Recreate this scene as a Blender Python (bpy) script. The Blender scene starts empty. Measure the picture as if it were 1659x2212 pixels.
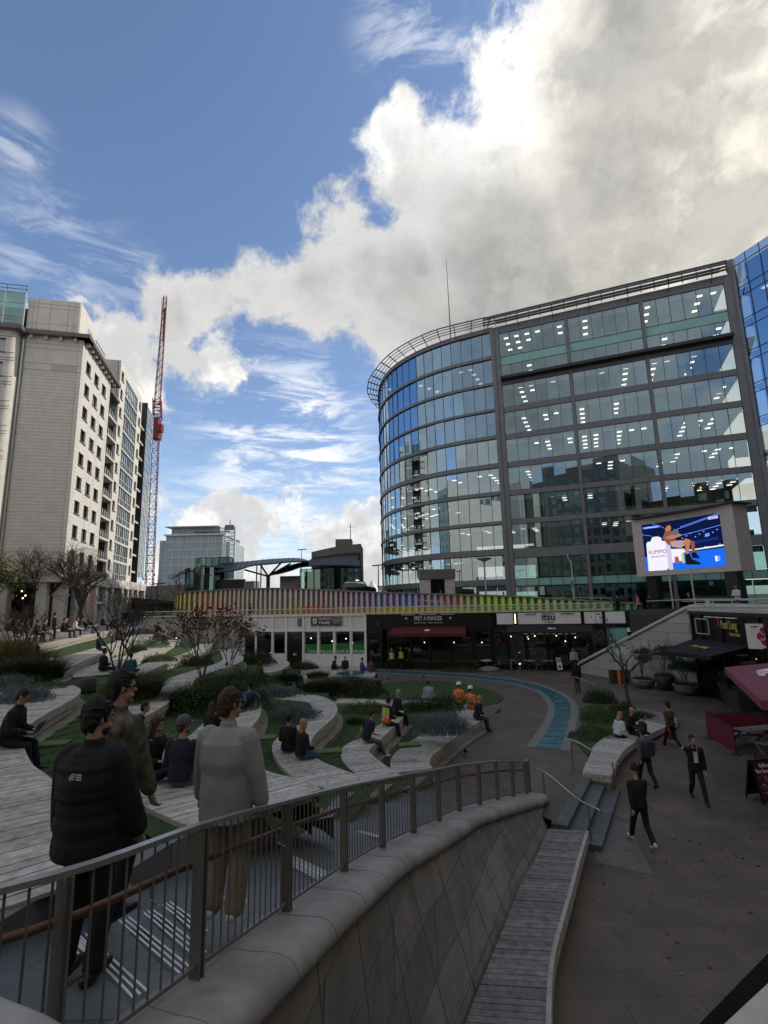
import bpy, bmesh, math, random
from mathutils import Vector, Matrix, noise as mnoise
R=math.radians; PI=math.pi
sc=bpy.context.scene
COL=sc.collection
random.seed(7)
# ---------------------------------------------------------------- camera model (photo pixels on a 1659x2212 view)
F=1080.;P=R(10.);RO=R(1.3);E=5.6;CX,CY=829.5,1106.
def ray(px,py):
    u=px-CX;v=-(py-CY)
    xr=u*math.cos(RO)+v*math.sin(RO);yr=-u*math.sin(RO)+v*math.cos(RO)
    return Vector((xr,F*math.cos(P)-yr*math.sin(P),F*math.sin(P)+yr*math.cos(P))).normalized()
def G(px,py,z=0):
    d=ray(px,py);t=(z-E)/d.z;return Vector((0,0,E))+d*t
def AY(px,py,y):
    d=ray(px,py);return Vector((0,0,E))+d*(y/d.y)
def cr(ox,oy,s): return lambda x,y:((ox+s*x)/1.8517,(oy+s*y)/1.8517)
c7=cr(0,2700,1300/1659);Z1=cr(900,2600,1300/1659);c5=cr(0,2300,1100/1659);q4=cr(500,2600,1000/1659)
q6=cr(1400,2700,700/1659);lf=cr(0,2350,700/1659);z2=cr(600,2300,936/1659);cb=cr(1400,2300,1000/1659)
c8=cr(1800,2900,1272/1659);R4=cr(2200,1900,872/1659);R5=cr(2600,2350,472/1228)
def Gz(p,zf):
    z=2.
    for i in range(40):
        q=G(*p,z);z=.6*z+.4*zf(q.y)
    return Vector((q.x,q.y,z))
def GL(f,pts,z):
    zf=z if callable(z) else (lambda y:z)
    return [Gz(f(*p),zf) for p in pts]
# ---------------------------------------------------------------- materials
def newmat(n):
    m=bpy.data.materials.new(n);m.use_nodes=True;nt=m.node_tree
    return m,nt,nt.nodes['Principled BSDF']
def mat(n,c,rough=.7,metal=0,var=.25,scale=6.,bump=0.,bscale=None,spec=.4,c2=None,isl=0.,em=None,ems=1.,trans=0,coat=0,det=5):
    m,nt,b=newmat(n);N=nt.nodes;L=nt.links
    c=(*c,1) if len(c)==3 else c
    b.inputs['Roughness'].default_value=rough;b.inputs['Metallic'].default_value=metal
    b.inputs['Specular IOR Level'].default_value=spec
    if trans: b.inputs['Transmission Weight'].default_value=trans
    if coat: b.inputs['Coat Weight'].default_value=coat
    tc=N.new('ShaderNodeTexCoord')
    nz=N.new('ShaderNodeTexNoise');nz.inputs['Scale'].default_value=scale;nz.inputs['Detail'].default_value=det;nz.inputs['Roughness'].default_value=.65
    L.new(tc.outputs['Object'],nz.inputs['Vector'])
    mx=N.new('ShaderNodeMix');mx.data_type='RGBA'
    d=tuple(x*(1-var) for x in c[:3]) if c2 is None else c2
    e=tuple(min(1,x*(1+var)) for x in c[:3]) if c2 is None else c[:3]
    mx.inputs['A'].default_value=(*d,1);mx.inputs['B'].default_value=(*e,1)
    mr=N.new('ShaderNodeMapRange');mr.inputs['From Min'].default_value=.3;mr.inputs['From Max'].default_value=.7
    L.new(nz.outputs['Fac'],mr.inputs['Value']);L.new(mr.outputs['Result'],mx.inputs['Factor'])
    out=mx.outputs['Result']
    if isl:
        g=N.new('ShaderNodeNewGeometry');hs=N.new('ShaderNodeHueSaturation')
        m2=N.new('ShaderNodeMapRange');m2.inputs['To Min'].default_value=1-isl;m2.inputs['To Max'].default_value=1+isl
        L.new(g.outputs['Random Per Island'],m2.inputs['Value']);L.new(m2.outputs['Result'],hs.inputs['Value'])
        L.new(out,hs.inputs['Color']);out=hs.outputs['Color']
    L.new(out,b.inputs['Base Color'])
    if bump:
        n2=N.new('ShaderNodeTexNoise');n2.inputs['Scale'].default_value=bscale or scale*4;n2.inputs['Detail'].default_value=6
        L.new(tc.outputs['Object'],n2.inputs['Vector'])
        bp=N.new('ShaderNodeBump');bp.inputs['Strength'].default_value=bump;bp.inputs['Distance'].default_value=.03
        L.new(n2.outputs['Fac'],bp.inputs['Height']);L.new(bp.outputs['Normal'],b.inputs['Normal'])
    if em:
        b.inputs['Emission Color'].default_value=(*em,1);b.inputs['Emission Strength'].default_value=ems
    m['out']=1
    return m
def addlines(m,sx,sy,sz=1.,c=(.05,.05,.05),w=.02,axis='h',depth=.6,bw=.5,rh=.25,off=.5,space='Object',mort=.02,mixf=1.0,rotx=0):
    """brick / slab joints mixed over the base colour of a material"""
    nt=m.node_tree;N=nt.nodes;L=nt.links;b=N['Principled BSDF']
    src=b.inputs['Base Color'].links[0].from_socket
    tc=N.new('ShaderNodeTexCoord');br=N.new('ShaderNodeTexBrick')
    mp=N.new('ShaderNodeMapping');mp.inputs['Scale'].default_value=(sx,sy,sz);mp.inputs['Rotation'].default_value=(rotx,0,0)
    L.new(tc.outputs[space],mp.inputs['Vector']);L.new(mp.outputs['Vector'],br.inputs['Vector'])
    br.offset=off;br.inputs['Scale'].default_value=1;br.inputs['Brick Width'].default_value=bw;br.inputs['Row Height'].default_value=rh
    br.inputs['Mortar Size'].default_value=mort;br.inputs['Mortar Smooth'].default_value=.1
    br.inputs['Color1'].default_value=(1,1,1,1);br.inputs['Color2'].default_value=(.66,.66,.66,1);br.inputs['Mortar'].default_value=(.35,.35,.35,1)
    mx=N.new('ShaderNodeMix');mx.data_type='RGBA';mx.blend_type='MULTIPLY';mx.inputs['Factor'].default_value=mixf
    L.new(src,mx.inputs['A']);L.new(br.outputs['Color'],mx.inputs['B']);L.new(mx.outputs['Result'],b.inputs['Base Color'])
    return m
M={}
M['sett']=mat('brown paving',(.165,.13,.1),.6,var=.3,scale=.8,bump=.35,bscale=9,c2=(.09,.072,.056),det=8);addlines(M['sett'],1,1,1,bw=1.15,rh=.55,mort=.012,mixf=.55)
M['ring']=mat('grey granite band',(.2,.19,.175),.6,var=.2,scale=3,bump=.1)
M['slab']=addlines(mat('blue grey slabs',(.13,.14,.145),.5,var=.18,scale=1.3,bump=.08),1,1,1,bw=.9,rh=.6,mort=.008)
M['deckslab']=addlines(mat('terrace slabs',(.2,.2,.2),.6,var=.15,scale=1.,bump=.05),1,1,1,bw=1.2,rh=.6,mort=.008)
M['grass']=mat('lawn soil green',(.045,.085,.018),.9,var=.4,scale=5,bump=.6,bscale=60,c2=(.022,.045,.01))
M['blade']=mat('grass blade',(.06,.115,.022),.8,var=.4,scale=3,isl=.45,spec=.2)
M['pad']=mat('mossy paver',(.075,.12,.03),.8,var=.3,scale=9)
M['wood']=mat('weathered oak planks',(.42,.395,.355),.75,var=.4,scale=7,bump=.25,bscale=30,isl=.2,det=8)
M['woodd']=mat('dark planks',(.2,.19,.185),.5,var=.45,scale=7,bump=.3,bscale=30,isl=.22,det=8)  # darker, smoother version of the plank colour
M['fascia']=mat('oak fascia board',(.42,.38,.33),.7,var=.3,scale=5,bump=.15,bscale=40)
M['foot']=mat('stone foot course',(.21,.185,.15),.8,var=.35,scale=4,bump=.3,bscale=20)
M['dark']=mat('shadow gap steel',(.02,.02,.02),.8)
M['cope']=mat('bullnose granite',(.33,.305,.28),.6,var=.3,scale=2.2,bump=.25,bscale=70,det=9)
M['rampwall']=addlines(mat('ramp wall stone',(.29,.265,.235),.75,var=.25,scale=2.2,bump=.1),1,1,1,bw=1.2,rh=.6,mort=.007,rotx=PI/2)
M['rail']=mat('painted steel rail',(.2,.19,.17),.42,metal=.4,var=.1)
M['railtop']=mat('worn steel top rail',(.42,.40,.38),.4,metal=.7,var=.15,scale=10)
M['steel']=mat('stainless steel',(.4,.4,.4),.25,metal=.95,var=.1)
M['handrail']=mat('bronze handrail',(.17,.085,.05),.5,metal=.6,var=.2)
M['white']=mat('white painted metal',(.82,.82,.83),.5,var=.06,scale=2)
M['whiterail']=mat('pale grey rail paint',(.5,.5,.47),.5,var=.12)
M['whitestone']=addlines(mat('white stone cladding',(.46,.46,.44),.6,var=.1,scale=1.5,bump=.04),1,1,1,bw=1.1,rh=.55,mort=.012,rotx=PI/2)
M['greystone']=addlines(mat('dark slate cladding',(.075,.085,.095),.5,var=.3,scale=1,bump=.08),1,1,1,bw=1.6,rh=.45,mort=.01,rotx=PI/2)
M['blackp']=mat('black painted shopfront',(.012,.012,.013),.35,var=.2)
M['ink']=mat('black lettering',(.01,.01,.01),.5,var=0)
M['green']=mat('green window graphic',(.015,.2,.04),.5,var=.08)
M['maroon']=mat('maroon canvas',(.1,.012,.018),.8,var=.15,scale=12,bump=.1)
M['pinkcanvas']=mat('faded plum canvas',(.22,.06,.09),.85,var=.12,scale=9,bump=.1)
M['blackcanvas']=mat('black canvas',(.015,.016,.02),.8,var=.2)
M['gold']=mat('gold lettering',(.55,.47,.12),.5,var=.05)
M['redl']=mat('red lettering',(.6,.05,.03),.5,var=0)
M['terracotta']=mat('weathered planter',(.2,.17,.13),.8,var=.3,scale=8,bump=.2)
M['darkpot']=mat('charcoal planter',(.04,.04,.042),.6,var=.2)
M['blue1']=mat('blue floor glass',(.035,.16,.21),.22,var=.15,scale=1.3,isl=.12,spec=.6)
M['water']=mat('wet blue film',(.05,.13,.17),.05,var=.1,spec=.8)
M['leafd']=mat('dark leaf',(.036,.062,.022),.7,var=.4,scale=5,isl=.6,spec=.3)
M['leafg']=mat('mid leaf',(.05,.085,.022),.7,var=.35,scale=5,isl=.5,spec=.3)
M['leafl']=mat('lavender leaf',(.15,.185,.19),.8,var=.3,scale=5,isl=.45,spec=.2)
M['leafo']=mat('straw leaf',(.15,.11,.045),.8,var=.4,scale=5,isl=.6,spec=.2)
M['leafb']=mat('dry brown leaf',(.11,.045,.03),.8,var=.4,scale=5,isl=.6,spec=.2)
M['bark']=mat('bark',(.07,.055,.045),.85,var=.3,scale=12,bump=.5)
M['paleb']=mat('pale twig bark',(.2,.17,.14),.85,var=.3,scale=12,bump=.3)
M['joint']=mat('mortar joint',(.12,.11,.10),.9,var=.1)
M['stonel']=mat('pale limestone',(.72,.69,.64),.75,var=.09,scale=1.2,bump=.03)
M['stoneg']=mat('pale limestone band',(.64,.62,.59),.75,var=.1,scale=1.2)
M['cornice']=mat('lead grey cornice',(.16,.15,.14),.6,var=.15)
M['frame']=mat('dark window frame',(.035,.035,.038),.4,var=.1)
M['bronze']=mat('grey bronze cladding',(.19,.195,.22),.5,metal=.15,var=.12,scale=1.5)
M['skin']=mat('skin',(.42,.24,.17),.55,var=.08)
M['skind']=mat('dark skin',(.12,.06,.04),.55,var=.08)
M['hair']=mat('dark hair',(.018,.012,.009),.6,var=.4,scale=60,bump=.6,bscale=150)
M['hairb']=mat('brown hair',(.06,.03,.017),.6,var=.4,scale=60,bump=.6,bscale=150)
M['blond']=mat('blond hair',(.36,.23,.12),.6,var=.35,scale=60,bump=.6,bscale=150)
M['greyh']=mat('grey hair',(.3,.28,.26),.7,var=.3,scale=60)
M['black']=mat('black cloth',(.011,.011,.013),.85,var=.35,scale=14,bump=.25,bscale=18)
M['navy']=mat('navy cloth',(.012,.017,.032),.85,var=.35,scale=14,bump=.25,bscale=18)
M['denim']=mat('blue denim',(.05,.09,.16),.85,var=.3,scale=20,bump=.25,bscale=25)
M['darkdenim']=mat('dark denim',(.02,.03,.05),.85,var=.3,scale=20,bump=.25,bscale=25)
M['greyc']=mat('stone grey cotton',(.31,.30,.285),.85,var=.12,scale=4,bump=.35,bscale=7)
M['camo']=mat('camouflage cloth',(.15,.125,.085),.85,c2=(.03,.032,.022),scale=13,var=.3,det=1,bump=.2)
M['beige']=mat('beige cargo cotton',(.25,.205,.15),.85,var=.25,scale=6,bump=.4,bscale=9)
M['midgrey']=mat('mid grey cloth',(.1,.1,.11),.85,var=.3,scale=14,bump=.25)
M['whitec']=mat('white cotton',(.55,.55,.6),.8,var=.12,scale=6,bump=.2)
M['bluec']=mat('pale blue shirt',(.3,.36,.46),.8,var=.12,scale=6,bump=.2)
M['orange']=mat('orange hi-vis cloth',(.95,.2,.03),.7,var=.15,scale=8,bump=.2)
M['hiviz']=mat('yellow hi-vis cloth',(.5,.62,.05),.7,var=.12,scale=8,bump=.2)
M['refl']=mat('reflective tape',(.45,.45,.47),.35,var=.1)
M['hviso']=mat('orange lower vest',(.7,.1,.03),.7,var=.1,scale=8)
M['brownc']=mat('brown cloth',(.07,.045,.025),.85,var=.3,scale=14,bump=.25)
M['teal']=mat('teal cloth',(.02,.1,.12),.85,var=.3,scale=14,bump=.25)
M['royal']=mat('royal blue cloth',(.03,.05,.3),.85,var=.2,scale=14)
M['pinkc']=mat('pink cloth',(.5,.2,.35),.85,var=.2,scale=14)
M['purple']=mat('plum cloth',(.07,.02,.04),.85,var=.3,scale=14)
M['shoe']=mat('dark shoe',(.012,.011,.011),.4,var=.2)
M['shoew']=mat('white trainer',(.55,.55,.55),.6,var=.1)
M['helmet']=mat('white helmet',(.75,.75,.75),.3,var=.03)
M['eye']=mat('eye',(.015,.012,.01),.2,var=0)
M['lip']=mat('lips',(.28,.1,.08),.5,var=0)
M['bag']=mat('orange carrier bag',(.7,.12,.02),.4,var=.15,scale=9,bump=.3)
M['crane']=mat('crane red paint',(.2,.02,.025),.5,var=.15)
M['ground']=mat('city ground',(.12,.12,.11),.9,var=.2,scale=.05)
M['road']=mat('asphalt',(.05,.05,.05),.9,var=.2,scale=1)
M['carp']=mat('black car paint',(.01,.01,.012),.15,var=0,coat=1)
M['tyre']=mat('tyre rubber',(.01,.01,.01),.8,var=0)
M['zinc']=mat('zinc seam roof',(.045,.045,.058),.45,metal=.4,var=.25,scale=1)
M['hedge']=mat('green hoarding mesh',(.015,.04,.03),.9,var=.3,scale=3,bump=.3)
M['conc']=mat('concrete',(.2,.19,.18),.8,var=.2,scale=1.5,bump=.05)
M['scaff']=mat('haze tinted scaffold glass',(.33,.40,.46),.35,var=.2,scale=.3)  # distance haze is mixed into this lightened colour
M['conc2']=mat('screen casing',(.55,.5,.47),.7,var=.08,scale=3)
M['petal']=mat('magenta',(.45,.02,.12),.6,var=0)
M['wframe']=mat('white frame line',(.6,.62,.63),.5,var=.1)
M['brick']=mat('orange brick',(.3,.1,.05),.8,var=.3,scale=3)
def emis(n,c,s):
    m=bpy.data.materials.new(n);m.use_nodes=True;nt=m.node_tree;nt.nodes.clear()
    e=nt.nodes.new('ShaderNodeEmission');o=nt.nodes.new('ShaderNodeOutputMaterial')
    e.inputs['Color'].default_value=(*c,1);e.inputs['Strength'].default_value=s;nt.links.new(e.outputs[0],o.inputs[0]);return m
M['lamp']=emis('ceiling lamp',(1,.93,.8),2.0)
M['lampw']=emis('warm bulb',(1,.75,.45),3)
M['redneon']=emis('red shop sign',(1,.08,.03),.8)
def glass(n,tint,refl,rough=.0,base=.0,tr=(.55,.62,.6)):
    """architectural glazing: coated reflection over a see-through pane"""
    m=bpy.data.materials.new(n);m.use_nodes=True;nt=m.node_tree;N=nt.nodes;L=nt.links;N.clear()
    o=N.new('ShaderNodeOutputMaterial');mx=N.new('ShaderNodeMixShader');g=N.new('ShaderNodeBsdfGlossy');t=N.new('ShaderNodeBsdfTransparent')
    g.inputs['Color'].default_value=(*tint,1);g.inputs['Roughness'].default_value=rough;t.inputs['Color'].default_value=(*tr,1)
    fr=N.new('ShaderNodeFresnel');fr.inputs['IOR'].default_value=1.5
    ma=N.new('ShaderNodeMath');ma.operation='MULTIPLY_ADD';ma.inputs[1].default_value=1-refl;ma.inputs[2].default_value=refl;ma.use_clamp=True
    L.new(fr.outputs[0],ma.inputs[0]);L.new(ma.outputs[0],mx.inputs['Fac']);L.new(t.outputs[0],mx.inputs[1]);L.new(g.outputs[0],mx.inputs[2]);L.new(mx.outputs[0],o.inputs[0])
    return m
M['glass']=glass('office glazing',(.6,.8,.92),.30,tr=(.82,.88,.86))
M['glassc']=glass('curved office glazing',(.72,.9,1.),.42,tr=(.75,.82,.82))
M['glassb']=glass('blue office glazing',(.45,.68,.95),.5,tr=(.3,.42,.5))
M['glassflat']=glass('flat window glass',(.92,.97,1.),.5,tr=(.8,.84,.84))
M['glassshop']=glass('shop glass',(.9,.95,1.),.12,tr=(.8,.85,.85))
M['glassg']=glass('green tinted glass',(.5,.72,.7),.3,tr=(.3,.5,.48))
M['teals']=mat('teal spandrel glass',(.24,.5,.48),.15,var=.12,scale=.8,spec=.7)
M['darkmat']=mat('shadow gap black',(.012,.012,.012),.95,var=.2,spec=.05)  # near-black, paints in the parapet's shadow gap
M['palecope']=mat('pale coping',(.5,.46,.38),.7,var=.15)
M['groove']=mat('ashlar groove',(.3,.285,.27),.9,var=.1)
M['netc']=mat('pale curtain before glass',(.5,.53,.53),.4,var=.1,spec=.8)  # hangs in front of the panes to lighten them
M['blind']=mat('window blind',(.42,.52,.53),.8,var=.1)
# ---------------------------------------------------------------- object helpers
def setp(o,label=None,cat=None,group=None,kind=None):
    if label:o['label']=label
    if cat:o['category']=cat
    if group:o['group']=group
    if kind:o['kind']=kind
    return o
def empty(name,loc=(0,0,0),rz=0,label=None,cat=None,group=None,kind=None):
    o=bpy.data.objects.new(name,None);o.empty_display_size=.2;COL.objects.link(o);o.location=loc;o.rotation_euler=(0,0,rz)
    return setp(o,label,cat,group,kind)
class MB:
    """collects faces with material slots, builds one mesh object"""
    def __init__(s): s.v=[];s.f=[];s.m=[];s.mats=[]
    def mi(s,m):
        m=M[m] if isinstance(m,str) else m
        if m not in s.mats:s.mats.append(m)
        return s.mats.index(m)
    def face(s,pts,m):
        i=len(s.v);s.v+= [tuple(p) for p in pts];s.f.append(tuple(range(i,i+len(pts))));s.m.append(s.mi(m))
    def raw(s,vs,fs,m):
        i=len(s.v);s.v+=[tuple(p) for p in vs];k=s.mi(m)
        for f in fs:s.f.append(tuple(i+a for a in f));s.m.append(k)
    def box(s,c,d,m,rz=0,X=None,Y=None):
        """centre c, full sizes d; X,Y optional axis vectors"""
        c=Vector(c);X=Vector(X).normalized() if X else Vector((math.cos(rz),math.sin(rz),0))
        Yv=Vector(Y).normalized() if Y else Vector((-math.sin(rz),math.cos(rz),0)) if not X or True and Y is None and abs(X.z)<1e-6 and False else None
        if Y: Yv=Vector(Y).normalized()
        else:
            Yv=Vector((0,0,1)).cross(X)
            if Yv.length<1e-4:Yv=Vector((0,1,0))
            Yv.normalize()
        Zv=X.cross(Yv)
        h=[X*d[0]/2,Yv*d[1]/2,Zv*d[2]/2];v=[]
        for a in(-1,1):
            for b in(-1,1):
                for e in(-1,1):v.append(c+h[0]*a+h[1]*b+h[2]*e)
        s.raw(v,[(0,1,3,2),(4,6,7,5),(0,4,5,1),(2,3,7,6),(0,2,6,4),(1,5,7,3)],m)
    def bb(s,x0,x1,y0,y1,z0,z1,m): s.box(((x0+x1)/2,(y0+y1)/2,(z0+z1)/2),(x1-x0,y1-y0,z1-z0),m)
    def bar(s,a,b,w,h,m,up=(0,0,1)):
        a=Vector(a);b=Vector(b);X=(b-a);l=X.length
        if l<1e-5:return
        X.normalize();U=Vector(up)
        Y=U.cross(X)
        if Y.length<1e-3:Y=Vector((0,1,0)).cross(X)
        s.box((a+b)/2,(l,w,h),m,X=X,Y=Y)
    def tube(s,pts,r,m,n=8,cap=True):
        pts=[Vector(p) for p in pts];rs=r if isinstance(r,(list,tuple)) else [r]*len(pts)
        base=len(s.v);k=s.mi(m);prev=None
        for i,p in enumerate(pts):
            t=(pts[min(i+1,len(pts)-1)]-pts[max(i-1,0)]).normalized()
            if prev is None:
                a=Vector((0,0,1)).cross(t)
                if a.length<1e-2:a=Vector((1,0,0)).cross(t)
            else:
                a=prev-t*prev.dot(t)
            a.normalize();prev=a;b=t.cross(a)
            for j in range(n):
                q=2*PI*j/n;s.v.append(tuple(p+(a*math.cos(q)+b*math.sin(q))*rs[i]))
        for i in range(len(pts)-1):
            for j in range(n):
                s.f.append((base+i*n+j,base+i*n+(j+1)%n,base+(i+1)*n+(j+1)%n,base+(i+1)*n+j));s.m.append(k)
        if cap:
            s.f.append(tuple(base+j for j in range(n))[::-1]);s.m.append(k)
            s.f.append(tuple(base+(len(pts)-1)*n+j for j in range(n)));s.m.append(k)
    def lathe(s,prof,m,c=(0,0,0),n=20,sy=1):
        c=Vector(c);base=len(s.v);k=s.mi(m)
        for r,z in prof:
            for j in range(n):
                q=2*PI*j/n;s.v.append((c.x+r*math.cos(q),c.y+sy*r*math.sin(q),c.z+z))
        for i in range(len(prof)-1):
            for j in range(n):
                s.f.append((base+i*n+j,base+i*n+(j+1)%n,base+(i+1)*n+(j+1)%n,base+(i+1)*n+j));s.m.append(k)
    def poly(s,pts,m):   # possibly concave ngon
        s.face(pts,m)
    def prism(s,pts,dz,m):
        n=len(pts);v=[Vector(p) for p in pts]+[Vector(p)+Vector((0,0,dz)) for p in pts]
        s.raw(v,[tuple(range(n))[::-1],tuple(range(n,2*n))]+[(i,(i+1)%n,n+(i+1)%n,n+i) for i in range(n)],m)
    def sph(s,c,r,m,n=10,k=7,sc3=(1,1,1)):
        vs=[];fs=[]
        for i in range(k+1):
            t=PI*i/k
            for j in range(n):
                q=2*PI*j/n;vs.append((c[0]+r*sc3[0]*math.sin(t)*math.cos(q),c[1]+r*sc3[1]*math.sin(t)*math.sin(q),c[2]+r*sc3[2]*math.cos(t)))
        for i in range(k):
            for j in range(n):fs.append((i*n+j,(i+1)*n+j,(i+1)*n+(j+1)%n,i*n+(j+1)%n))
        s.raw(vs,fs,m)
    def build(s,name,parent=None,label=None,cat=None,group=None,kind=None,smooth=False,tri=False,loc=None):
        me=bpy.data.meshes.new(name);me.from_pydata(s.v,[],s.f)
        for m in s.mats:me.materials.append(m)
        me.polygons.foreach_set('material_index',s.m)
        if smooth:me.polygons.foreach_set('use_smooth',[True]*len(me.polygons))
        if tri:
            bm=bmesh.new();bm.from_mesh(me);bmesh.ops.triangulate(bm,faces=[f for f in bm.faces if len(f.verts)>4]);bm.to_mesh(me);bm.free()
        me.update();o=bpy.data.objects.new(name,me);COL.objects.link(o)
        if loc:o.location=loc
        if parent:o.parent=parent
        return setp(o,label,cat,group,kind)
def copytree(o,parent=None):
    c=o.copy();COL.objects.link(c)
    if parent:c.parent=parent
    for ch in o.children:copytree(ch,c)
    return c
def smoothline(pts,step,closed=False):
    """Catmull-Rom through the points, resampled at even steps"""
    P_=[Vector(p) for p in pts];out=[];n=len(P_)
    for i in range(n-1):
        a=P_[max(i-1,0)];b=P_[i];c=P_[i+1];d=P_[min(i+2,n-1)]
        for k in range(12):
            t=k/12;out.append(.5*((2*b)+(c-a)*t+(2*a-5*b+4*c-d)*t*t+(3*b-a-3*c+d)*t**3))
    out.append(P_[-1])
    return resample(out,step=step)
def resample(pts,step=None,n=None):
    L=[0]
    for a,b in zip(pts,pts[1:]):L.append(L[-1]+(b-a).length)
    T=L[-1];n=n or max(2,round(T/step)+1);res=[];k=0
    for i in range(n):
        t=T*i/(n-1)
        while k<len(L)-2 and L[k+1]<t:k+=1
        u=(t-L[k])/max(1e-9,L[k+1]-L[k]);res.append(pts[k].lerp(pts[k+1],min(1,u)))
    return res
def normals2(pts):
    out=[]
    for i in range(len(pts)):
        t=pts[min(i+1,len(pts)-1)]-pts[max(i-1,0)];t.z=0
        if t.length<1e-6:t=Vector((0,1,0))
        t.normalize();out.append(Vector((t.y,-t.x,0)))   # right-hand side of travel
    return out
def sweep(mb,pts,prof,m,zabs=False):
    """prof: list of (offset to the right, dz)"""
    ns=normals2(pts);k=len(prof);vs=[]
    for p,n in zip(pts,ns):
        for o,z in prof:
            q=p+n*o;vs.append((q.x,q.y,(z if zabs else q.z+z)))
    fs=[(i*k+j,(i+1)*k+j,(i+1)*k+j+1,i*k+j+1) for i in range(len(pts)-1) for j in range(k-1)]
    mb.raw(vs,fs,m)
def text(body,size,mtl,parent,loc,X,name='lettering',align='CENTER',ext=.01,Z=(0,0,1),sx=1.,shear=0,font=None,label=None,bold=0):
    """flat lettering: reads along X, stands along Z"""
    cu=bpy.data.curves.new(name,'FONT');cu.body=body;cu.size=size;cu.align_x=align;cu.align_y='CENTER';cu.extrude=ext;cu.shear=shear;cu.offset=bold
    cu.materials.append(M[mtl] if isinstance(mtl,str) else mtl)
    cu.resolution_u=3
    o=bpy.data.objects.new(name,cu);COL.objects.link(o);bpy.context.view_layer.update()
    me=bpy.data.meshes.new_from_object(o.evaluated_get(bpy.context.evaluated_depsgraph_get()));bpy.data.objects.remove(o);bpy.data.curves.remove(cu)
    o=bpy.data.objects.new(name,me);COL.objects.link(o)
    X=Vector(X).normalized();Zv=Vector(Z).normalized();Y=X.cross(Zv)   # outward = X x Z
    m=Matrix((( X.x,Zv.x,Y.x,0),(X.y,Zv.y,Y.y,0),(X.z,Zv.z,Y.z,0),(0,0,0,1)))
    m=Matrix.Translation(Vector(loc))@m@Matrix.Diagonal((sx,1,1,1))
    o.parent=parent
    if parent: o.matrix_parent_inverse=Matrix.Identity(4); o.matrix_local=(PMAT(parent).inverted()@m)
    else:o.matrix_world=m
    if label:o['label']=label
    return o
def PMAT(o):
    m=o.matrix_basis.copy()
    while o.parent:
        o=o.parent;m=o.matrix_basis@m
    return m
# ---------------------------------------------------------------- camera, sky, sun
cam=bpy.data.cameras.new('camera');co=bpy.data.objects.new('camera',cam);COL.objects.link(co);sc.camera=co
cam.sensor_fit='VERTICAL';cam.sensor_height=36;cam.lens=F/2212*36;cam.clip_end=3000;cam.clip_start=.05
fw=Vector((0,math.cos(P),math.sin(P)));rt=Vector((1,0,0));up=rt.cross(fw)
# roll: image up leans left of world up
right=rt*math.cos(RO)-up*math.sin(RO)*-1
r_=ray(CX+100,CY)/ray(CX+100,CY).dot(fw)-fw;r_.normalize();u_=r_.cross(fw)
mw=Matrix(((r_.x,u_.x,-fw.x,0),(r_.y,u_.y,-fw.y,0),(r_.z,u_.z,-fw.z,E),(0,0,0,1)))
co.matrix_world=mw
SUN_AZ=R(78);SUN_EL=R(36)
sd=Vector((math.sin(SUN_AZ)*math.cos(SUN_EL),math.cos(SUN_AZ)*math.cos(SUN_EL),math.sin(SUN_EL)))
sl=bpy.data.lights.new('sun','SUN');sl.energy=2.4;sl.angle=R(.5);sl.color=(1,.93,.82)
so=bpy.data.objects.new('sun',sl);COL.objects.link(so);so.rotation_euler=(-sd).to_track_quat('-Z','Y').to_euler()
w=bpy.data.worlds.new('World');sc.world=w;w.use_nodes=True;nt=w.node_tree;N=nt.nodes;L=nt.links;N.clear()
def nd(t,**k):
    n=N.new(t)
    for a,b in k.items():setattr(n,a,b)
    return n
def math_(op,a,b=None,c=None,clamp=False):
    n=nd('ShaderNodeMath',operation=op,use_clamp=clamp)
    for i,x in enumerate((a,b,c)):
        if x is None:continue
        if isinstance(x,(int,float)):n.inputs[i].default_value=x
        else:L.new(x,n.inputs[i])
    return n.outputs[0]
def vm(op,a,b=None,s=None):
    n=nd('ShaderNodeVectorMath',operation=op)
    for i,x in enumerate((a,b)):
        if x is None:continue
        if isinstance(x,(tuple,Vector)):n.inputs[i].default_value=tuple(x)
        else:L.new(x,n.inputs[i])
    if s is not None:n.inputs['Scale'].default_value=s
    return n.outputs['Value'] if op in('DISTANCE','DOT_PRODUCT','LENGTH') else n.outputs[0]
def mr(x,a,b,c=0,d=1,sm=True):
    n=nd('ShaderNodeMapRange',interpolation_type='SMOOTHSTEP' if sm else 'LINEAR')
    L.new(x,n.inputs['Value'])
    for k,v in zip(('From Min','From Max','To Min','To Max'),(a,b,c,d)):n.inputs[k].default_value=v
    return n.outputs['Result']
def noise(v,s,d=6,r=.6,w_=0,lac=2.0):
    n=nd('ShaderNodeTexNoise');L.new(v,n.inputs['Vector'])
    n.inputs['Scale'].default_value=s;n.inputs['Detail'].default_value=d;n.inputs['Roughness'].default_value=r;n.inputs['Distortion'].default_value=w_;n.inputs['Lacunarity'].default_value=lac
    return n
def mixc(f,a,b,mode='MIX'):
    n=nd('ShaderNodeMix',data_type='RGBA',blend_type=mode)
    for k,x in (('Factor',f),('A',a),('B',b)):
        if isinstance(x,(int,float)):n.inputs[k].default_value=x
        elif isinstance(x,tuple):n.inputs[k].default_value=(*x,1)
        else:L.new(x,n.inputs[k])
    return n.outputs['Result']
tc=nd('ShaderNodeTexCoord');D=vm('NORMALIZE',tc.outputs['Generated'])
sky=nd('ShaderNodeTexSky',sky_type='NISHITA',sun_disc=False,sun_elevation=SUN_EL,sun_rotation=SUN_AZ)
sky.air_density=1.0;sky.dust_density=.6;sky.ozone_density=2.5
skyc=vm('SCALE',sky.outputs[0],s=.155)
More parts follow.
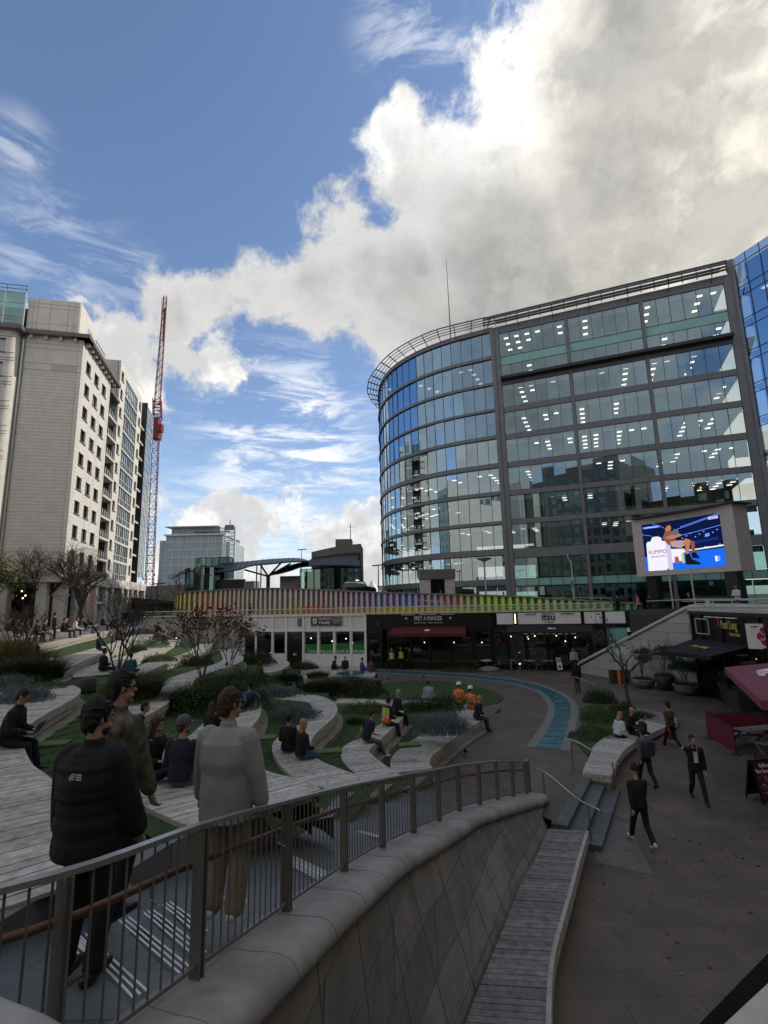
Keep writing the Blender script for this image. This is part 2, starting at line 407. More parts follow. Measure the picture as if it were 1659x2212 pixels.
skyc=mixc(1.0,skyc,(1.0,.98,1.0),'MULTIPLY')
# cloud bank laid out by direction: (photo x, photo y, angular radius)
wn=noise(D,2.2,5,.6);wv=vm('SUBTRACT',wn.outputs['Color'],(.5,.5,.5));W=vm('ADD',D,vm('SCALE',wv,s=.10))
wn2=noise(D,9.,4,.6);wv2=vm('SUBTRACT',wn2.outputs['Color'],(.5,.5,.5));W=vm('ADD',W,vm('SCALE',wv2,s=.03))
def bank(blobs):
    acc=None
    for px,py,r in blobs:
        d=vm('DISTANCE',W,ray(px,py));q=math_('MULTIPLY_ADD',d,-5.,r*5.)
        acc=q if acc is None else nd_smax(acc,q)
    return acc
def nd_smax(a,b):
    n=nd('ShaderNodeMath',operation='SMOOTH_MAX');L.new(a,n.inputs[0]);L.new(b,n.inputs[1]);n.inputs[2].default_value=.12;return n.outputs[0]
main=[(1300,200,.16),(1190,100,.085),(1090,210,.085),(1010,290,.065),(1420,80,.15),(1620,100,.2),(1070,340,.10),(1000,430,.14),(862,310,.07),(880,400,.10),(770,460,.085),(800,560,.11),(900,600,.15),(680,590,.085),(570,600,.07),(480,625,.07),(400,670,.06),(700,680,.075),(600,680,.05),(820,720,.06),(1100,550,.22),(1300,450,.2),(1500,400,.25),(1000,700,.14),(1200,650,.2),(1600,600,.3),(1900,300,.5),(2200,0,.5),(1550,-200,.2)]
low=[(505,775,.06),(535,830,.04),(420,790,.045),(235,760,.06),(280,850,.08),(340,940,.055),(370,985,.04),(310,1100,.06),(560,1160,.075),(640,1140,.06),(470,1170,.07),(700,1180,.075),(780,1170,.07),(400,1220,.08),(560,1240,.10),(760,1250,.10),(1000,1150,.2),(100,1000,.2)]
Dn=noise(W,5.,11,.66);fb=math_('SUBTRACT',Dn.outputs['Fac'],.5)
dm=math_('MULTIPLY_ADD',fb,1.7,bank(main));dl=math_('MULTIPLY_ADD',fb,2.2,bank(low))
# behind the viewer: broken cloud
bk=noise(D,1.6,7,.6);back=math_('MULTIPLY_ADD',bk.outputs['Fac'],4.,-1.55)
sx=nd('ShaderNodeSeparateXYZ');L.new(D,sx.inputs[0]);bmask=mr(sx.outputs['Y'],.25,-.15)
dens=math_('MAXIMUM',dm,dl);dens=math_('MAXIMUM',dens,math_('MULTIPLY_ADD',bmask,2.,math_('SUBTRACT',math_('MULTIPLY',back,bmask),2.)))
cov=mr(dens,-.04,.2)
# cirrus streaks, left and low centre
mp=nd('ShaderNodeMapping');mp.inputs['Scale'].default_value=(3.,3.,13.);mp.inputs['Rotation'].default_value=(0,R(-14),0);L.new(D,mp.inputs['Vector'])
ci=noise(mp.outputs[0],2.2,9,.68,.6)
def patch(px,py,r): return mr(vm('DISTANCE',D,ray(px,py)),r,r*.25)
cm=math_('MAXIMUM',patch(620,960,.24),math_('MULTIPLY',math_('MAXIMUM',patch(120,560,.15),patch(290,590,.07)),.3))
cm=math_('MAXIMUM',cm,math_('MULTIPLY',patch(40,310,.06),.35));cm=math_('MAXIMUM',cm,math_('MULTIPLY',patch(900,60,.12),.5));cm=math_('MAXIMUM',cm,math_('MULTIPLY',patch(640,1060,.3),.8))
cirr=math_('MULTIPLY',mr(ci.outputs['Fac'],.42,.66),cm)
# cloud colour: bright thin edges, grey body, warm towards the sun
body=noise(W,3.2,6,.55);bodyf=mr(body.outputs['Fac'],.38,.66)
edge=mr(dens,.15,.8,1,0)
lightn=noise(W,8.,6,.6);lf_=mr(lightn.outputs['Fac'],.42,.62)
grey=mixc(bodyf,(.25,.255,.26),(.42,.41,.395))
# cloud tops facing up-left catch light: compare density a small step away
We=vm('ADD',W,(.03,0,.035))
e2=noise(We,5.,6,.66);rel=math_('SUBTRACT',Dn.outputs['Fac'],e2.outputs['Fac']);relf=mr(rel,-.1,.1)
grey=mixc(math_('MULTIPLY',relf,.45),grey,(.55,.54,.52))
sunp=mr(vm('DOT_PRODUCT',D,ray(2300,480)),.72,1.0)
warm=mixc(sunp,(.86,.86,.85),(1.25,1.13,.93))
hot=math_('MAXIMUM',patch(1060,170,.2),patch(840,290,.09));hot=math_('MAXIMUM',hot,patch(1640,60,.14));hot=math_('MAXIMUM',hot,math_('MULTIPLY',patch(1640,470,.28),.85));hot=math_('MAXIMUM',hot,math_('MULTIPLY',patch(1500,380,.2),.3))
cc=mixc(math_('MULTIPLY',edge,math_('MULTIPLY_ADD',hot,.55,.45)),grey,warm)
cc=mixc(math_('MULTIPLY',math_('MULTIPLY',hot,lf_),.8),cc,(1.1,1.03,.9))
cc=mixc(math_('MULTIPLY',sunp,.4),cc,(.85,.80,.68))
lowf=mr(dl,.0,.12);lowsel=math_('MULTIPLY',lowf,mr(math_('SUBTRACT',dl,dm),-.05,.1))
cc=mixc(math_('MULTIPLY',lowsel,.75),cc,mixc(lf_,(.58,.58,.59),(1.0,.98,.93)))
# haze brightens the sky low down
hz=mr(sx.outputs['Z'],.34,.0)
skyc=mixc(math_('MULTIPLY',hz,.42),skyc,(.55,.66,.78))
col=mixc(math_('MULTIPLY',cirr,.95),skyc,(.92,.93,.95))
col=mixc(cov,col,cc)
bg=nd('ShaderNodeBackground');out=nd('ShaderNodeOutputWorld');L.new(col,bg.inputs['Color']);bg.inputs['Strength'].default_value=1.;L.new(bg.outputs[0],out.inputs[0])
w.cycles.sampling_method='MANUAL';w.cycles.sample_map_resolution=512
sc.view_settings.view_transform='Standard';sc.view_settings.look='None';sc.view_settings.exposure=.28;sc.view_settings.gamma=1
cy=sc.cycles;cy.use_denoising=True;cy.max_bounces=6;cy.diffuse_bounces=3;cy.glossy_bounces=4;cy.transparent_max_bounces=16;cy.transmission_bounces=4;cy.caustics_reflective=False;cy.caustics_refractive=False;cy.sample_clamp_indirect=6
sc.render.film_transparent=False
# ---------------------------------------------------------------- ground and terraces
mb=MB();mb.face([(-1500,-1500,-1.2),(1500,-1500,-1.2),(1500,1500,-1.2),(-1500,1500,-1.2)],'ground');mb.build('ground',kind='structure')
SP=Vector((-13,46.6,0));SU=Vector((.967,-.2515,0)).normalized();SN=Vector((SU.y,-SU.x,0))  # shop line; SN towards the viewer
def S(s,o=0,z=0): return SP+SU*s+SN*o+Vector((0,0,z))
# plaza floor
mb=MB();mb.poly([(-30,52,0),(-30,14,0),(1.2,16.4,0),(3.3,15.2,0),(4.15,13.75,0),(6.1,17.2,0),(8.2,20.2,0),(10.5,24,0),(12.2,27.5,0),(26,30,0),(26,40,0),tuple(S(36,-1)),tuple(S(-12,-3))],'sett');mb.build('plaza_floor',kind='structure',tri=True)
# lower walkway, ramping up to the plaza level
mb=MB();ys=[-12,10,15,18,21,24,27.6,32];zs=[-.45,-.45,-.45,-.36,-.22,-.1,-.012,-.012]
rows=[]
for y,z in zip(ys,zs):rows.append([(x,y,z) for x in(-6,4,9,14,20,30)])
for a,b in zip(rows,rows[1:]):
    for i in range(5):mb.face([a[i],a[i+1],b[i+1],b[i]],'sett')
mb.build('lower_walkway',kind='structure')
# edge wall between plaza and walkway, three granite steps
st=MB()
A=Vector((6.2,17.3,0));B=Vector((4.1,13.7,0));d=(B-A).normalized();n=Vector((-d.y,d.x,0));n=n if n.x>0 else -n
for i in range(3):
    z=-.15*i;a0=A+n*(.38*i-.1+.0*i);b0=B+n*(.38*i-.1);z0=-.45-.02
    w_=.40
    st.prism([(*(a0+d*(-.05))[:2],z0),(*(b0)[:2],z0),(*(b0+n*w_)[:2],z0),(*(a0+n*w_-d*.05)[:2],z0)],z-.001*i-z0-.005,'slab')
st.build('granite_steps',label='three blue grey granite steps between the plaza and the lower walkway',cat='steps')
# tactile ribbed paving at top and foot of the steps
rb=MB()
for c0,l,wd,z in ((Vector((5.0,12.35,-.446)),2.6,1.15,-.446),(Vector((4.35,17.1,.006)),2.9,.95,.006)):
    for k in range(int(wd/.06)):
        o_=n*(.06*k-wd/2)
        a_=c0+o_-d*l/2;b_=c0+o_+d*l/2
        if z<0:a_=a_+Vector((.25,1.5,0));b_=b_+Vector((.9,1.2,0))
        rb.bar(a_,b_,.03,.012,'ring')
rb.build('tactile_paving',kind='structure')
# ring: round lawn, granite band, blue glass channel
lawn=smoothline([(-3,28.5,0),(-2.2,32,0),(-.62,34.95,0),(1.04,36.29,0),(3.14,36.32,0),(5.0,34.78,0),(6.08,32.63,0),(6.52,30.8,0),(6.38,29.23,0),(5.67,28.08,0),(4.2,27.4,0),(2,27.2,0),(-1,27.4,0),(-3,28.5,0)],.5)
mb=MB();mb.poly([(p.x,p.y,.03) for p in lawn[:-1]],'grass');mb.build('lawn',kind='structure',tri=True)
out_=smoothline([(-3.2,43.3,0),(-1.1,42.6,0),(1.8,41.16,0),(5.13,39.41,0),(7.96,36.77,0),(9.38,34.31,0),(9.93,31.48,0),(9.77,28.74,0),(9.04,26.16,0),(7.9,23.4,0),(6.31,19.77,0)],.3)
inn=smoothline([(-3.2,41.8,0),(-1.06,40.95,0),(1.72,39.7,0),(4.93,37.93,0),(7.67,35.48,0),(8.67,33.52,0),(9.16,31.32,0),(8.93,28.83,0),(8.3,26.3,0),(7.1,23.4,0),(5.5,20.12,0)],.3)
n_=90;oo=resample(out_,n=n_);ii=resample(inn,n=n_)
mb=MB()
for i in range(n_-1):
    a,b,c,e=oo[i],oo[i+1],ii[i+1],ii[i]
    if i%3==2:
        q=.8;b=a.lerp(b,q);c=e.lerp(c,q)
    if i%3==0:
        q=.0
    mb.face([(a.x,a.y,.013),(b.x,b.y,.013),(c.x,c.y,.013),(e.x,e.y,.013)],'blue1')
mb.build('water_channel',kind='structure')
mb=MB()
for line,sg in ((oo,1),(ii,-1)):
    ns=normals2(line);cc_=sum(line,Vector())/len(line)
    vs=[];fs=[]
    for p,nn in zip(line,ns):
        # travel runs back to front; outside lies on the left
        o1=nn*-sg
        for k in((-.02,.34) if sg>0 else (.34,-.02)):vs.append((p.x+o1.x*k,p.y+o1.y*k,.008))
    fs=[(2*i,2*i+1,2*i+3,2*i+2) for i in range(len(line)-1)]
    mb.raw(vs,fs,'ring')
mb.build('granite_kerb_band',kind='structure')
# terrace fronts F1..F7 (near -> far) with heights
f4=lambda y:2.1+.7*min(1,max(0,(13-y)/4.5))
ZF=[lambda y:.5,lambda y:1.05,lambda y:1.6,f4,lambda y:2.45,lambda y:2.75,lambda y:3.12,lambda y:3.5]
V=lambda l:[Vector((a,b,0)) for a,b in l]
RL=V([(-3.5,-1),(-3.35,3.2),(-3.1,5.0),(-2.6,6.7),(-1.75,8.3),(-1.25,9.8),(-.75,11.6),(.1,13.7),(.9,15.4),(1.6,16.9)])  # left edge of the ramp
F1=V([(1.5,16.2),(1.29,16.46),(1.22,16.89),(1.29,17.42),(1.47,17.92),(1.98,18.93),(2.77,20.52),(3.35,21.53),(3.89,22.5),(4.1,24.5),(3.6,26.0),(2.5,26.7),(.9,27.1),(-1.2,27.3),(-2.8,28.4),(-3.3,30),(-2.6,31.8),(-1.5,33.0),(-.9,34.4),(-.9,36.8),(-2.2,39.6),(-4.5,41.5),(-8,43)])
F2=V([(.45,13.9),(.22,14.24),(-.23,15.16),(-.59,16.1),(-.61,16.71),(.09,19.08),(.54,20.88),(.55,22.52),(.15,23.82),(-.39,24.34),(-2,25.0),(-3.6,26.2),(-4.6,28.2),(-4.9,30.5),(-5.4,33),(-6.6,36.4),(-7.2,38.6),(-9.5,41.5)])
F3=V([(-.3,11.9),(-.52,12.24),(-1.35,13.11),(-1.86,13.76),(-2.23,14.82),(-2.3,16.27),(-1.93,18.9),(-2.18,21.01),(-2.98,22.56),(-3.6,22.9),(-5.4,23.8),(-6.8,25.4),(-7.4,28),(-7.4,31),(-8.4,35),(-9.4,38),(-11,42)])
F4=V([(-1.0,8.0),(-1.3,8.5),(-2.3,9.73),(-3.33,11.86),(-3.96,13.8),(-3.98,14.71),(-4.06,16.34),(-4.42,18.18),(-4.97,19.74),(-5.8,20.6),(-7.4,21.6),(-8.6,23.0),(-9.3,25.2),(-9.3,27),(-9.0,29.5),(-9.1,32.5),(-10.2,36),(-12.5,42)])
F5=V([(-2.6,6.9),(-3.93,8.1),(-5.4,10.4),(-6.6,13.0),(-6.98,14.6),(-7.11,16.18),(-7.3,17.4),(-7.9,18.8),(-8.6,20.0),(-9.9,21.8),(-10.9,23.3),(-11.5,24.8),(-12.0,27.6),(-12.2,30.3),(-12.0,32.5),(-12.6,36),(-14.5,43)])
F6=V([(-2.9,6.2),(-4.6,8.2),(-6.2,11),(-7.6,13.8),(-8.6,16.8),(-9.6,19.2),(-10.9,21.0),(-12.2,22.6),(-13.0,24.4),(-13.7,27.5),(-13.9,30.06),(-14.2,32.5),(-15.5,36.5),(-17.5,44)])
F7=V([(-2.56,5.2),(-2.83,5.6),(-3.8,6.6),(-5.02,7.9),(-5.81,8.63),(-6.83,9.86),(-7.53,10.89),(-7.89,11.64),(-8.19,12.59),(-8.5,13.71),(-8.84,14.79),(-9.32,15.78),(-9.9,16.5),(-10.7,17.3),(-11.6,18.1),(-12.67,19.6),(-13.65,22.53),(-15.04,26.57),(-15.83,30.09),(-17.34,35.68),(-20.6,45.5)])
F8=V([(-9.5,4),(-13,12),(-15.2,18),(-17.0,23.0),(-17.9,25.5),(-19.4,29.0),(-20.4,32),(-22.2,37.65),(-23.3,42),(-25.3,49)])
FR=[F1,F2,F3,F4,F5,F6,F7,F8]
FRs=[]
for k,f in enumerate(FR):
    l=smoothline(f,.16)
    for p in l:p.z=ZF[k](p.y)
    FRs.append(l)
# lawns / beds : one sheet per level running from its front edge uphill under the next level
for k,l in enumerate(FRs):
    inner=[p+n_2*-.1 for p,n_2 in zip(l,normals2(l))]
    top=k==7
    if not top:
        nx=FRs[k+1]
        # strip mesh between this front and the next one
        a=resample(inner,n=60);b=resample([p+n_2*-.3 for p,n_2 in zip(nx,normals2(nx))],n=60)
        mb=MB();vs=[];m_=5
        for i in range(60):
            for j in range(m_+1):
                t=j/m_;q=a[i].lerp(b[i],t);z=ZF[k](q.y)-.07+.06*max(0,t-.6)
                vs.append((q.x,q.y,z))
        mb.raw(vs,[(i*(m_+1)+j,(i+1)*(m_+1)+j,(i+1)*(m_+1)+j+1,i*(m_+1)+j+1) for i in range(59) for j in range(m_)],'grass')
        mb.build('terrace_lawn',kind='structure',smooth=True)
    else:
        mb=MB();a=[(p.x,p.y,3.5-.02) for p in inner]
        mb.poly(a+[(-33,66,3.5-.02),(-140,120,3.5-.02),(-140,0,3.5-.02),(-30,-8,3.48)],'deckslab')
        mb.face([(-33,66,3.48),(-140,120,3.48),(-140,150,4.1),(-38,105,4.1)],'deckslab')
        mb.face([(-33,66,3.48),(-38,105,4.1),(-28,105,4.1),(-26.0,49.5,3.48)],'deckslab')
        mb.build('upper_terrace',kind='structure',tri=True)
def bench(name,k,seg,back=None,width=1.45,mtop='wood',label='',y0=None,y1=None,foot=True):
    """planked serpentine seat along front line k from point index fraction; planks run front to back"""
    l=FRs[k][seg[0]:seg[1]]
    L_=sum((b-a).length for a,b in zip(l,l[1:]));n=int(L_/.155)
    a=resample(l,n=n)
    if back:
        bk=smoothline(back,.2);b=resample(bk,n=n)
    else:
        wf=width if callable(width) else (lambda t:width)
        b=[p+n_2*-wf(i/n) for i,(p,n_2) in enumerate(zip(a,normals2(a)))]
        for _ in range(14):
            b=[b[0]]+[(b[i-1]+b[i]+b[i+1])/3 for i in range(1,len(b)-1)]+[b[-1]]
    for p in b:p.z=ZF[k](p.y)
    e=empty(name,(a[0].x,a[0].y,0),label=label,cat='bench',group='serpentine timber benches on the terraces')
    rel=lambda p,dz=0:(p.x-a[0].x,p.y-a[0].y,p.z+dz)
    mb=MB();rnd=random.Random(k*7+seg[0])
    for i in range(n-1):
        g=.045;a0=a[i].lerp(a[i+1],g);a1=a[i].lerp(a[i+1],1-g);b0=b[i].lerp(b[i+1],g);b1=b[i].lerp(b[i+1],1-g)
        dz=rnd.uniform(-.004,.004)
        top=[rel(a0,dz),rel(a1,dz),rel(b1,dz),rel(b0,dz)];bot=[rel(a0,-.04),rel(a1,-.04),rel(b1,-.04),rel(b0,-.04)]
        mb.raw(top+bot,[(0,1,2,3),(0,4,5,1),(1,5,6,2),(2,6,7,3),(3,7,4,0)],mtop)
    mb.build('seat_planks',e)
    off=Vector((a[0].x,a[0].y,0));ar=[p-off for p in a];br=[p-off for p in b]
    mb=MB()
    sweep(mb,ar,[(-.03,-.012),(-.03,.004),(.035,.004),(.035,-.2),(-.03,-.2)],'fascia')
    sweep(mb,ar,[(-.06,-.23),(.0,-.23),(.0,-.37),(-.06,-.37)],'fascia')
    sweep(mb,br,[(-.02,.0),(-.02,-.12)],'fascia')
    mb.build('fascia_board',e)
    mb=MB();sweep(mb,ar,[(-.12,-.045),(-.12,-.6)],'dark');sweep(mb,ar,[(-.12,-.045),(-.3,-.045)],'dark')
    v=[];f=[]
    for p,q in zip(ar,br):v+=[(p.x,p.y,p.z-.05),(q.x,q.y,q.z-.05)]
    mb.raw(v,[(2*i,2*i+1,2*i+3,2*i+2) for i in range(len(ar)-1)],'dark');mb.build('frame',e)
    if foot:
        mb=MB();h=-.40 if k else -.38
        sweep(mb,ar,[(-.1,h),(.22,h-.01),(.25,h-.04),(.25,h-.35)],'foot');mb.build('foot_course',e)
    return e,a,b
def idx(k,y,near=True,x=None):
    l=FRs[k];r=range(len(l));best=min(r,key=lambda i:abs(l[i].y-y)+(abs(l[i].x-x) if x is not None else 0));return best
def bl(f,pts,k): return GL(f,pts,ZF[k])
bench('terrace_bench',0,(2,idx(0,27.2,x=-.5)),back=None,width=lambda t:.95+.35*(t<.3),label='lowest serpentine timber bench, where the two orange workers sit beside the paving')
bench('terrace_bench',1,(2,idx(1,25.2,x=-2.5)),back=bl(Z1,[(720,665),(640,610),(595,550),(600,500),(650,465),(720,440),(780,385),(850,350),(860,310),(820,275)],1)+V([(-2.5,23.9)]),label='serpentine timber bench holding the man in a dark polo shirt and two vest wearers')
bench('terrace_bench',2,(2,idx(2,23.8,x=-5.4)),back=bl(Z1,[(520,710),(350,650),(260,560),(240,490),(280,440),(380,380),(440,320),(440,280),(400,262)],2)+V([(-4.6,22.1),(-5.6,22.6)]),label='serpentine timber bench with the long haired blonde woman and her dark coated companion')
bench('terrace_bench',3,(1,idx(3,20.9,x=-6.2)),back=V([(-2.58,7.0),(-3.93,8.15),(-5.2,10.3),(-5.6,12.2),(-5.42,14.21),(-5.5,15.35),(-5.6,16.8),(-6.0,18.2),(-6.6,19.2)]),label='wide timber deck bench where the eating woman and the man in a cap sit')
bench('terrace_bench',3,(idx(3,21.8,x=-7.6),idx(3,41)),width=1.25,label='far timber bench curving past the copper leaved shrub tree')
bench('terrace_bench',4,(idx(4,13.6),idx(4,42)),width=lambda t:1.7-.6*min(1,t*1.3),label='long timber bench whose rounded nose lies right of the tall grass clump')
bench('terrace_bench',5,(idx(5,22.2,x=-12),idx(5,43)),width=1.3,label='timber bench under the bare multi stemmed tree, its blunt end beside the bollard light')
F7s=FRs[6];nn_=normals2(F7s)
bench('terrace_bench',6,(1,idx(6,16.9,x=-10.3)),back=V([(-3.4,4.6),(-3.9,5.2),(-5.3,6.3),(-7.0,7.6),(-8.6,9.3),(-10.0,11.4),(-11.2,13.2),(-11.6,15.2),(-11.9,16.6)]),label='broad timber deck bench at the left edge with the man working at a laptop')
bench('terrace_bench',6,(idx(6,19.4,x=-12.6),idx(6,45)),width=1.6,label='straight upper timber bench with the toddler in a white hood at its near end')
l8=FRs[7]
e=empty('terrace_edge_wall',(l8[0].x,l8[0].y,0),label='long planked retaining edge of the top terrace below the seated crowd',cat='retaining wall')
off=Vector((l8[0].x,l8[0].y,0));r8=[p-off for p in l8]
mb=MB();sweep(mb,r8,[(-.5,.0),(-.02,.012),(.05,.012),(.05,-.24),(0,-.24)],'fascia');sweep(mb,r8,[(0,-.26),(0,-.5),(-.05,-.5)],'fascia');mb.build('fascia_board',e)
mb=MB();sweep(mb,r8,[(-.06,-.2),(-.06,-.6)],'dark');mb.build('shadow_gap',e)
# far platforms in front of the fitness centre
def platform(pts,z,label,hole=None):
    l=smoothline([Vector((a,b,0)) for a,b in pts+[pts[0]]],.3)[:-1];c=sum(l,Vector())/len(l)
    e=empty('timber_platform',(c.x,c.y,0),label=label,cat='platform')
    r=[p-c for p in l];mb=MB();mb.poly([(p.x,p.y,z-.03) for p in r],'dark');mb.build('base',e,tri=True)
    # planks clipped to the outline by scanline
    mb=MB();ymin=min(p.y for p in r);ymax=max(p.y for p in r);y=ymin
    while y<ymax-.05:
        xs=[]
        for yy in(y+.01,y+.15):
            x_=sorted(a.x+(b.x-a.x)*(yy-a.y)/(b.y-a.y) for a,b in zip(r,r[1:]+r[:1]) if (a.y-yy)*(b.y-yy)<0)
            xs.append((x_[0],x_[-1]) if len(x_)>=2 else None)
        if xs[0] and xs[1]:
            x0=max(xs[0][0],xs[1][0]);x1=min(xs[0][1],xs[1][1])
            mb.bb(x0,x1,y+.01,y+.15,z-.035,z+.005*random.random(),'wood')
        y+=.165
    mb.build('planks',e)
    # orientation so that outward is to the right
    area=sum(a.x*b.y-b.x*a.y for a,b in zip(r,r[1:]+r[:1]));rr=r if area>0 else r[::-1]
    rr=rr+[rr[0],rr[1]]
    mb=MB();sweep(mb,rr,[(-.12,z+.012),(.04,z+.012),(.04,z-.2),(0,z-.2)],'fascia',True);sweep(mb,rr,[(.0,z-.24),(.0,-.02)],'foot',True);mb.build('fascia_board',e)
    return e
platform([(-1.0,36.9),(-.85,35.2),(-1.4,33.6),(-3.0,32.6),(-4.6,31.9),(-5.6,32.4),(-6.2,35),(-6.4,38.0),(-5.2,40),(-3.2,40.6),(-1.8,39.2)],.62,'round timber platform with a dark pool before the white shopfront')
platform([(-8.6,32.9),(-7.2,32.2),(-6.8,34.5),(-7.1,37.2),(-8.4,39.6),(-10.2,39.0),(-10.0,35.6)],1.35,'far angular timber platform left of the round one')
mb=MB();mb.lathe([(0,0),(1.0,0)],'water',(0,0,0),n=24,sy=1.2);mb.build('puddle',loc=(-2.6,36.4,.632),kind='structure')
# stepping pads in the grass
for k,f,c in ((3,q4,(910,580)),(2,q4,(1350,668)),(1,q6,(560,655)),(5,c5,(310,1015))):
    p=Gz(f(*c),lambda y:ZF[k](y)-.02)
    mb=MB();mb.box((0,0,0),(.7,.4,.07),'pad',rz=.2);mb.build('stepping_pad',label=None,kind='structure',loc=(p.x,p.y,p.z-.02))
# ---------------------------------------------------------------- ramp, wall, railing
POST=[(-2.45,2.45,4.25),(-1.735,2.95,4.21),(-1.33,3.84,4.07),(-.98,5.18,3.73),(-.57,6.6,3.36),(-.13,7.98,2.98),(.37,9.0,2.73),(.9,10.2,2.41),(1.44,11.4,2.11),(2.02,12.3,1.87),(2.58,13.07,1.67),(3.15,13.9,1.42),(3.75,14.9,1.10),(3.9,15.17,1.05)]
HT=[1.0,.96,.95,.95,.94,.93,.92,.91,.90,.89,.88,.87,.85,.85]
RT=[Vector(p) for p in POST]
RB=[Vector((p[0],p[1],p[2]-h)) for p,h in zip(POST,HT)]
rzf=lambda y:[(2.35,3.2),(3.84,3.05),(5.2,2.75),(8,2.03),(9,1.78),(10.2,1.47),(11.4,1.18),(12.3,.95),(13.07,.74),(13.9,.5),(15.17,.16),(16.3,0.006),(40,.006)]
def zr(y):
    t=rzf(0)
    if y<=t[0][0]:return t[0][1]
    for (a,za),(b,zb) in zip(t,t[1:]):
        if y<=b:return za+(zb-za)*(y-a)/(b-a)
    return t[-1][1]
fine=smoothline(RB,.25)
# ramp floor: strip between the coping and the terrace side
rl=smoothline(RL,.25);n=80
a=resample([p+q*-.02 for p,q in zip(fine,normals2(fine))],n=n);b=resample([p for p in rl if p.y>2.0],n=n)
mb=MB();vs=[]
for i in range(n):
    for j in range(4):
        q=a[i].lerp(b[i],j/3);vs.append((q.x,q.y,zr((a[i].y+b[i].y)/2)))
mb.raw(vs,[(i*4+j,(i+1)*4+j,(i+1)*4+j+1,i*4+j+1) for i in range(n-1) for j in range(3)],'slab');mb.build('ramp',kind='structure')
mb=MB();mb.face([(-3.45,-3,3.2),(-.9,-3,3.2),(-1.6,2.3,3.2),(-3.35,2.3,3.2)],'slab');mb.build('landing',kind='structure',tri=True)
mb=MB();mb.poly([(-3.12,5.0,3.04),(-3.37,3.2,3.04),(-3.5,-3,3.04),(-12,-3,3.04),(-9.6,4.1,3.04),(-2.72,5.32,3.04)],'grass');mb.build('terrace_lawn',kind='structure',tri=True)
# step nosings: triple white lines across the ramp
mb=MB();cn_=lambda x,y:((x*1.6134)/1.8517,(2240+y*1.6134)/1.8517)
for A_,B_ in(((255,745),(488,930)),((240,790),(482,985)),((222,840),(470,1050)),((640,700),(812,790)),((640,715),(800,800)),((720,628),(940,690)),((60,860),(200,985)),((120,880),(330,1090))):
    pa=Gz(cn_(*A_),zr);pb=Gz(cn_(*B_),zr);dv=(pb-pa);dv.z=0;dv.normalize();nv=Vector((-dv.y,dv.x,0))
    for k in range(3):
        o=nv*.045*k;m_=12
        for q in range(m_):
            u=pa.lerp(pb,q/m_)+o;v=pa.lerp(pb,(q+1)/m_)+o;u=Vector((u.x,u.y,zr(u.y)+.012));v=Vector((v.x,v.y,zr(v.y)+.012));mb.bar(u,v,.014,.005,'white')
mb.build('step_nosing_lines',kind='structure')
# side wall of the terraces along the ramp
mb=MB();vs=[];fs=[]
rr=[p for p in smoothline(RL,.2) if p.y>2.2]
def terz(p):
    z=.0
    for k,l in enumerate(FRs[:7]):
        if p.y< l[0].y+.15 and (k<7):z=max(z,ZF[k](l[0].y))
    return z
hs=[terz(p) for p in rr]
for _ in range(3):hs=[hs[0]]+[(hs[i-1]+hs[i]+hs[i+1])/3 for i in range(1,len(hs)-1)]+[hs[-1]]
for p,h in zip(rr,hs):vs+=[(p.x,p.y,zr(p.y)-.3),(p.x,p.y,h-.02),(p.x-.25,p.y+.05,h-.02)]
mb.raw(vs,[(3*i+j,3*i+3+j,3*i+4+j,3*i+1+j) for i in range(len(rr)-1) for j in(0,1)],'deckslab')
mb.build('terrace_side_wall',label='low stone side wall where the terraces end along the ramp',cat='wall')
# retaining wall and bullnose coping
WB=V([(-1.9,.2),(-1.2,2.0),(-.75,3.4),(-.25,5.0),(.35,6.5),(.93,7.77),(1.5,8.9),(2.05,10.0),(2.55,11.0),(3.1,12.0),(3.55,12.85),(3.95,13.6),(4.35,14.5),(4.1,15.3)])
n=70;cp=resample(fine,n=n)
wb=resample(smoothline([Vector((-1.25,2.0,0)),Vector((-.75,3.3,0)),Vector((-.25,5.0,0)),Vector((.35,6.5,0)),Vector((.93,7.77,0)),Vector((1.5,8.9,0)),Vector((2.05,10.0,0)),Vector((2.55,11,0)),Vector((3.1,12,0)),Vector((3.55,12.85,0)),Vector((3.95,13.6,0)),Vector((4.25,14.3,0)),Vector((4.42,14.95,0))],.25),n=n)
e=empty('ramp_wall',(0,0,0),label='curved battered stone retaining wall with a rolled granite coping under the railing',cat='wall')
ns=normals2(cp)
prof=[(-.16,-.35),(-.16,-.01),(-.13,.01),(.0,.015),(.1,.015),(.14,.015),(.27,.03),(.37,.03),(.45,.01),(.50,-.04),(.52,-.10),(.50,-.16),(.45,-.20),(.38,-.215)]
mb=MB();sweep(mb,cp,[(o,z) for o,z in prof],'cope')
# rounded end of the coping
p=cp[-1];tdir=(cp[-1]-cp[-3]).normalized()
for i,(o,z) in enumerate(prof[:-1]):
    o2,z2_=prof[i+1]
    mb.face([p+ns[-1]*o+Vector((0,0,z)),p+ns[-1]*o2+Vector((0,0,z2_)),p+ns[-1]*o2*.9+tdir*.12+Vector((0,0,z2_-.02)),p+ns[-1]*o*.9+tdir*.12+Vector((0,0,z-.02))],'cope')
mb.face([p+ns[-1]*o*.9+tdir*.12+Vector((0,0,z-.02)) for o,z in prof],'cope')
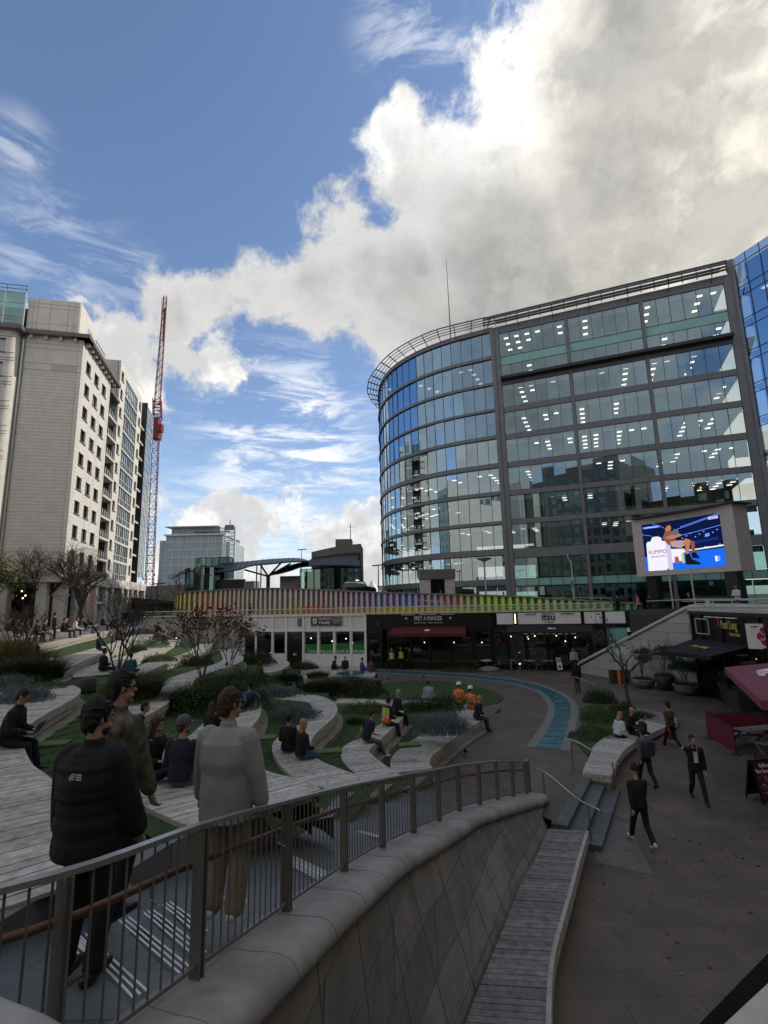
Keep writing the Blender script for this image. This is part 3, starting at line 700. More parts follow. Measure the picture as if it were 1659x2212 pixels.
# joints
for i in range(3,n-1,4):
    q=[cp[i]+ns[i]*o*1.004+Vector((0,0,z+.002)) for o,z in prof[2:]]
    mb.tube(q,.003,'rampwall',n=4,cap=False)
mb.build('coping',e,smooth=True)
mb=MB();vs=[]
for i in range(n):
    t=cp[i]+ns[i]*.41;t.z-=.19;q=Vector((wb[i].x,wb[i].y,-.47))
    for k in range(5):
        s_=t.lerp(q,k/4);vs.append(tuple(s_))
mb.raw(vs,[(i*5+j,(i+1)*5+j,(i+1)*5+j+1,i*5+j+1) for i in range(n-1) for j in range(4)],'rampwall')
q0=cp[-1]+ns[-1]*.46;q1=cp[-1]-ns[-1]*.16
mb.face([(q0.x,q0.y,q0.z-.24),(wb[-1].x,wb[-1].y,-.47),(q1.x,q1.y+.1,-.47),(q1.x,q1.y,q1.z-.1)],'rampwall')
for i in range(4,n-1,5):
    mb.bar(Vector(vs[i*5])+ns[i]*.004,Vector(vs[i*5+4])+ns[i]*.004,.006,.006,'joint',up=ns[i])
for k in(1,2,3):
    mb.tube([Vector(vs[i*5+k])+ns[i]*.003 for i in range(n)],.003,'joint',n=4,cap=False)
mb.build('wall_face',e,smooth=True)
# railing
e=empty('railing',(RB[0].x,RB[0].y,0),label='dark steel balustrade with flat top rail and vertical bars beside the ramp',cat='railing')
o0=Vector((RB[0].x,RB[0].y,0));top=[p-o0 for p in smoothline(RT,.2)];bot=[p-o0 for p in smoothline(RB,.2)]
mb=MB();sweep(mb,top,[(-.028,-.016),(-.028,.016),(.028,.016),(.028,-.016),(-.028,-.016)],'railtop');mb.build('top_rail',e)
mb=MB();sweep(mb,bot,[(-.02,.075),(-.02,.1),(.02,.1),(.02,.075),(-.02,.075)],'rail');mb.build('bottom_rail',e)
for t,b_ in zip(RT,RB):
    i=RT.index(t);d=(RT[min(i+1,len(RT)-1)]-RT[max(i-1,0)]);d.z=0;d.normalize();nn=Vector((d.y,-d.x,0))
    mb=MB();c=(t+b_)/2-o0;mb.box(c+nn*.0+d*.022+Vector((0,0,-.02)),(.014,.085,(t.z-b_.z)+.0),'rail',X=d,Y=nn);mb.box(c-d*.022+Vector((0,0,-.02)),(.014,.085,(t.z-b_.z)),'rail',X=d,Y=nn)
    mb.build('post',e)
ft=resample([p for p in smoothline(RT,.1)],step=.102);fb_=resample([p for p in smoothline(RB,.1)],n=len(ft))
k=0
for i,(t,b_) in enumerate(zip(ft,fb_)):
    if min((t-q).length for q in RT)<.05:continue
    mb=MB();mb.tube([t-o0-Vector((0,0,.02)),b_-o0+Vector((0,0,.08))],.0075,'rail',n=5);mb.build('baluster',e)
hr=[]
for t,b_,nn in zip(smoothline(RT,.25),smoothline(RB,.25),normals2(smoothline(RT,.25))):
    q=b_.lerp(t,.72)-nn*.09-o0;hr.append(q)
mb=MB();mb.tube(hr,.024,'handrail',n=8);mb.build('handrail',e,smooth=True)
for i in range(6,len(hr)-2,7):
    mb=MB();q=hr[i];nn=normals2(hr)[i];mb.tube([q,q+Vector((0,0,-.1)),q+Vector((0,0,-.12))+nn*.09],.008,'steel',n=6);mb.build('bracket',e)
# near parapets beside the viewer
mb=MB();l=smoothline([Vector((-3.4,2.75,4.3)),Vector((-1.75,2.2,4.3)),Vector((-1.42,2.05,4.3)),Vector((-.99,1.84,4.3)),Vector((-.78,1.4,4.3)),Vector((-.72,.2,4.3))],.1)
sweep(mb,l,[(1.0,-.9),(1.0,0),(.1,.0),(.05,-.012),(.015,-.04),(0,-.09),(0,-1)],'cope')
mb.build('near_parapet',label='rounded granite parapet corner at the bottom left',cat='parapet',smooth=True)
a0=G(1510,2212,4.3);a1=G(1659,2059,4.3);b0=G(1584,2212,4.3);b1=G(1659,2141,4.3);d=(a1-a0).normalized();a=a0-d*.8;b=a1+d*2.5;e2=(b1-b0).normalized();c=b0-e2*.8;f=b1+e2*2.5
mb=MB();mb.raw([a,b,f,c,a-Vector((0,0,.5)),b-Vector((0,0,.5))],[(0,1,2,3),(0,4,5,1)],'darkmat')  # black face stands in for the shade beside the coping
z3=Vector((0,0,.02));o2=Vector((.6,-.5,0));mb.raw([c+z3,f+z3,f+z3+o2,c+z3+o2,c-Vector((0,0,.01)),f-Vector((0,0,.01))],[(0,1,2,3),(0,4,5,1)],'palecope')
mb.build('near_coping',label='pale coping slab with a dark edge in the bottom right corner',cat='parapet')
# curved timber bench at the foot of the wall
fr=smoothline([Vector((1.6,6.3,0)),Vector((1.94,7.5,0)),Vector((2.43,8.87,0)),Vector((3.0,10.0,0)),Vector((3.4,10.75,0)),Vector((4.05,12.0,0)),Vector((4.72,13.25,0))],.12)
bk=resample([Vector((p.x,p.y,0)) for p in smoothline([Vector((.4,6.45,0)),Vector((.93,7.77,0)),Vector((1.5,8.95,0)),Vector((2.05,10.05,0)),Vector((2.55,11.05,0)),Vector((3.1,12.0,0)),Vector((3.85,13.42,0))],.1)],n=len(fr))
e=empty('wall_bench',(fr[0].x,fr[0].y,-.45),label='curved weathered timber bench at the foot of the ramp wall',cat='bench')
o0=Vector((fr[0].x,fr[0].y,-.45));mb=MB()
for i in range(len(fr)-1):
    a0=fr[i].lerp(fr[i+1],.05)-o0;a1=fr[i].lerp(fr[i+1],.95)-o0;b0=bk[i].lerp(bk[i+1],.05)-o0;b1=bk[i].lerp(bk[i+1],.95)-o0
    q=Vector((0,0,random.uniform(-.004,.004)));dn=Vector((0,0,-.05))
    mb.raw([a0+q,a1+q,b1+q,b0+q,a0+dn,a1+dn,b1+dn,b0+dn],[(0,1,2,3),(0,4,5,1),(1,5,6,2),(3,7,4,0),(2,6,7,3)],'woodd')
mb.build('seat_planks',e)
mb=MB();sweep(mb,[p-o0 for p in fr],[(-.02,.01),(.05,.01),(.05,-.22),(-.02,-.22)],'fascia');mb.build('fascia_board',e)
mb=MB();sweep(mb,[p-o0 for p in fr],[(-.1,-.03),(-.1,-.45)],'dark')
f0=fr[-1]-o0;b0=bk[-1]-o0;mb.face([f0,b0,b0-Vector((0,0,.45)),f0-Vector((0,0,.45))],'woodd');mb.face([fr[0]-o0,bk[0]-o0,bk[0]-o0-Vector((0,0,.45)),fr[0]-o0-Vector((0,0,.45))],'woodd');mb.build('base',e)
# second bench round the planter on the right
top=.12
def flatbench(pts,bpts,z,label,zb=-.45):
    fr=smoothline([Vector((a,b,0)) for a,b in pts],.13);bk=resample(smoothline([Vector((a,b,0)) for a,b in bpts],.1),n=len(fr))
    e=empty('planter_bench',(fr[0].x,fr[0].y,zb),label=label,cat='bench');o0=Vector((fr[0].x,fr[0].y,zb));mb=MB()
    for i in range(len(fr)-1):
        u=Vector((0,0,z));a0=fr[i].lerp(fr[i+1],.05)+u-o0;a1=fr[i].lerp(fr[i+1],.95)+u-o0;b0=bk[i].lerp(bk[i+1],.05)+u-o0;b1=bk[i].lerp(bk[i+1],.95)+u-o0;dn=Vector((0,0,-.05))
        mb.raw([a0,a1,b1,b0,a0+dn,a1+dn,b1+dn,b0+dn],[(0,1,2,3),(0,4,5,1),(1,5,6,2),(3,7,4,0),(2,6,7,3)],'wood')
    mb.build('seat_planks',e)
    f2=[p+Vector((0,0,z))-o0 for p in fr];mb=MB();sweep(mb,f2,[(-.02,.01),(.04,.01),(.04,-.2),(-.02,-.2)],'fascia')
    a=f2[0];b=bk[0]+Vector((0,0,z))-o0;mb.bar(a+(a-b).normalized()*.03-Vector((0,0,.1)),b-Vector((0,0,.1)),.05,.2,'fascia');mb.build('fascia_board',e)
    mb=MB();sweep(mb,f2,[(-.07,-.02),(-.07,-.62)],'foot');mb.face([a,b,b-Vector((0,0,.6)),a-Vector((0,0,.6))],'foot');mb.build('base',e)
flatbench([(6.76,16.58),(7.2,17.3),(7.55,17.95),(8.54,19.35),(9.79,20.65),(11.3,22.0),(12.5,23.0)],[(6.06,16.97),(6.5,17.8),(6.95,18.6),(7.7,19.95),(8.9,21.3),(10.3,22.6),(11.8,24.2)],.12,'timber bench beside the planter where the blonde woman in white sits')
mb=MB();mb.prism([(11.75,22.35,-.45),(12.75,23.3,-.45),(12.9,24.6,-.45),(12.1,25.8,-.45),(10.9,24.3,-.45)],.59,'ring');mb.build('planter_slab',label='pale stone corner slab of the planter beyond the timber bench',cat='planter')
mb=MB();mb.prism([(7.0,18.9,-.45),(8.0,20.5,-.45),(9.2,21.8,-.45),(10.6,23.1,-.45),(11.9,24.9,-.45),(12.0,26.2,-.45),(10.6,27.2,-.45),(9.6,26.5,-.45),(8.6,23.6,-.45),(7.2,20.3,-.45)],.5,'grass');mb.build('planter_soil',kind='structure',tri=True)
def rail_(pts,label,posts):
    e=empty('handrail',tuple(posts[0][1]),label=label,cat='handrail',group='stainless handrails at the steps');o=Vector(posts[0][1])
    mb=MB();mb.tube([Vector(p)-o for p in smoothline([Vector(q) for q in pts],.15)],.022,'steel',n=8);mb.build('rail',e,smooth=True)
    for a,b in posts:
        mb=MB();mb.tube([Vector(a)-o,Vector(b)-o],.02,'rail',n=6);mb.lathe([(.05,0),(.05,.015),(.0,.02)],'steel',Vector(b)-o,n=10);mb.build('post',e)
rail_([(4.0,14.95,.88),(4.25,14.6,.88),(4.75,13.8,.52),(5.05,13.25,.47),(5.1,13.2,.40)],'stainless handrail falling from the railing end beside the wall bench',[((4.32,15.2,.8),(4.32,15.2,0)),((4.9,13.5,.46),(4.9,13.5,-.45))])
rail_([(5.85,17.75,.80),(5.95,17.75,.88),(6.2,17.6,.85),(6.9,16.7,.5),(7.05,16.6,.46),(7.08,16.55,.35)],'stainless handrail at the far side of the steps beside the planter bench',[((6.0,17.6,.85),(6.0,17.6,0)),((6.95,16.75,.5),(6.95,16.75,-.45))])
# ---------------------------------------------------------------- shops under the deck
X3=SU;UPV=Vector((0,0,1))
def sbox(mb,s0,s1,z0,z1,o0,o1,m):
    """box on the shop line: along s, height z, offset o towards the viewer"""
    c=S((s0+s1)/2,(o0+o1)/2,(z0+z1)/2);mb.box((c.x,c.y,c.z),(s1-s0,abs(o1-o0),z1-z0),m,X=SU,Y=-SN)
def sx_(px,py): # shop-line coordinate and height seen at a pixel
    d=ray(px,py);N_=Vector((SN.x,SN.y,0));t=(SP.dot(N_))/(d.dot(N_));p=d*t;return (p-SP).dot(SU),p.z+E
def deckthing(name,label,cat): return empty(name,(0,0,0),label=label,cat=cat)
# deck slab, side walls
mb=MB()
mb.poly([tuple(S(-11.0,-.5,3.9)),tuple(S(30,-.5,3.9)),(45,38,3.9),(80,45,3.9),(80,130,3.9),(-30,130,3.9),(-30,66,3.9)],'deckslab');mb.build('upper_deck',kind='structure',tri=True)
e=deckthing('stone_wall','pale stone wall with a stair handrail left of the white shopfront','wall')
mb=MB();sbox(mb,-10.6,0,-.1,4.45,-.3,0,'whitestone');mb.build('stone_face',e)
mb=MB()
for k in range(9):
    a=S(-10.2+k*1.05,.05,3.75-k*.38);b=S(-10.2+(k+1)*1.05,.05,3.75-(k+1)*.38);mb.bar(a,b,.04,.05,'handrail')
    if k%2:mb.box(tuple(a-Vector((0,0,.08))),(.1,.05,.05),'lampw',X=SU,Y=-SN)
mb.build('lit_handrail',e)
mb=MB()
for k in range(16):
    z=3.4-k*.19;s0=-10.6+k*.55;sbox(mb,s0,s0+.56,z-.4 if z>.4 else 0,z,.1,2.2,'deckslab')
mb.build('stone_stair',label='broad stone stair descending beside the pale wall to the plaza',cat='stair')
# coping, tubes rails along the deck edge
e=deckthing('deck_parapet','pale coping and tubular rails along the deck edge above the shops','railing')
mb=MB();sbox(mb,-11,31.0,4.47,4.60,-.3,.12,'whiterail');mb.build('coping',e)
mb=MB();mb.tube([S(-11,.0,4.98),S(31,.0,4.98)],.05,'whiterail',n=8);mb.tube([S(-11,-.03,4.78),S(31,-.03,4.78)],.025,'whiterail',n=6);mb.build('rail',e)
for k in range(27):
    mb=MB();mb.bar(S(-10.8+k*1.6,0,4.6),S(-10.8+k*1.6,0,4.96),.05,.02,'whiterail',up=SU);mb.build('stanchion',e)
# --- fitness centre (white)
def shop(name,label): return deckthing(name,label,'shop')
e=shop('white_shopfront','white panelled shopfront with dark glazing and a green lettered band')
b0,b1=0,11.6
mb=MB();sbox(mb,b0,b1,3.15,4.4,-.4,0,'white')
for s in(-.08,1.21,2.82,4.16,5.79,7.21,8.68,10.19,11.5):sbox(mb,s,s+.16,.05,4.42,0,.09,'white')
sbox(mb,0,11.66,4.36,4.47,-.1,.14,'white');sbox(mb,0,11.66,3.05,3.17,-.1,.11,'white')
for k in range(12):sbox(mb,.2,11.6,3.1+k*.105,3.115+k*.105,0,.012,'whiterail')
mb.build('fascia',e)
def lites(e,s0,s1,z0,z1,o=-.05,m='glassshop',name='window',fm='white'):
    mb=MB();p=[S(s0,o,z0),S(s1,o,z0),S(s1,o,z1),S(s0,o,z1)];mb.face(p,m);w=mb.build(name,e)
    mb=MB();f=.05
    for a,b,c,d in((s0,s1,z0,z0+f),(s0,s1,z1-f,z1),(s0,s0+f,z0+f,z1-f),(s1-f,s1,z0+f,z1-f)):sbox(mb,a,b,c,d,o-.02,o+.05,fm)
    mb.build('frame',w);return w
mb=MB();sbox(mb,2.98,4.16,.05,1.1,-.1,.03,'white');sbox(mb,5.95,11.6,.05,1.1,-.1,.03,'white');mb.build('stall_riser',e)
lites(e,.1,1.2,.1,3.04);lites(e,2.98,4.15,1.12,3.04)
for a,b in((5.96,7.2),(7.38,8.67),(8.85,10.18),(10.36,11.49)):lites(e,a,b,1.12,3.04)
for s,ss in((1.38,2.81),(4.33,5.78)):
    mb=MB();sbox(mb,s,ss,.03,2.3,-.12,-.04,'blackp');dr=mb.build('door',e)
    for k in(.42,.55):
        mb=MB();sbox(mb,s+(ss-s)*k-.02,s+(ss-s)*k+.06,1.0,1.18,-.04,.0,'white');mb.build('push_plate',dr)
    lites(e,s,ss,2.32,3.04,fm='frame')
mb=MB();[sbox(mb,a+.05,b-.05,1.17,1.95,-.048,-.036,'green') for a,b in((5.96,7.2),(7.38,8.67),(8.85,10.18),(10.36,11.49))];mb.build('green_banner',e)
# interior
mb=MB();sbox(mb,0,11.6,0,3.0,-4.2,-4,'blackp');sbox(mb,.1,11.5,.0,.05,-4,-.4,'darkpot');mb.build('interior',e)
mb=MB()
for s,z in((6.2,2.4),(8.2,2.15),(9.5,2.35),(10.1,2.0)):mb.sph(tuple(S(s,-.9,z)),.06,'lampw')
mb.build('pendant_bulb',e)
sg=MB();sbox(sg,6.62,9.45,3.55,4.27,.1,.16,'greystone');sg=sg.build('shop_sign',e)
sp=MB()
c=S(7.0,.175,3.92);
sp.face([c+X3*a+UPV*b for a,b in((-.17,.24),(.17,.24),(.19,-.02),(.12,-.18),(0,-.27),(-.12,-.18),(-.19,-.02))],'white')
sp.face([c+SN*.004+X3*a+UPV*b for a,b in((-.03,.2),(.03,.2),(.03,-.22),(-.03,-.22))],'greystone');sp.face([c+SN*.006+X3*a+UPV*b for a,b in((-.15,.05),(.15,.05),(.15,.0),(-.15,.0))],'greystone')
sp.build('shield_emblem',sg)
text('Nuffield\nHealth',.36,'white',e,S(7.92,.17,3.98),X3,sx=1.05)
text('Fitness &\nWellbeing\nCentre',.21,'white',e,S(9.0,.17,4.02),X3)
text('Connecting your health & wellbeing',.36,'white',e,S(8.85,-.03,1.38),X3,ext=.004)
mb=MB();sbox(mb,1.0,1.3,3.45,4.05,.09,.15,'whiterail');mb.build('intercom_panel',e)
mb=MB();sbox(mb,5.3,5.7,3.5,4.2,.0,.06,'leafl');mb.build('notice_panel',e)
mb=MB();sbox(mb,6.9,9.2,4.3,4.33,.16,.24,'rail');mb.build('sign_lamp',e)
# --- sandwich shop (black / maroon)
e=shop('sandwich_shop','black shopfront with a maroon awning and white starred lettering')
mb=MB();sbox(mb,11.68,22.45,3.15,4.42,-.4,.02,'blackp')
for s in(11.68,12.9,13.45,15.4,17.0,18.7,20.5,21.9):sbox(mb,s,s+.16,.03,3.15,-.1,.06,'blackp')
sbox(mb,11.7,22.1,.03,.5,-.1,.02,'blackp');mb.build('fascia',e)
for a,b in((11.85,12.9),(13.6,15.4),(15.56,17.0),(17.2,18.7),(18.9,20.5),(20.7,21.9)):lites(e,a,b,.52,3.13,fm='blackp')
aw=MB()
aw.prism([S(14.05,.1,3.33),S(20.05,.1,3.33),S(20.2,1.3,2.85),S(13.9,1.3,2.85)],.03,'maroon');sbox(aw,13.9,20.2,2.66,2.87,1.28,1.3,'maroon');aw=aw.build('awning',e)
st=MB();c=S(17.0,.7,3.13)
pts=[];
for k in range(10):
    r=.24 if k%2==0 else .1;q=PI/2+k*PI/5;pts.append(c+X3*(r*1.4*math.cos(q))+(SN*-.92+UPV*.38)*(r*math.sin(q)))
st.poly(pts,'white');st.build('star_mark',aw,tri=True)
text('PRET A MANGER',.5,'white',e,S(17.0,.04,4.03),X3,sx=.62)
for s in(15.15,18.85):
    st=MB();c=S(s,.06,4.05);st.poly([c+X3*((.13 if k%2==0 else .05)*math.cos(PI/2+k*PI/5))+UPV*((.13 if k%2==0 else .05)*math.sin(PI/2+k*PI/5)) for k in range(10)],'white');st.build('star_mark',e,tri=True)
text('ORGANIC COFFEE  ★  FRESHLY MADE FOOD'.replace('★','-'),.12,'white',e,S(17.0,.04,3.68),X3)
mb=MB()
for a,b in((14.8,15.9),(16.3,17.7),(18.1,19.2)):sbox(mb,a,b,4.33,4.36,.1,.2,'white')
mb.build('sign_lamp',e)
mb=MB();sbox(mb,12.6,12.85,3.35,3.95,.04,.09,'frame');mb.build('bracket_sign',e)
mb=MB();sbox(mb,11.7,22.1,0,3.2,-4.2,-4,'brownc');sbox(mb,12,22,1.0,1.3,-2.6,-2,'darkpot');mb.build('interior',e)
mb=MB()
for s in(16.4,18.9,21.2):mb.sph(tuple(S(s,-1.2,2.0)),.05,'lampw')
mb.build('pendant_bulb',e)
# --- japanese takeaway (black / white)
e=shop('black_takeaway','black takeaway shopfront with white sign panels and a black awning')
mb=MB();sbox(mb,22.15,32.3,3.2,4.42,-.4,.02,'blackp')
for s in(22.15,23.2,24.6,26.2,27.8,29.3,30.45,32.1):sbox(mb,s,s+.16,.03,3.2,-.1,.06,'blackp')
mb.build('fascia',e)
mb=MB()
for a,b in((22.56,23.83),(24.18,28.86),(29.12,30.39),(30.63,32.0)):sbox(mb,a,b,3.5,4.36,.03,.07,'white')
mb.build('sign_panel',e)
for a,b in((22.3,23.2),(23.4,24.6),(24.8,26.2),(26.4,27.8),(28.0,29.3),(29.5,30.4)):lites(e,a,b,.4,3.18,fm='blackp')
mb=MB();sbox(mb,30.66,32.05,.7,3.18,-.1,-.06,'teals');mb.build('teal_window',e)
aw=MB();aw.prism([S(23.4,.1,3.4),S(29.6,.1,3.4),S(29.6,1.25,2.95),S(23.25,1.25,2.95)],.03,'blackcanvas');sbox(aw,23.25,29.6,2.72,2.97,1.23,1.25,'blackcanvas');aw=aw.build('awning',e)
text('itsu',.72,'ink',e,S(26.5,.09,4.0),X3,bold=.014)
text('eat beautiful',.15,'ink',e,S(26.5,.09,3.63),X3)
text('itsu',.42,'white',e,S(26.6,.7,3.2),X3,Z=(-SN.x*.92,-SN.y*.92,.38),shear=.3,bold=.008)
text('  salads     sushi     noodles     rice     soup     gyoza     bao     drinks  ',.14,'white',e,S(26.4,1.262,2.84),X3)
mb=MB()
for a,b in((24.7,25.6),(26.0,27.0),(27.4,28.4)):sbox(mb,a,b,4.28,4.31,.1,.2,'rail')
mb.build('sign_lamp',e)
mb=MB();sbox(mb,23.86,24.1,3.5,4.35,.06,.2,'blackp');mb.build('bracket_sign',e)
mb=MB();sbox(mb,23.94,24.02,3.55,4.3,.2,.22,'lampw');mb.build('lit_strip',e)
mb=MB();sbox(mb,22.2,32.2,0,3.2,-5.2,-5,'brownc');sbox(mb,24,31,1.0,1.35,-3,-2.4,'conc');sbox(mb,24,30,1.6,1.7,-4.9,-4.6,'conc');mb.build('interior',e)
mb=MB();rnd=random.Random(3)
for k in range(12):mb.sph(tuple(S(rnd.uniform(23,31),-rnd.uniform(1,4),rnd.uniform(1.9,2.6))),.055,'lampw')
mb.build('ceiling_spot',e)
mb=MB();mb.lathe([(.0,.0),(.06,-.02),(.13,-.28),(.14,-.3)],'white',tuple(S(32.1,.35,3.2)));mb.bar(S(32.1,.02,3.2),S(32.1,.35,3.2),.03,.03,'blackp');mb.build('wall_lamp',e)
for a,b,nm in((12.2,21.8,'pret'),(22.6,32,'it')):
    pass
# dark slate wall beyond
e=deckthing('slate_wall','dark slate clad wall between the takeaway and the white stair wall','wall')
mb=MB();sbox(mb,32.3,47,-.1,4.5,-.3,0,'greystone');mb.build('stone_face',e)
# white stair wall with diagonal rail
e=deckthing('stair_wall','white stone stair wall with a diagonal pipe rail beside the dark restaurant','wall')
C0=Vector((17.65,29.75,0));C1=Vector((14.2,38.2,0));dd=(C1-C0).normalized();LL=(C1-C0).length;nn=Vector((dd.y,-dd.x,0));nn=nn if nn.x<0 else -nn
mb=MB();m_=[];
def q_(t,z,o=0):return C0+dd*t+nn*o+Vector((0,0,z))
mb.poly([q_(0,-.1),q_(LL,-.1),q_(LL,.5),q_(0,4.7)],'whitestone');mb.poly([q_(0,-.1,-.35),q_(LL,-.1,-.35),q_(LL,.5,-.35),q_(0,4.7,-.35)][::-1],'whitestone');mb.face([q_(0,4.7),q_(LL,.5),q_(LL,.5,-.35),q_(0,4.7,-.35)],'whitestone');mb.build('stone_face',e)
mb=MB();mb.tube([q_(-12,4.85),q_(-.2,4.85),q_(.3,4.7),q_(LL,.75),q_(LL+.5,.4)],.11,'whiterail',n=10);mb.build('pipe_rail',e,smooth=True)
mb=MB()
for k in range(20):
    z=4.2-.21*k;t=.2+k*.42;mb.prism([q_(t,-.1,-.36),q_(t+.43,-.1,-.36),q_(t+.43,-.1,-2.4),q_(t,-.1,-2.4)],max(.1,z),'deckslab')
mb.build('stair_flight',e)
# dark restaurant on the right : facade along x=17.6
e=shop('restaurant','black clad restaurant corner with gold lettering and a black awning')
W0=Vector((17.65,29.7,0));W1=Vector((17.3,6.0,0));wd=(W1-W0).normalized();wn=Vector((wd.y,-wd.x,0));wn=wn if wn.x<0 else -wn
def w_(t,o=0,z=0):return W0+wd*t+wn*o+Vector((0,0,z))
def wbox(mb,t0,t1,z0,z1,o0,o1,m):
    c=w_((t0+t1)/2,(o0+o1)/2,(z0+z1)/2);mb.box(tuple(c),(t1-t0,abs(o1-o0),z1-z0),m,X=wd,Y=wn)
mb=MB();wbox(mb,0,23,-.5,4.62,-3,0,'blackp')
for t in(0.0,.9,2.6,5.4,7.2,9.0):wbox(mb,t,t+.18,-.4,4.5,0,.08,'blackp')
wbox(mb,0,23,2.85,3.02,0,.1,'blackp');wbox(mb,0,23,4.42,4.6,0,.12,'frame')
mb.build('wall',e)
mb=MB();wbox(mb,0,23,4.60,4.75,-3,.15,'whiterail');mb.build('coping',e)
for a,b in((1.2,2.5),(2.9,5.3),(5.7,7.1),(7.5,8.9)):
    mb=MB();wbox(mb,a,b,.5,2.6,.0,.03,'glassshop');mb.build('window',e)
mb=MB();t0,t1,z0,z1=.55,1.75,3.35,4.2
for a,b,c,d in((t0,t1,z0,z0+.05),(t0,t1,z1-.05,z1),(t0,t0+.05,z0,z1),(t1-.05,t1,z0,z1)):wbox(mb,a,b,c,d,.08,.12,'whiterail')
mb.build('framed_panel',e)
Xr=wd  # reads left to right seen from the square
text('Pearl Liang',.62,'gold',e,w_(3.46,.13,3.95),Xr,sx=.46,bold=.006)
text('Chinese Cuisine',.24,'gold',e,w_(3.85,.13,3.5),Xr,sx=.5)
mb=MB();wbox(mb,2.62,2.72,3.85,4.25,.1,.14,'redl');mb.build('red_mark',e)
mb=MB()
for a,b in((1.75,2.4),(2.6,3.3),(3.5,4.3)):wbox(mb,a,b,4.3,4.34,.2,.3,'white')
mb.build('sign_lamp',e)
aw=MB();aw.prism([w_(.4,.1,3.02),w_(4.9,.1,3.02),w_(4.6,1.9,2.55),w_(1.9,2.9,2.55)],.03,'blackcanvas')
aw.prism([w_(4.6,1.9,2.38),w_(1.9,2.9,2.38),w_(1.9,2.93,2.38),w_(4.6,1.93,2.38)],.2,'blackcanvas');aw.prism([w_(.4,.1,2.85),w_(1.9,2.9,2.38),w_(1.9,2.93,2.42),w_(.4,.13,2.9)],.18,'blackcanvas');aw=aw.build('awning',e)
zz=((w_(2.2,.2,3.02)-w_(2.2,2.3,2.6)).normalized())
text('Pearl Liang',.42,'gold',e,w_(2.9,1.35,2.86),Xr,Z=tuple(zz),sx=.75)
# flower sign
e=empty('flower_sign',tuple(w_(6.1,.5,3.0)),label='white board with a magenta flower emblem above the plum umbrella',cat='sign')
def rel(v):return v-w_(6.1,.5,3.0)
Xs=(wd*.45+-wn*-.0+Vector((.75,-.1,0))).normalized();
mb=MB();c=rel(AY(1613,1374,24.4)+Xs*.85);mb.box(tuple(c),(1.7,.08,1.15),'white',X=Xs);mb.build('board',e)
out=Xs.cross(UPV);mb=MB()
for k in range(6):
    q=k*PI/3;cc_=c+out*.05+Xs*(.27*math.cos(q))+UPV*(.27*math.sin(q));mb.poly([cc_+Xs*(.2*math.cos(a*PI/8))+UPV*(.2*math.sin(a*PI/8))+out*.001*k for a in range(16)],'petal' if 'petal' in M else 'redl')
mb.poly([c+out*.058+Xs*(.3*math.cos(a*PI/8))+UPV*(.3*math.sin(a*PI/8)) for a in range(16)],'petal' if 'petal' in M else 'redl');mb.build('flower_emblem',e)
mb=MB()
for k in range(6):
    q=k*PI/3+.3
    c2=c+out*.065+Xs*(.25*math.cos(q))+UPV*(.25*math.sin(q));mb.tube([c2+Xs*(.09*math.cos(a*.9+q))+UPV*(.09*math.sin(a*.9+q)) for a in range(5)],.022,'white',n=4)
mb.build('white_scroll',e)
mb=MB();mb.bar(rel(w_(5.6,0,4.0)),rel(w_(5.6,.5,4.0)),.04,.04,'frame');mb.build('arm',e)
# roof/deck behind the restaurant with railing
mb=MB();mb.poly([tuple(q_(-.4,4.5,-3)),tuple(W0+Vector((-.2,.2,4.5))),(17.3,6,4.5),(60,6,4.5),(60,60,4.5),(27,45,4.5)],'deckslab');mb.build('restaurant_deck',kind='structure',tri=True)
e=deckthing('deck_railing','double tube railing on the deck above the black restaurant','railing')
for z in(5.0,5.25):
    mb=MB();mb.tube([w_(.2,-.2,z),w_(23,-.2,z)],.035,'whiterail',n=6);mb.build('rail',e)
mb=MB();mb.tube([S(36,-.2,5.02),S(36+11.5,-.2,5.02)],.04,'whiterail',n=6);mb.tube([S(33.4,1,5.1),tuple(w_(.2,-.2,5.25))],.035,'whiterail',n=6)
mb.build('rail',e)
for k in range(14):
    mb=MB();mb.bar(w_(.3+k*1.6,-.2,4.6),w_(.3+k*1.6,-.2,5.25),.05,.02,'whiterail',up=wd);mb.build('stanchion',e)
# plum umbrellas
def brolly(c,label,s=1.0,rz=0):
    e=empty('parasol',c,rz,label=label,cat='parasol')
    h=2.95*s;r=2.0*s;ed=2.35*s;mb=MB();cs=[Vector((math.cos(PI/4+k*PI/2)*r*1.25,math.sin(PI/4+k*PI/2)*r*1.25,ed)) for k in range(4)];ap=Vector((0,0,h))
    for k in range(4):
        a,b=cs[k],cs[(k+1)%4];m1=(a+b)/2
        mb.face([ap,a,m1],'pinkcanvas');mb.face([ap,m1,b],'pinkcanvas');mb.face([a,b,b-Vector((0,0,.22)),a-Vector((0,0,.22))],'pinkcanvas')
    cn=mb.build('canopy',e)
    mb=MB()
    for a in cs:mb.tube([ap-Vector((0,0,.1)),a-Vector((0,0,.05))],.02,'frame',n=5)
    mb.build('ribs',e)
    mb=MB();mb.tube([(0,0,0),(0,0,h+.05)],.035,'frame');mb.build('pole',e)
    mb=MB();mb.lathe([(.35,0),(.35,.06),(.05,.1)],'frame');mb.build('base',e)
    return e,cn
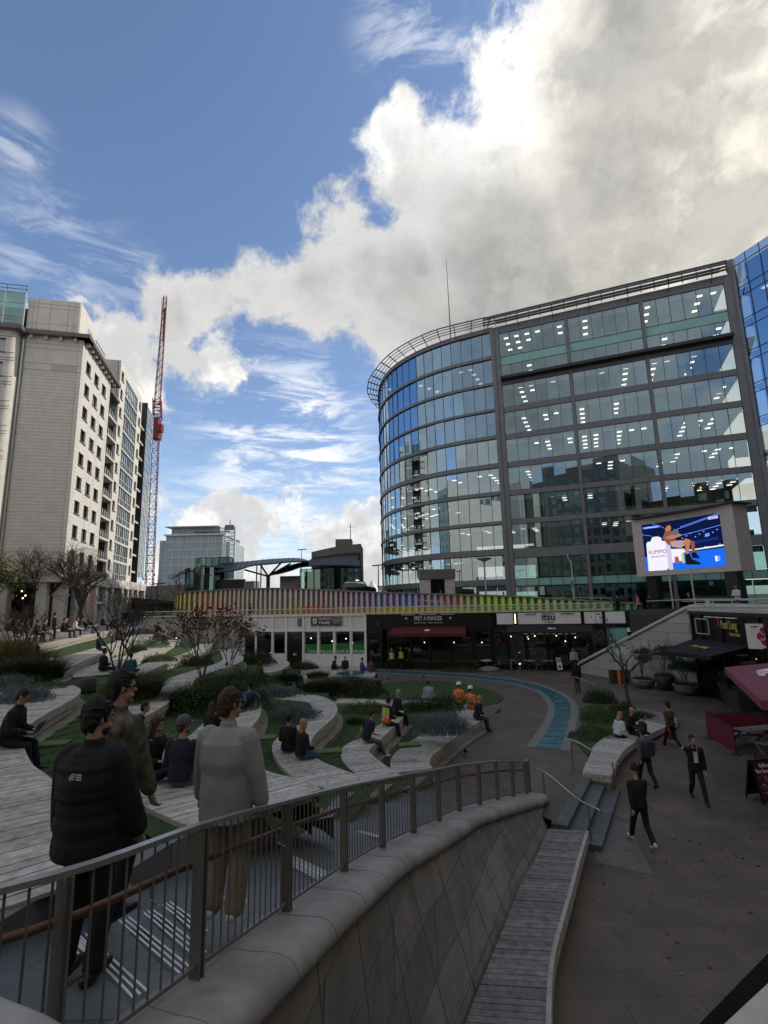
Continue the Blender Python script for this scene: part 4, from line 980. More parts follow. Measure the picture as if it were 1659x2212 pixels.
# ---------------------------------------------------------------- office building on the right
FP0=Vector((15.11,61.25,0));FU=Vector((.92168,-.38795,0));FN=Vector((FU.y,-FU.x,0)) # FN towards viewer
def Fp(s,o=0,z=0):return FP0+FU*s+FN*o+Vector((0,0,z))
ROWS=[(29.6,32.65),(25.95,28.95),(22.32,25.32),(18.66,21.66),(15.04,18.07),(11.42,14.45)]
crv=smoothline([Vector(p) for p in [(14.92,61.32,0),(12.8,62.35,0),(10.3,63.6,0),(8,65.1,0),(5.6,67.1,0),(3.6,69.4,0),(2.0,71.8,0),(.75,74.6,0),(-.1,78,0),(-.45,81.5,0),(-.35,85,0),(.5,90,0),(2.5,95,0)]],1.47)
e=empty('office_building',(15.1,61.2,4.2),label='large glass office block with a curved corner and dark grey slab bands',cat='office building')
o0=Vector((15.1,61.2,4.2))
rnd=random.Random(11)
def pane(mb,a,b,z0,z1,n_,m,tilt=.012,inset=.02):
    """one glass pane with its own tiny tilt, so reflections break from pane to pane"""
    d=(b-a).normalized();a=a+d*inset;b=b-d*inset
    tx=rnd.gauss(0,tilt);tz=rnd.gauss(0,tilt*.6);w=(b-a).length/2;h=(z1-z0)/2
    pts=[]
    for p,sx2,z,sz in((a,-1,z0,-1),(b,1,z0,-1),(b,1,z1,1),(a,-1,z1,1)):
        q=p+n_*(tx*sx2*w+tz*sz*h);pts.append(Vector((q.x,q.y,z))-o0)
    mb.face(pts,m)
def row(pts,z0,z1,blind=True,gm='glass',name='window',tilt=.008,lights=True,seed=0,dens=.6):
    """glazed strip: panes, mullions, blinds, lit ceiling behind. pts: mullion positions left->right"""
    ns=[];
    for i in range(len(pts)-1):
        d=(pts[i+1]-pts[i]).normalized();ns.append(Vector((d.y,-d.x,0)))
    mb=MB()
    for i in range(len(pts)-1):pane(mb,pts[i],pts[i+1],z0,z1,ns[i],gm,tilt)
    w=mb.build(name,e)
    mb=MB()
    for i,p in enumerate(pts):
        n_=ns[min(i,len(ns)-1)];c=p+n_*.02-o0;d=Vector((-n_.y,n_.x,0));mb.box((c.x,c.y,(z0+z1)/2-o0.z),(.04,.08,z1-z0),'frame',X=d,Y=n_)
    for i in range(len(pts)-1):
        for z in(z0+.03,z1-.03):
            a=pts[i]-o0;b=pts[i+1]-o0;a=Vector((a.x,a.y,z-o0.z));b=Vector((b.x,b.y,z-o0.z));mb.bar(a,b,.07,.05,'frame')
    mb.build('mullions',w)
    rr_=random.Random(seed)
    if blind:
        mb=MB()
        for i in range(len(pts)-1):
            h=.62 if rr_.random()>.13 else rr_.uniform(1.2,2.6)
            a=pts[i]-ns[i]*.22;b=pts[i+1]-ns[i]*.22;d=(b-a)*.03
            a=a+d;b=b-d
            mb.face([Vector((a.x,a.y,z1-h))-o0,Vector((b.x,b.y,z1-h))-o0,Vector((b.x,b.y,z1))-o0,Vector((a.x,a.y,z1))-o0],'blind')
        mb.build('blind',w)
    if lights:
        mb=MB();cnt=0
        for i in range(len(pts)-1):
            n_=ns[i];d=Vector((-n_.y,n_.x,0))
            if rr_.random()>dens:continue
            for k in range(rr_.choice((1,2,3,4,5))):
                c=(pts[i]+pts[i+1])/2-n_*(1.6+k*1.75)-o0;mb.box((c.x,c.y,z1+.02-o0.z),(.55,.5,.02),'lamp',X=d,Y=n_);cnt+=1
        if cnt:mb.build('ceiling_lights',w)
    return w
def linpts(s0,s1,n):return [Fp(s0+(s1-s0)*i/n) for i in range(n+1)]
bays=[(.62,8.78,6),(9.17,17.2,6),(17.58,25.78,6)]
for r,(z0,z1) in enumerate(ROWS):
    for b_,(s0,s1,n) in enumerate(bays):row(linpts(s0,s1,n),z0,z1,seed=r*10+b_,dens=.85 if r>1 else .45)
# double storey glazed top with teal spandrel
for b_,(s0,s1,n) in enumerate(bays):
    p=linpts(s0,s1,n)
    row(p,36.5,39.9,seed=50+b_,blind=True,dens=.4);row(p,33.75,35.4,seed=60+b_,blind=False,dens=.3)
    for i in range(n):pass
    mb=MB()
    for i in range(n):
        a,b=p[i],p[i+1];mb.face([Vector((a.x,a.y,z))-o0 for a,z in((a,35.42),(b,35.42),(b,36.48),(a,36.48))],'teals')
    mb.build('spandrel',e)
    row(p,6.9,7.85,seed=9,blind=False,gm='teals',lights=False,tilt=.003)
    row(p,7.9,10.28,seed=70+b_,blind=True,dens=.4,gm='glassg');row(p,4.2,6.85,seed=80+b_,blind=True,lights=False,gm='glassg')
ZC=[(36.99,40.28),(33.28,36.5),(29.64,32.85),(26.07,29.27),(22.38,25.58),(18.7,21.77),(14.92,18.21),(11.46,14.49),(7.74,10.71),(4.4,7.0)]
cp_=crv[::-1]
for r,(z0,z1) in enumerate(ZC):
    row([Vector((p.x,p.y,0)) for p in cp_],z0,z1,seed=100+r,gm='glassb' if r<4 else 'glassc',tilt=.012,dens=.2 if r<4 else .4)  # upper rows get a bluer tint, standing in for reflected blue sky
# solid: slab bands, piers, floors, core
mb=MB()
zs_=[(39.92,40.9)]+[(a[1],b[0]) for a,b in zip(ROWS[1:],ROWS[:-1])]+[(32.68,33.72),(10.3,11.4)]
for a,b in zs_:
    c=Fp(13.2,-.02,(a+b)/2)-o0;mb.box(tuple(c),(26.4,.2,b-a),'bronze',X=FU,Y=FN)
for s0,s1 in((-.05,.6),(8.8,9.15),(17.22,17.56),(25.8,26.5)):
    c=Fp((s0+s1)/2,.05,22.3)-o0;mb.box(tuple(c),(s1-s0,.34,36.6),'bronze',X=FU,Y=FN)
mb.build('frame_grid',e)
mb=MB();zc_=[(40.3,41.0)]+[(ZC[i+1][1],ZC[i][0]) for i in range(len(ZC)-1)]
rel0=[p-o0 for p in crv]
for a,b in zc_:
    pts=[Vector((p.x,p.y,0)) for p in rel0][::-1];sweep(mb,pts,[(-.1,b-o0.z),(.13,b-o0.z),(.13,a-o0.z),(-.1,a-o0.z)],'bronze',True)
    sweep(mb,pts,[(.13,a-o0.z),(.2,a-o0.z),(.2,a+.06-o0.z),(.13,a+.07-o0.z)],'frame',True)
c=Fp(-.25,.1,22.5)-o0;mb.box(tuple(c),(.5,.5,36.6),'bronze',X=FU,Y=FN)
mb.build('slab_band',e)
foot=[(p.x,p.y) for p in crv][::-1]
inset=[ (p.x+ (14-p.x)*.02+.35, p.y+.1) for p in crv][::-1]
back_=[Fp(26.3,-.25),Fp(26.3,-26)]
outl=[Vector((x,y,0)) for x,y in inset]+[Fp(.3,-.25),Fp(26.2,-.25),Fp(26.2,-26),Vector((3,96,0))]
mb=MB()
for z in [33.2,29.3,25.65,22.0,18.36,14.74,11.1,36.75,7.3,40.6]:
    for dz,mm in((0,'darkpot'),(.22,'midgrey')):
        mb.poly([(p.x-o0.x,p.y-o0.y,z-o0.z+(.2 if dz else -.12)) for p in outl],mm)
mb.build('floor_slabs',e,tri=True)
mb=MB()
cx_,cy_=(16,74)
for (x0,x1,y0,y1) in((8,14,76,86),(18,38,64.5,72)):
    if x0==18:
        mb.build('core',e);mb=MB()
        c=Fp(14,-13,22)-o0;mb.box(tuple(c),(24,6,36.5),'darkpot',X=FU,Y=FN)
    else:mb.bb(x0-o0.x,x1-o0.x,y0-o0.y,y1-o0.y,0,36.5,'darkpot')
# desk clutter and columns
for r in range(9):
    z=[29.52,25.87,22.25,18.6,14.97,11.35,33.4,36.95,7.6][r]
    for k in range(9):
        c=Fp(rnd.uniform(1,25),-rnd.uniform(1.2,5),z+.35)-o0;mb.box(tuple(c),(rnd.uniform(.8,2),.6,.7),rnd.choice(['conc','blind','darkpot']),X=FU,Y=FN)
    for s in(4.7,13.2,21.7):
        c=Fp(s,-2.2,z+1.6)-o0;mb.box(tuple(c),(.45,.45,3.3),'conc',X=FU,Y=FN)
mb.build('core',e)
# ledge, roof louvres
mb=MB();c=Fp(13.2,.5,33.3)-o0;mb.box(tuple(c),(25.2,1.2,.35),'frame',X=FU,Y=FN);mb.build('ledge',e)
mb=MB()
for z,o in((42.15,.75),(41.85,.8),(41.5,.7),(41.2,.6)):
    mb.bar(Fp(-1.2,o,z)-o0,Fp(26.2,o,z)-o0,.28,.10,'bronze')
for z,o in((41.0,1.3),(41.0,1.9)):mb.bar(Fp(.5,o-.6,z)-o0,Fp(25.4,o-.6,z)-o0,.1,.05,'frame')
for k in range(20):
    s=-1.1+k*1.43;mb.bar(Fp(s,.75,40.7)-o0,Fp(s,.75,42.25)-o0,.1,.08,'frame',up=FU)
    if k%3==0:mb.bar(Fp(s,1.5,41.2)-o0,Fp(s+.02,-.1,40.2)-o0,.06,.06,'frame')
mb.build('roof_louvre',e)
mb=MB();ring=smoothline([Vector(p) for p in [(14.4,59.9,0),(13.42,60.13,0),(8.18,62.4,0),(5.8,64.1,0),(3.8,66.0,0),(1.9,68.4,0),(.38,71.1,0),(-.93,74.4,0),(-1.9,77.5,0),(-2.3,80.5,0),(-2.4,83.3,0),(-1.7,87,0),(-.6,90.5,0)]],.8)
rn=normals2(ring)
for k,(z,o) in enumerate(((41.65,0),(41.6,.55),(41.5,1.05),(41.4,1.5))):
    sg=1
    q=[p+(Vector((14,80,0))-p).normalized()*o for p in ring]
    mb.tube([Vector((p.x,p.y,z))-o0 for p in q],.09 if k==0 else .06,'bronze',n=5)
for i in range(0,len(ring),3):
    p=ring[i];q=p+(Vector((14,80,0))-p).normalized()*2.1
    mb.bar(Vector((p.x,p.y,41.65))-o0,Vector((q.x,q.y,40.9))-o0,.09,.16,'frame')
mb.build('roof_canopy',e)
mb=MB();p=AY(972,700,74);mb.tube([(p.x-o0.x,p.y-o0.y,40.5-o0.z),(p.x-o0.x,p.y-o0.y,50-o0.z),(p.x-o0.x-.1,p.y-o0.y,AY(968,562,74).z-o0.z)],[.12,.09,.03],'frame',n=6);mb.build('mast',e)
# --- blue glass block at the right edge
e=empty('blue_glass_block',(39.8,51,4.2),label='tall blue glazed office block cut by the right edge of the view',cat='office building');o0=Vector((39.8,51,4.2))
A2=Vector((39.9,50.9,0));U2=Vector((.324,-.946,0));N2=Vector((-.946,-.324,0))
def B2(s,o,z):return A2+U2*s+N2*o+Vector((0,0,z))
mb=MB();fr=MB();sp=MB()
for r in range(11):
    z0=42.6-3.75*(r+1);z1=z0+2.75
    for i in range(18):
        a=B2(i*1.5,0,0);b=B2((i+1)*1.5,0,0);pane(mb,a,b,z0,z1,N2,'glassb' if r<5 else 'glass',.01)
        pane(mb,a,b,z1,z0+3.75,N2,'glassb',.004)
        q=a-o0;fr.box((q.x,q.y,(z0+z1)/2+.5-o0.z),(.06,.12,3.75),'frame',X=U2,Y=N2)
    for z in(z0,z1):fr.bar(B2(0,0.02,z)-o0,B2(27,0.02,z)-o0,.08,.06,'frame')
mb.build('glazing',e);fr.build('mullions',e)
mb=MB();c=B2(22,-9,21.5)-o0;mb.box(tuple(c),(44,14,42.3-4.2+4.2),'darkpot',X=U2,Y=N2)  # core extended beyond the view so its bulk shades the plaza
for r in range(11):
    z=42.6-3.75*(r+1);c=B2(22,-1.1,z-.3)-o0;mb.box(tuple(c),(44,2.1,.25),'darkpot',X=U2,Y=N2)
mb.build('core',e)
mb=MB()
for r in range(11):
    for k in range(16):
        if rnd.random()<.55:
            c=B2(rnd.uniform(.6,26),-rnd.uniform(.7,1.7),42.6-3.75*(r+1)+3.2)-o0;mb.box(tuple(c),(.7,.5,.03),'lamp',X=U2,Y=N2)
mb.build('ceiling_lights',e)
mb=MB();c=B2(35.6,0.05,23.4)-o0;mb.box(tuple(c),(17,.3,38),'bronze',X=U2,Y=N2);mb.build('side_cladding',e)
mb=MB();mb.bar(Fp(26.4,-.1,0)-o0,B2(.3,-.2,0)-o0,.4,.4,'bronze');v0=Fp(26.3,.0,0);v1=B2(.25,.12,0)
mb.raw([Vector((p.x,p.y,z))-o0+q for z in(4.2,42.6) for p,q in((v0,Vector((0,0,0))),(v1,Vector((0,0,0))),(v1+Vector((1.2,1.2,0)),Vector((0,0,0))),(v0+Vector((1.2,1.2,0)),Vector((0,0,0))))],[(0,1,5,4),(1,2,6,5),(2,3,7,6),(3,0,4,7),(4,5,6,7)],'bronze');mb.build('corner_pier',e)
# screen
e=empty('video_screen',(26.5,44.4,3.9),label='huge curved outdoor video screen showing a seated tennis player',cat='video screen');o0=Vector((26.5,44.4,3.9))
SL=Vector((24.3,48.7,0));SR=Vector((28.42,40.23,0));sdv=(SR-SL);sl_=sdv.length;sdv.normalize();sn=Vector((sdv.y,-sdv.x,0));sn=sn if sn.x<0 else -sn
def sc_(u,v,o=0): # u 0..1 along, v height m, concave front
    return SL+sdv*(u*sl_)+sn*(o-.42*(1-(2*u-1)**2))+Vector((0,0,v))-o0
mb=MB();K=16
zb,zt=7.28,12.76
for i in range(K):
    u0,u1=i/K,(i+1)/K
    mb.face([sc_(u0,zb),sc_(u1,zb),sc_(u1,zt),sc_(u0,zt)],'conc2')
    mb.face([sc_(u0,zt),sc_(u1,zt),SL+sdv*(u1*sl_)-sn*2.0+Vector((0,0,zt))-o0,SL+sdv*(u0*sl_)-sn*2.0+Vector((0,0,zt))-o0],'conc2')
for u,du in((0,0),(1,1)):
    mb.face([sc_(u,zb),sc_(u,zt),SL+sdv*(u*sl_)-sn*2.0+Vector((0,0,zt))-o0,SL+sdv*(u*sl_)-sn*2.0+Vector((0,0,zb))-o0],'conc2')
mb.face([SL-sn*2+Vector((0,0,zb))-o0,SR-sn*2+Vector((0,0,zb))-o0,SR-sn*2+Vector((0,0,zt))-o0,SL-sn*2+Vector((0,0,zt))-o0],'conc2')
mb.bar(SL-sn*.9+sdv*.2+Vector((0,0,zt+.06))-o0,SR-sn*.9+sdv*.4+Vector((0,0,zt+.06))-o0,2.4,.1,'blackp')
mb.build('casing',e)
for t in(1.0,sl_-1.2):
    mb=MB();p=SL+sdv*t-sn*1.0-o0;mb.box((p.x,p.y,(7.3+3.9)/2-o0.z),(1.0,.9,3.5),'blackp',X=sdv);mb.build('column',e)
PU0,PU1,PV0,PV1=.10,.875,7.75,12.2
def scr(x,y,k):return sc_(PU0+(PU1-PU0)*x,PV0+(PV1-PV0)*y,.012+k*.006)
def spoly(mb,pts,m,k):
    # subdivide in x so that the layer follows the curve
    xs=sorted(set([p[0] for p in pts]));x0,x1=xs[0],xs[-1];n=max(1,int((x1-x0)/.07))
    for i in range(n):
        a=x0+(x1-x0)*i/n;b=x0+(x1-x0)*(i+1)/n;q=clip(clip(pts,a,1),b,-1)
        if len(q)>2:mb.face([scr(x,y,k) for x,y in q],m)
def clip(pts,x,s):
    out=[]
    for (x0,y0),(x1,y1) in zip(pts,pts[1:]+pts[:1]):
        i0=(x0-x)*s>=0;i1=(x1-x)*s>=0
        if i0:out.append((x0,y0))
        if i0!=i1:t=(x-x0)/(x1-x0);out.append((x,y0+(y1-y0)*t))
    return out
pic={'s_dark':((.004,.008,.05),1),'s_blue':((.01,.13,.75),1),'s_line':((.15,.3,1),1),'s_white':((.75,.74,.85),1),'s_pink':((.55,.5,.68),1),'s_skin':((.42,.17,.1),1),'s_skin2':((.22,.08,.05),1),'s_hair':((.01,.008,.008),1),'s_towel':((.12,.12,.15),1),'s_short':((.4,.3,.3),1),'s_green':((.45,.55,.15),1),'s_red':((.35,.08,.08),1),'s_mid':((.01,.02,.14),1)}
for k,(c,s) in pic.items():M[k]=emis('screen '+k[2:],c,s)
mb=MB();R4p=lambda a,b,c,d:[(a,b),(c,b),(c,d),(a,d)]
spoly(mb,R4p(0,0,1,1),'s_dark',0);spoly(mb,[(.0,0),(1,0),(1,.34),(.0,.30)],'s_blue',1);spoly(mb,[(.3,.33),(1,.37),(1,.40),(.3,.35)],'s_white',1)
spoly(mb,[(.45,.45),(.95,.5),(.95,.56),(.45,.5)],'s_mid',1);spoly(mb,[(.79,.58),(.85,.59),(.85,.65),(.8,.64)],'s_line',2)
for a,b in(((0,.78),(.12,.73)),((.14,1),(.3,.86)),((.3,.86),(.36,.8)),((.45,.8),(1,.97)),((.45,.66),(1,.76)),((.5,.84),(1,.99))):
    spoly(mb,[(a[0],a[1]),(b[0],b[1]),(b[0],b[1]+.009),(a[0],a[1]+.009)],'s_line',2)
for i in range(9):spoly(mb,R4p(.5+i*.055,.6+.04*(i%3),.52+i*.055,.62+.04*(i%3)),'s_line',2)
spoly(mb,[(.03,0),(.33,0),(.34,.08),(.33,.56),(.3,.6),(.06,.62),(.04,.58)],'s_white',3);spoly(mb,[(.29,0),(.35,0),(.35,.56),(.32,.6),(.29,.58)],'s_pink',4)
spoly(mb,[(.09,.6),(.25,.6),(.24,.68),(.2,.71),(.13,.71)],'s_white',4)
spoly(mb,[(.35,.14),(.5,.17),(.49,.33),(.35,.33)],'s_white',3);spoly(mb,[(.35,.33),(.52,.32),(.52,.4),(.35,.42)],'s_white',4);spoly(mb,[(.38,.12),(.44,.13),(.43,.26),(.385,.25)],'s_red',4);spoly(mb,R4p(.47,.12,.505,.3),'s_green',4)
# seated player, side-on
spoly(mb,[(.26,.66),(.3,.79),(.33,.81),(.38,.8),(.42,.72),(.43,.5),(.33,.5),(.29,.58)],'s_skin2',5)
spoly(mb,[(.28,.66),(.38,.62),(.5,.66),(.5,.7),(.44,.72),(.36,.7)],'s_skin',6)
spoly(mb,[(.31,.8),(.3,.9),(.33,.93),(.37,.92),(.385,.87),(.38,.82),(.35,.79)],'s_skin',6);spoly(mb,[(.3,.86),(.29,.93),(.33,.965),(.38,.94),(.36,.905),(.33,.9),(.32,.85)],'s_hair',7)
spoly(mb,[(.37,.72),(.42,.82),(.47,.8),(.48,.72),(.43,.68)],'s_towel',7)
spoly(mb,[(.37,.46),(.35,.56),(.43,.58),(.56,.56),(.57,.5),(.48,.42)],'s_short',7)
spoly(mb,[(.5,.5),(.55,.6),(.61,.56),(.57,.28),(.53,.28),(.54,.46)],'s_skin',8);spoly(mb,[(.56,.48),(.6,.56),(.66,.52),(.65,.3),(.61,.3),(.61,.46)],'s_skin2',7)
spoly(mb,[(.52,.28),(.58,.3),(.6,.18),(.7,.1),(.7,.06),(.52,.08)],'s_hair',9);spoly(mb,[(.6,.3),(.65,.32),(.69,.22),(.7,.18),(.61,.2)],'s_hair',9)
spoly(mb,R4p(.86,.9,.98,.95),'s_pink',3);spoly(mb,R4p(.02,.9,.24,.94),'s_line',3)
spoly(mb,R4p(.88,.1,.91,.2),'s_white',3);spoly(mb,R4p(.915,.1,.94,.2),'s_line',3)
mb.build('display',e)
tx=emis('screen red text',(.3,.04,.03),1);tw=emis('screen white text',(.8,.8,.9),1);tk=emis('screen black text',(.02,.02,.03),1)
def stext(b,s,m,x,y,**k):
    u=PU0+(PU1-PU0)*x;p0=sc_(u-.02,0);p1=sc_(u+.02,0);X_=(p1-p0).normalized();text(b,s,m,e,scr(x,y,8)+o0,X_,ext=.002,**k)
stext('RUMMO',.52,tx,.178,.385,bold=.0,sx=.92);stext('OFFICIAL PASTA',.2,tk,.178,.29,bold=.002);stext('Nitto',.2,tw,.8,.385);stext('N',.22,tw,.96,.4);stext('Tennis on screen now'.replace('Tennis on screen now','ATP Final, Live Score'),.13,tw,.13,.92);stext('sky sports',.13,tk,.92,.925)
# ---------------------------------------------------------------- apartment block on the left
LP=Vector((-37.1,57.8,0));LU=Vector((-.25,.968,0)).normalized();LN=Vector((LU.y,-LU.x,0))   # right-hand face, LN outward (to the right)
GU=Vector((-.97,-.24,0)).normalized();GN=Vector((GU.y,-GU.x,0));GN=GN if GN.y<0 else -GN    # front face, GN outward (towards us)
e=empty('apartment_block',(-37.1,57.8,3.4),label='tall pale stone apartment block with loggias and a glazed bay behind bare trees',cat='apartment building');o0=Vector((-37.1,57.8,3.4))
def Lp(s,o=0,z=0):return LP+LU*s+LN*o+Vector((0,0,z))-o0
def Gp(s,o=0,z=0):return LP+GU*s+GN*o+Vector((0,0,z))-o0
def lbox(mb,s0,s1,z0,z1,o0_,o1,m):
    c=Lp((s0+s1)/2,(o0_+o1)/2,(z0+z1)/2);mb.box(tuple(c),(s1-s0,abs(o1-o0_),z1-z0),m,X=LU,Y=LN)
def gbox(mb,s0,s1,z0,z1,o0_,o1,m):
    c=Gp((s0+s1)/2,(o0_+o1)/2,(z0+z1)/2);mb.box(tuple(c),(s1-s0,abs(o1-o0_),z1-z0),m,X=GU,Y=GN)
def wallholes(mb,boxf,s0,s1,z0,z1,holes,m,th=.45):
    """wall sheet with openings: split into bands; holes=(a,b,c,d)"""
    zs=sorted(set([z0,z1]+[h[2] for h in holes]+[h[3] for h in holes]))
    for a,b in zip(zs,zs[1:]):
        hs=sorted([h for h in holes if h[2]<=a+1e-4 and h[3]>=b-1e-4]);x=s0
        for h in hs:
            if h[0]>x+1e-4:boxf(mb,x,h[0],a,b,-th,0,m)
            x=h[1]
        if x<s1-1e-4:boxf(mb,x,s1,a,b,-th,0,m)
def win(boxf,s0,s1,z0,z1,m='glassflat',split=True,name='window',sill=True):
    mb=MB();boxf(mb,s0,s1,z0,z1,-.34,-.30,m);w=mb.build(name,e)
    q=(s0*131+z0*17)%1;c0=s0+.12;c1=s0+(s1-s0)*(.35+.4*q);mb=MB();boxf(mb,c0,c1,z0+.1,z1-.08,-.29,-.275,'netc');mb.build('curtain',w)  # curtain panel set before the glass, pale to brighten panes like reflected sky
    mb=MB();f=.09
    for a,b,c,d in((s0,s1,z0,z0+f),(s0,s1,z1-f,z1),(s0,s0+f,z0+f,z1-f),(s1-f,s1,z0+f,z1-f)):boxf(mb,a,b,c,d,-.32,-.18,'frame')
    if split:boxf(mb,(s0+s1)/2-.05,(s0+s1)/2+.05,z0+f,z1-f,-.30,-.2,'frame')
    mb.build('frame',w)
    if sill:
        mb=MB();boxf(mb,s0-.08,s1+.12,z0-.14,z0-.001,-.2,.10,'cornice');mb.build('sill',w)
    return w
def ww(s0,s1,z0,z1): # interior curtains
    mb=MB();lbox(mb,s0+.1,s1-.1,z0,z1,-.85,-.8,'blind');return mb
holes=[]
FL=3.03
for k in range(9):
    for s0,s1 in((1.62,3.45),(5.02,6.9),(8.42,10.35)):
        z0=35.05-FL*k;z1=36.65-FL*k;holes.append((s0,s1,z0,z1));win(lbox,s0,s1,z0,z1)
H1=[h for h in holes]
mb=MB();wallholes(mb,lbox,0,12.3,8.5,38.5,H1,'stonel')
H2=[];
for k in range(11):
    z0=41.35-FL*k;z1=42.9-FL*k
    H2.append((17.75,19.1,z0,z1));win(lbox,17.75,19.1,z0,z1,split=False);H2.append((30.45,31.95,z0,z1));win(lbox,30.45,31.95,z0,z1,split=False)
    H2.append((20.5,29.1,39.95-FL*k,42.75-FL*k))
wallholes(mb,lbox,16.95,32.6,8.5,44.2,H2,'stonel')
mb.build('wall',e)
# glazed bay
rnd=random.Random(4)
for k in range(11):
    z0=39.95-FL*k;z1=42.75-FL*k;mb=MB();fr=MB()
    for i in range(7):
        a=20.5+i*8.6/7;b=a+8.6/7
        op=rnd.random()<.14
        for c,d,mm in((z0,z0+.95,'glassflat'),(z0+.95,z1,'glassflat' if not op else 'blackp')):
            t=rnd.gauss(0,.004);p=[Lp(a,-.12,c),Lp(b,-.12+t,c),Lp(b,-.12+t,d),Lp(a,-.12,d)];mb.face(p,mm)
        lbox(fr,a-.045,a+.045,z0,z1,-.14,-.02,'wframe')
        if i%2==0:lbox(fr,a+.6,a+.66,z0,z0+.95,-.14,-.06,'wframe')
    for z in(z0,z0+.92,z1-.08):lbox(fr,20.5,29.1,z,z+.09,-.15,-.03,'wframe')
    w=mb.build('window',e);fr.build('frame',w)
    mb=MB();lbox(mb,20.4,29.2,z0-.3,z0-.02,-.3,.06,'stoneg');lbox(mb,20.6,29.0,z0,z1,-2.4,-2.3,'blackp');mb.build('bay_floor',e)
# grooves in the ashlar
mb=MB()
z=8.6
while z<38.3:
    for a,b in((0,1.5),(3.55,4.95),(6.98,8.35),(10.45,12.3)):
        lbox(mb,a,b,z,z+.026,.0,.006,'groove')
    z+=.505
z=8.6
while z<43.5:
    for a,b in((16.98,17.7),(19.2,20.35),(29.2,30.3),(32.05,32.6)):lbox(mb,a,b,z,z+.026,.0,.006,'groove')
    z+=.505
for s in(.55,7.7,11.6,):lbox(mb,s,s+.03,8.6,38.3,.0,.007,'groove')
z=11.6
z=8.6
while z<34.1:
    gbox(mb,0,6.25,z,z+.026,0,.006,'groove');z+=.42 if z<33 else .3
for z in(34.13,34.95,36.9,37.55):gbox(mb,0,6.25,z,z+.05,0,.012,'groove')
gbox(mb,.5,.53,8.6,38,.0,.008,'groove')
k=.6
while k<3.2:gbox(mb,k,k+.05,34.2,34.9,0,.006,'groove');k+=.16
mb.build('ashlar_joints',e,kind='stuff')
# loggias
for k in range(10):
    z0=33.55-FL*k+3.0;z=z0-2.95
    mb=MB();lbox(mb,12.3,16.95,z-.35,z,-2.0,.12,'stoneg');sl_b=mb.build('balcony',e)
    mb=MB()
    for zz in(.35,.7,1.05):lbox(mb,12.4,16.9,z+zz,z+zz+.05,-.02,.04,'frame')
    for i in range(9):lbox(mb,12.5+i*.54,12.56+i*.54,z,z+1.05,-.02,.05,'frame')
    for i in range(4):lbox(mb,12.75+i*1.1,13.3+i*1.1,z+.15,z+.95,-.01,.02,'whiterail')
    mb.build('balustrade',sl_b)
mb=MB();lbox(mb,12.3,16.95,6,37.2,-2.3,-2.1,'blackp');lbox(mb,12.3,16.95,36.9,37.3,-2.1,.25,'cornice');mb.build('loggia_back',e)
# far wing, glazed tail
mb=MB();lbox(mb,32.6,36,8.5,43.8,-2.4,-2.2,'blackp')
for k in range(10):lbox(mb,32.6,35.8,11.5+k*FL,11.8+k*FL,-2.2,.0,'stoneg')
mb.build('recess',e)
for k in range(11):
    z0=41.1-FL*k;mb=MB();fr=MB()
    for i in range(5):
        a=35.9+i*1.26;mb.face([Lp(a,.25,z0),Lp(a+1.26,.25,z0),Lp(a+1.26,.25,z0+FL),Lp(a,.25,z0+FL)],'glassflat');lbox(fr,a-.05,a+.05,z0,z0+FL,.25,.33,'wframe')
    for z in(z0,z0+1.1,z0+2.7):lbox(fr,35.9,42.2,z,z+.08,.25,.33,'wframe')
    w=mb.build('window',e);fr.build('frame',w)
mb=MB();lbox(mb,35.6,35.9,8.5,44.6,-2,.35,'frame');lbox(mb,36,42.2,8.5,44.3,-3,-2.6,'darkpot');mb.build('glazed_tail_frame',e)
# core volume
mb=MB()
lbox(mb,.5,12.3,8.5,38.3,-14,-1.2,'stonel');lbox(mb,16.95,42,8.5,43.9,-14,-2.7,'stonel')
lbox(mb,16.95,17.4,36,44.2,-14,-.3,'stoneg');lbox(mb,12.2,17,8.5,38,-14,-2.4,'darkpot')
mb.build('core',e)
mb=MB();wallholes(mb,gbox,0,6.25,8.5,38.5,[],'stonel',.5);gbox(mb,.0,6.25,3.4,8.5,-6,-5.5,'blackp');mb.build('front_wall',e)
# cornice
mb=MB();gbox(mb,-.9,6.3,38.5,39.0,-1.2,.75,'cornice');lbox(mb,-.7,14.6,38.5,39.0,-1.2,.85,'cornice')
for i in range(9):lbox(mb,.7+i*1.5,.95+i*1.5,38.05,38.5,0,.5,'stoneg')
for i in range(4):gbox(mb,.7+i*1.6,1.0+i*1.6,38.05,38.5,0,.4,'stoneg')
mb.build('cornice',e)
# set-back penthouse
mb=MB();gbox(mb,1.05,6.85,39.0,44.1,-6,-.9,'stonel');lbox(mb,1.0,7.4,39.0,44.1,-6,-.95,'stonel');mb.build('penthouse',e)
mb=MB()
for z in(39.9,40.7,42.9,43.4):gbox(mb,1.05,6.85,z,z+.03,-.9,-.89,'cornice')
for s in(1.6,2.3,4.3,5.7,6.2):gbox(mb,s,s+.03,39.0,43.9,-.9,-.89,'cornice')
mb.build('panel_joints',e)
mb=MB();lbox(mb,4.0,6.0,39.9,42.4,-.99,-.92,'glassflat');mb.build('window',e)
mb=MB()
for i in range(7):lbox(mb,7.4+i*1.1,8.45+i*1.1,39,42.8,-1.7,-1.66,'glassg');lbox(mb,7.36+i*1.1,7.42+i*1.1,39,42.9,-1.7,-1.6,'wframe')
for i in range(8):lbox(mb,7.5+i*1.1,7.54+i*1.1,42.8,44,-1.9,-1.86,'rail')
lbox(mb,7.4,15.1,43.9,44,-1.92,-1.84,'rail');mb.build('glass_penthouse',e)
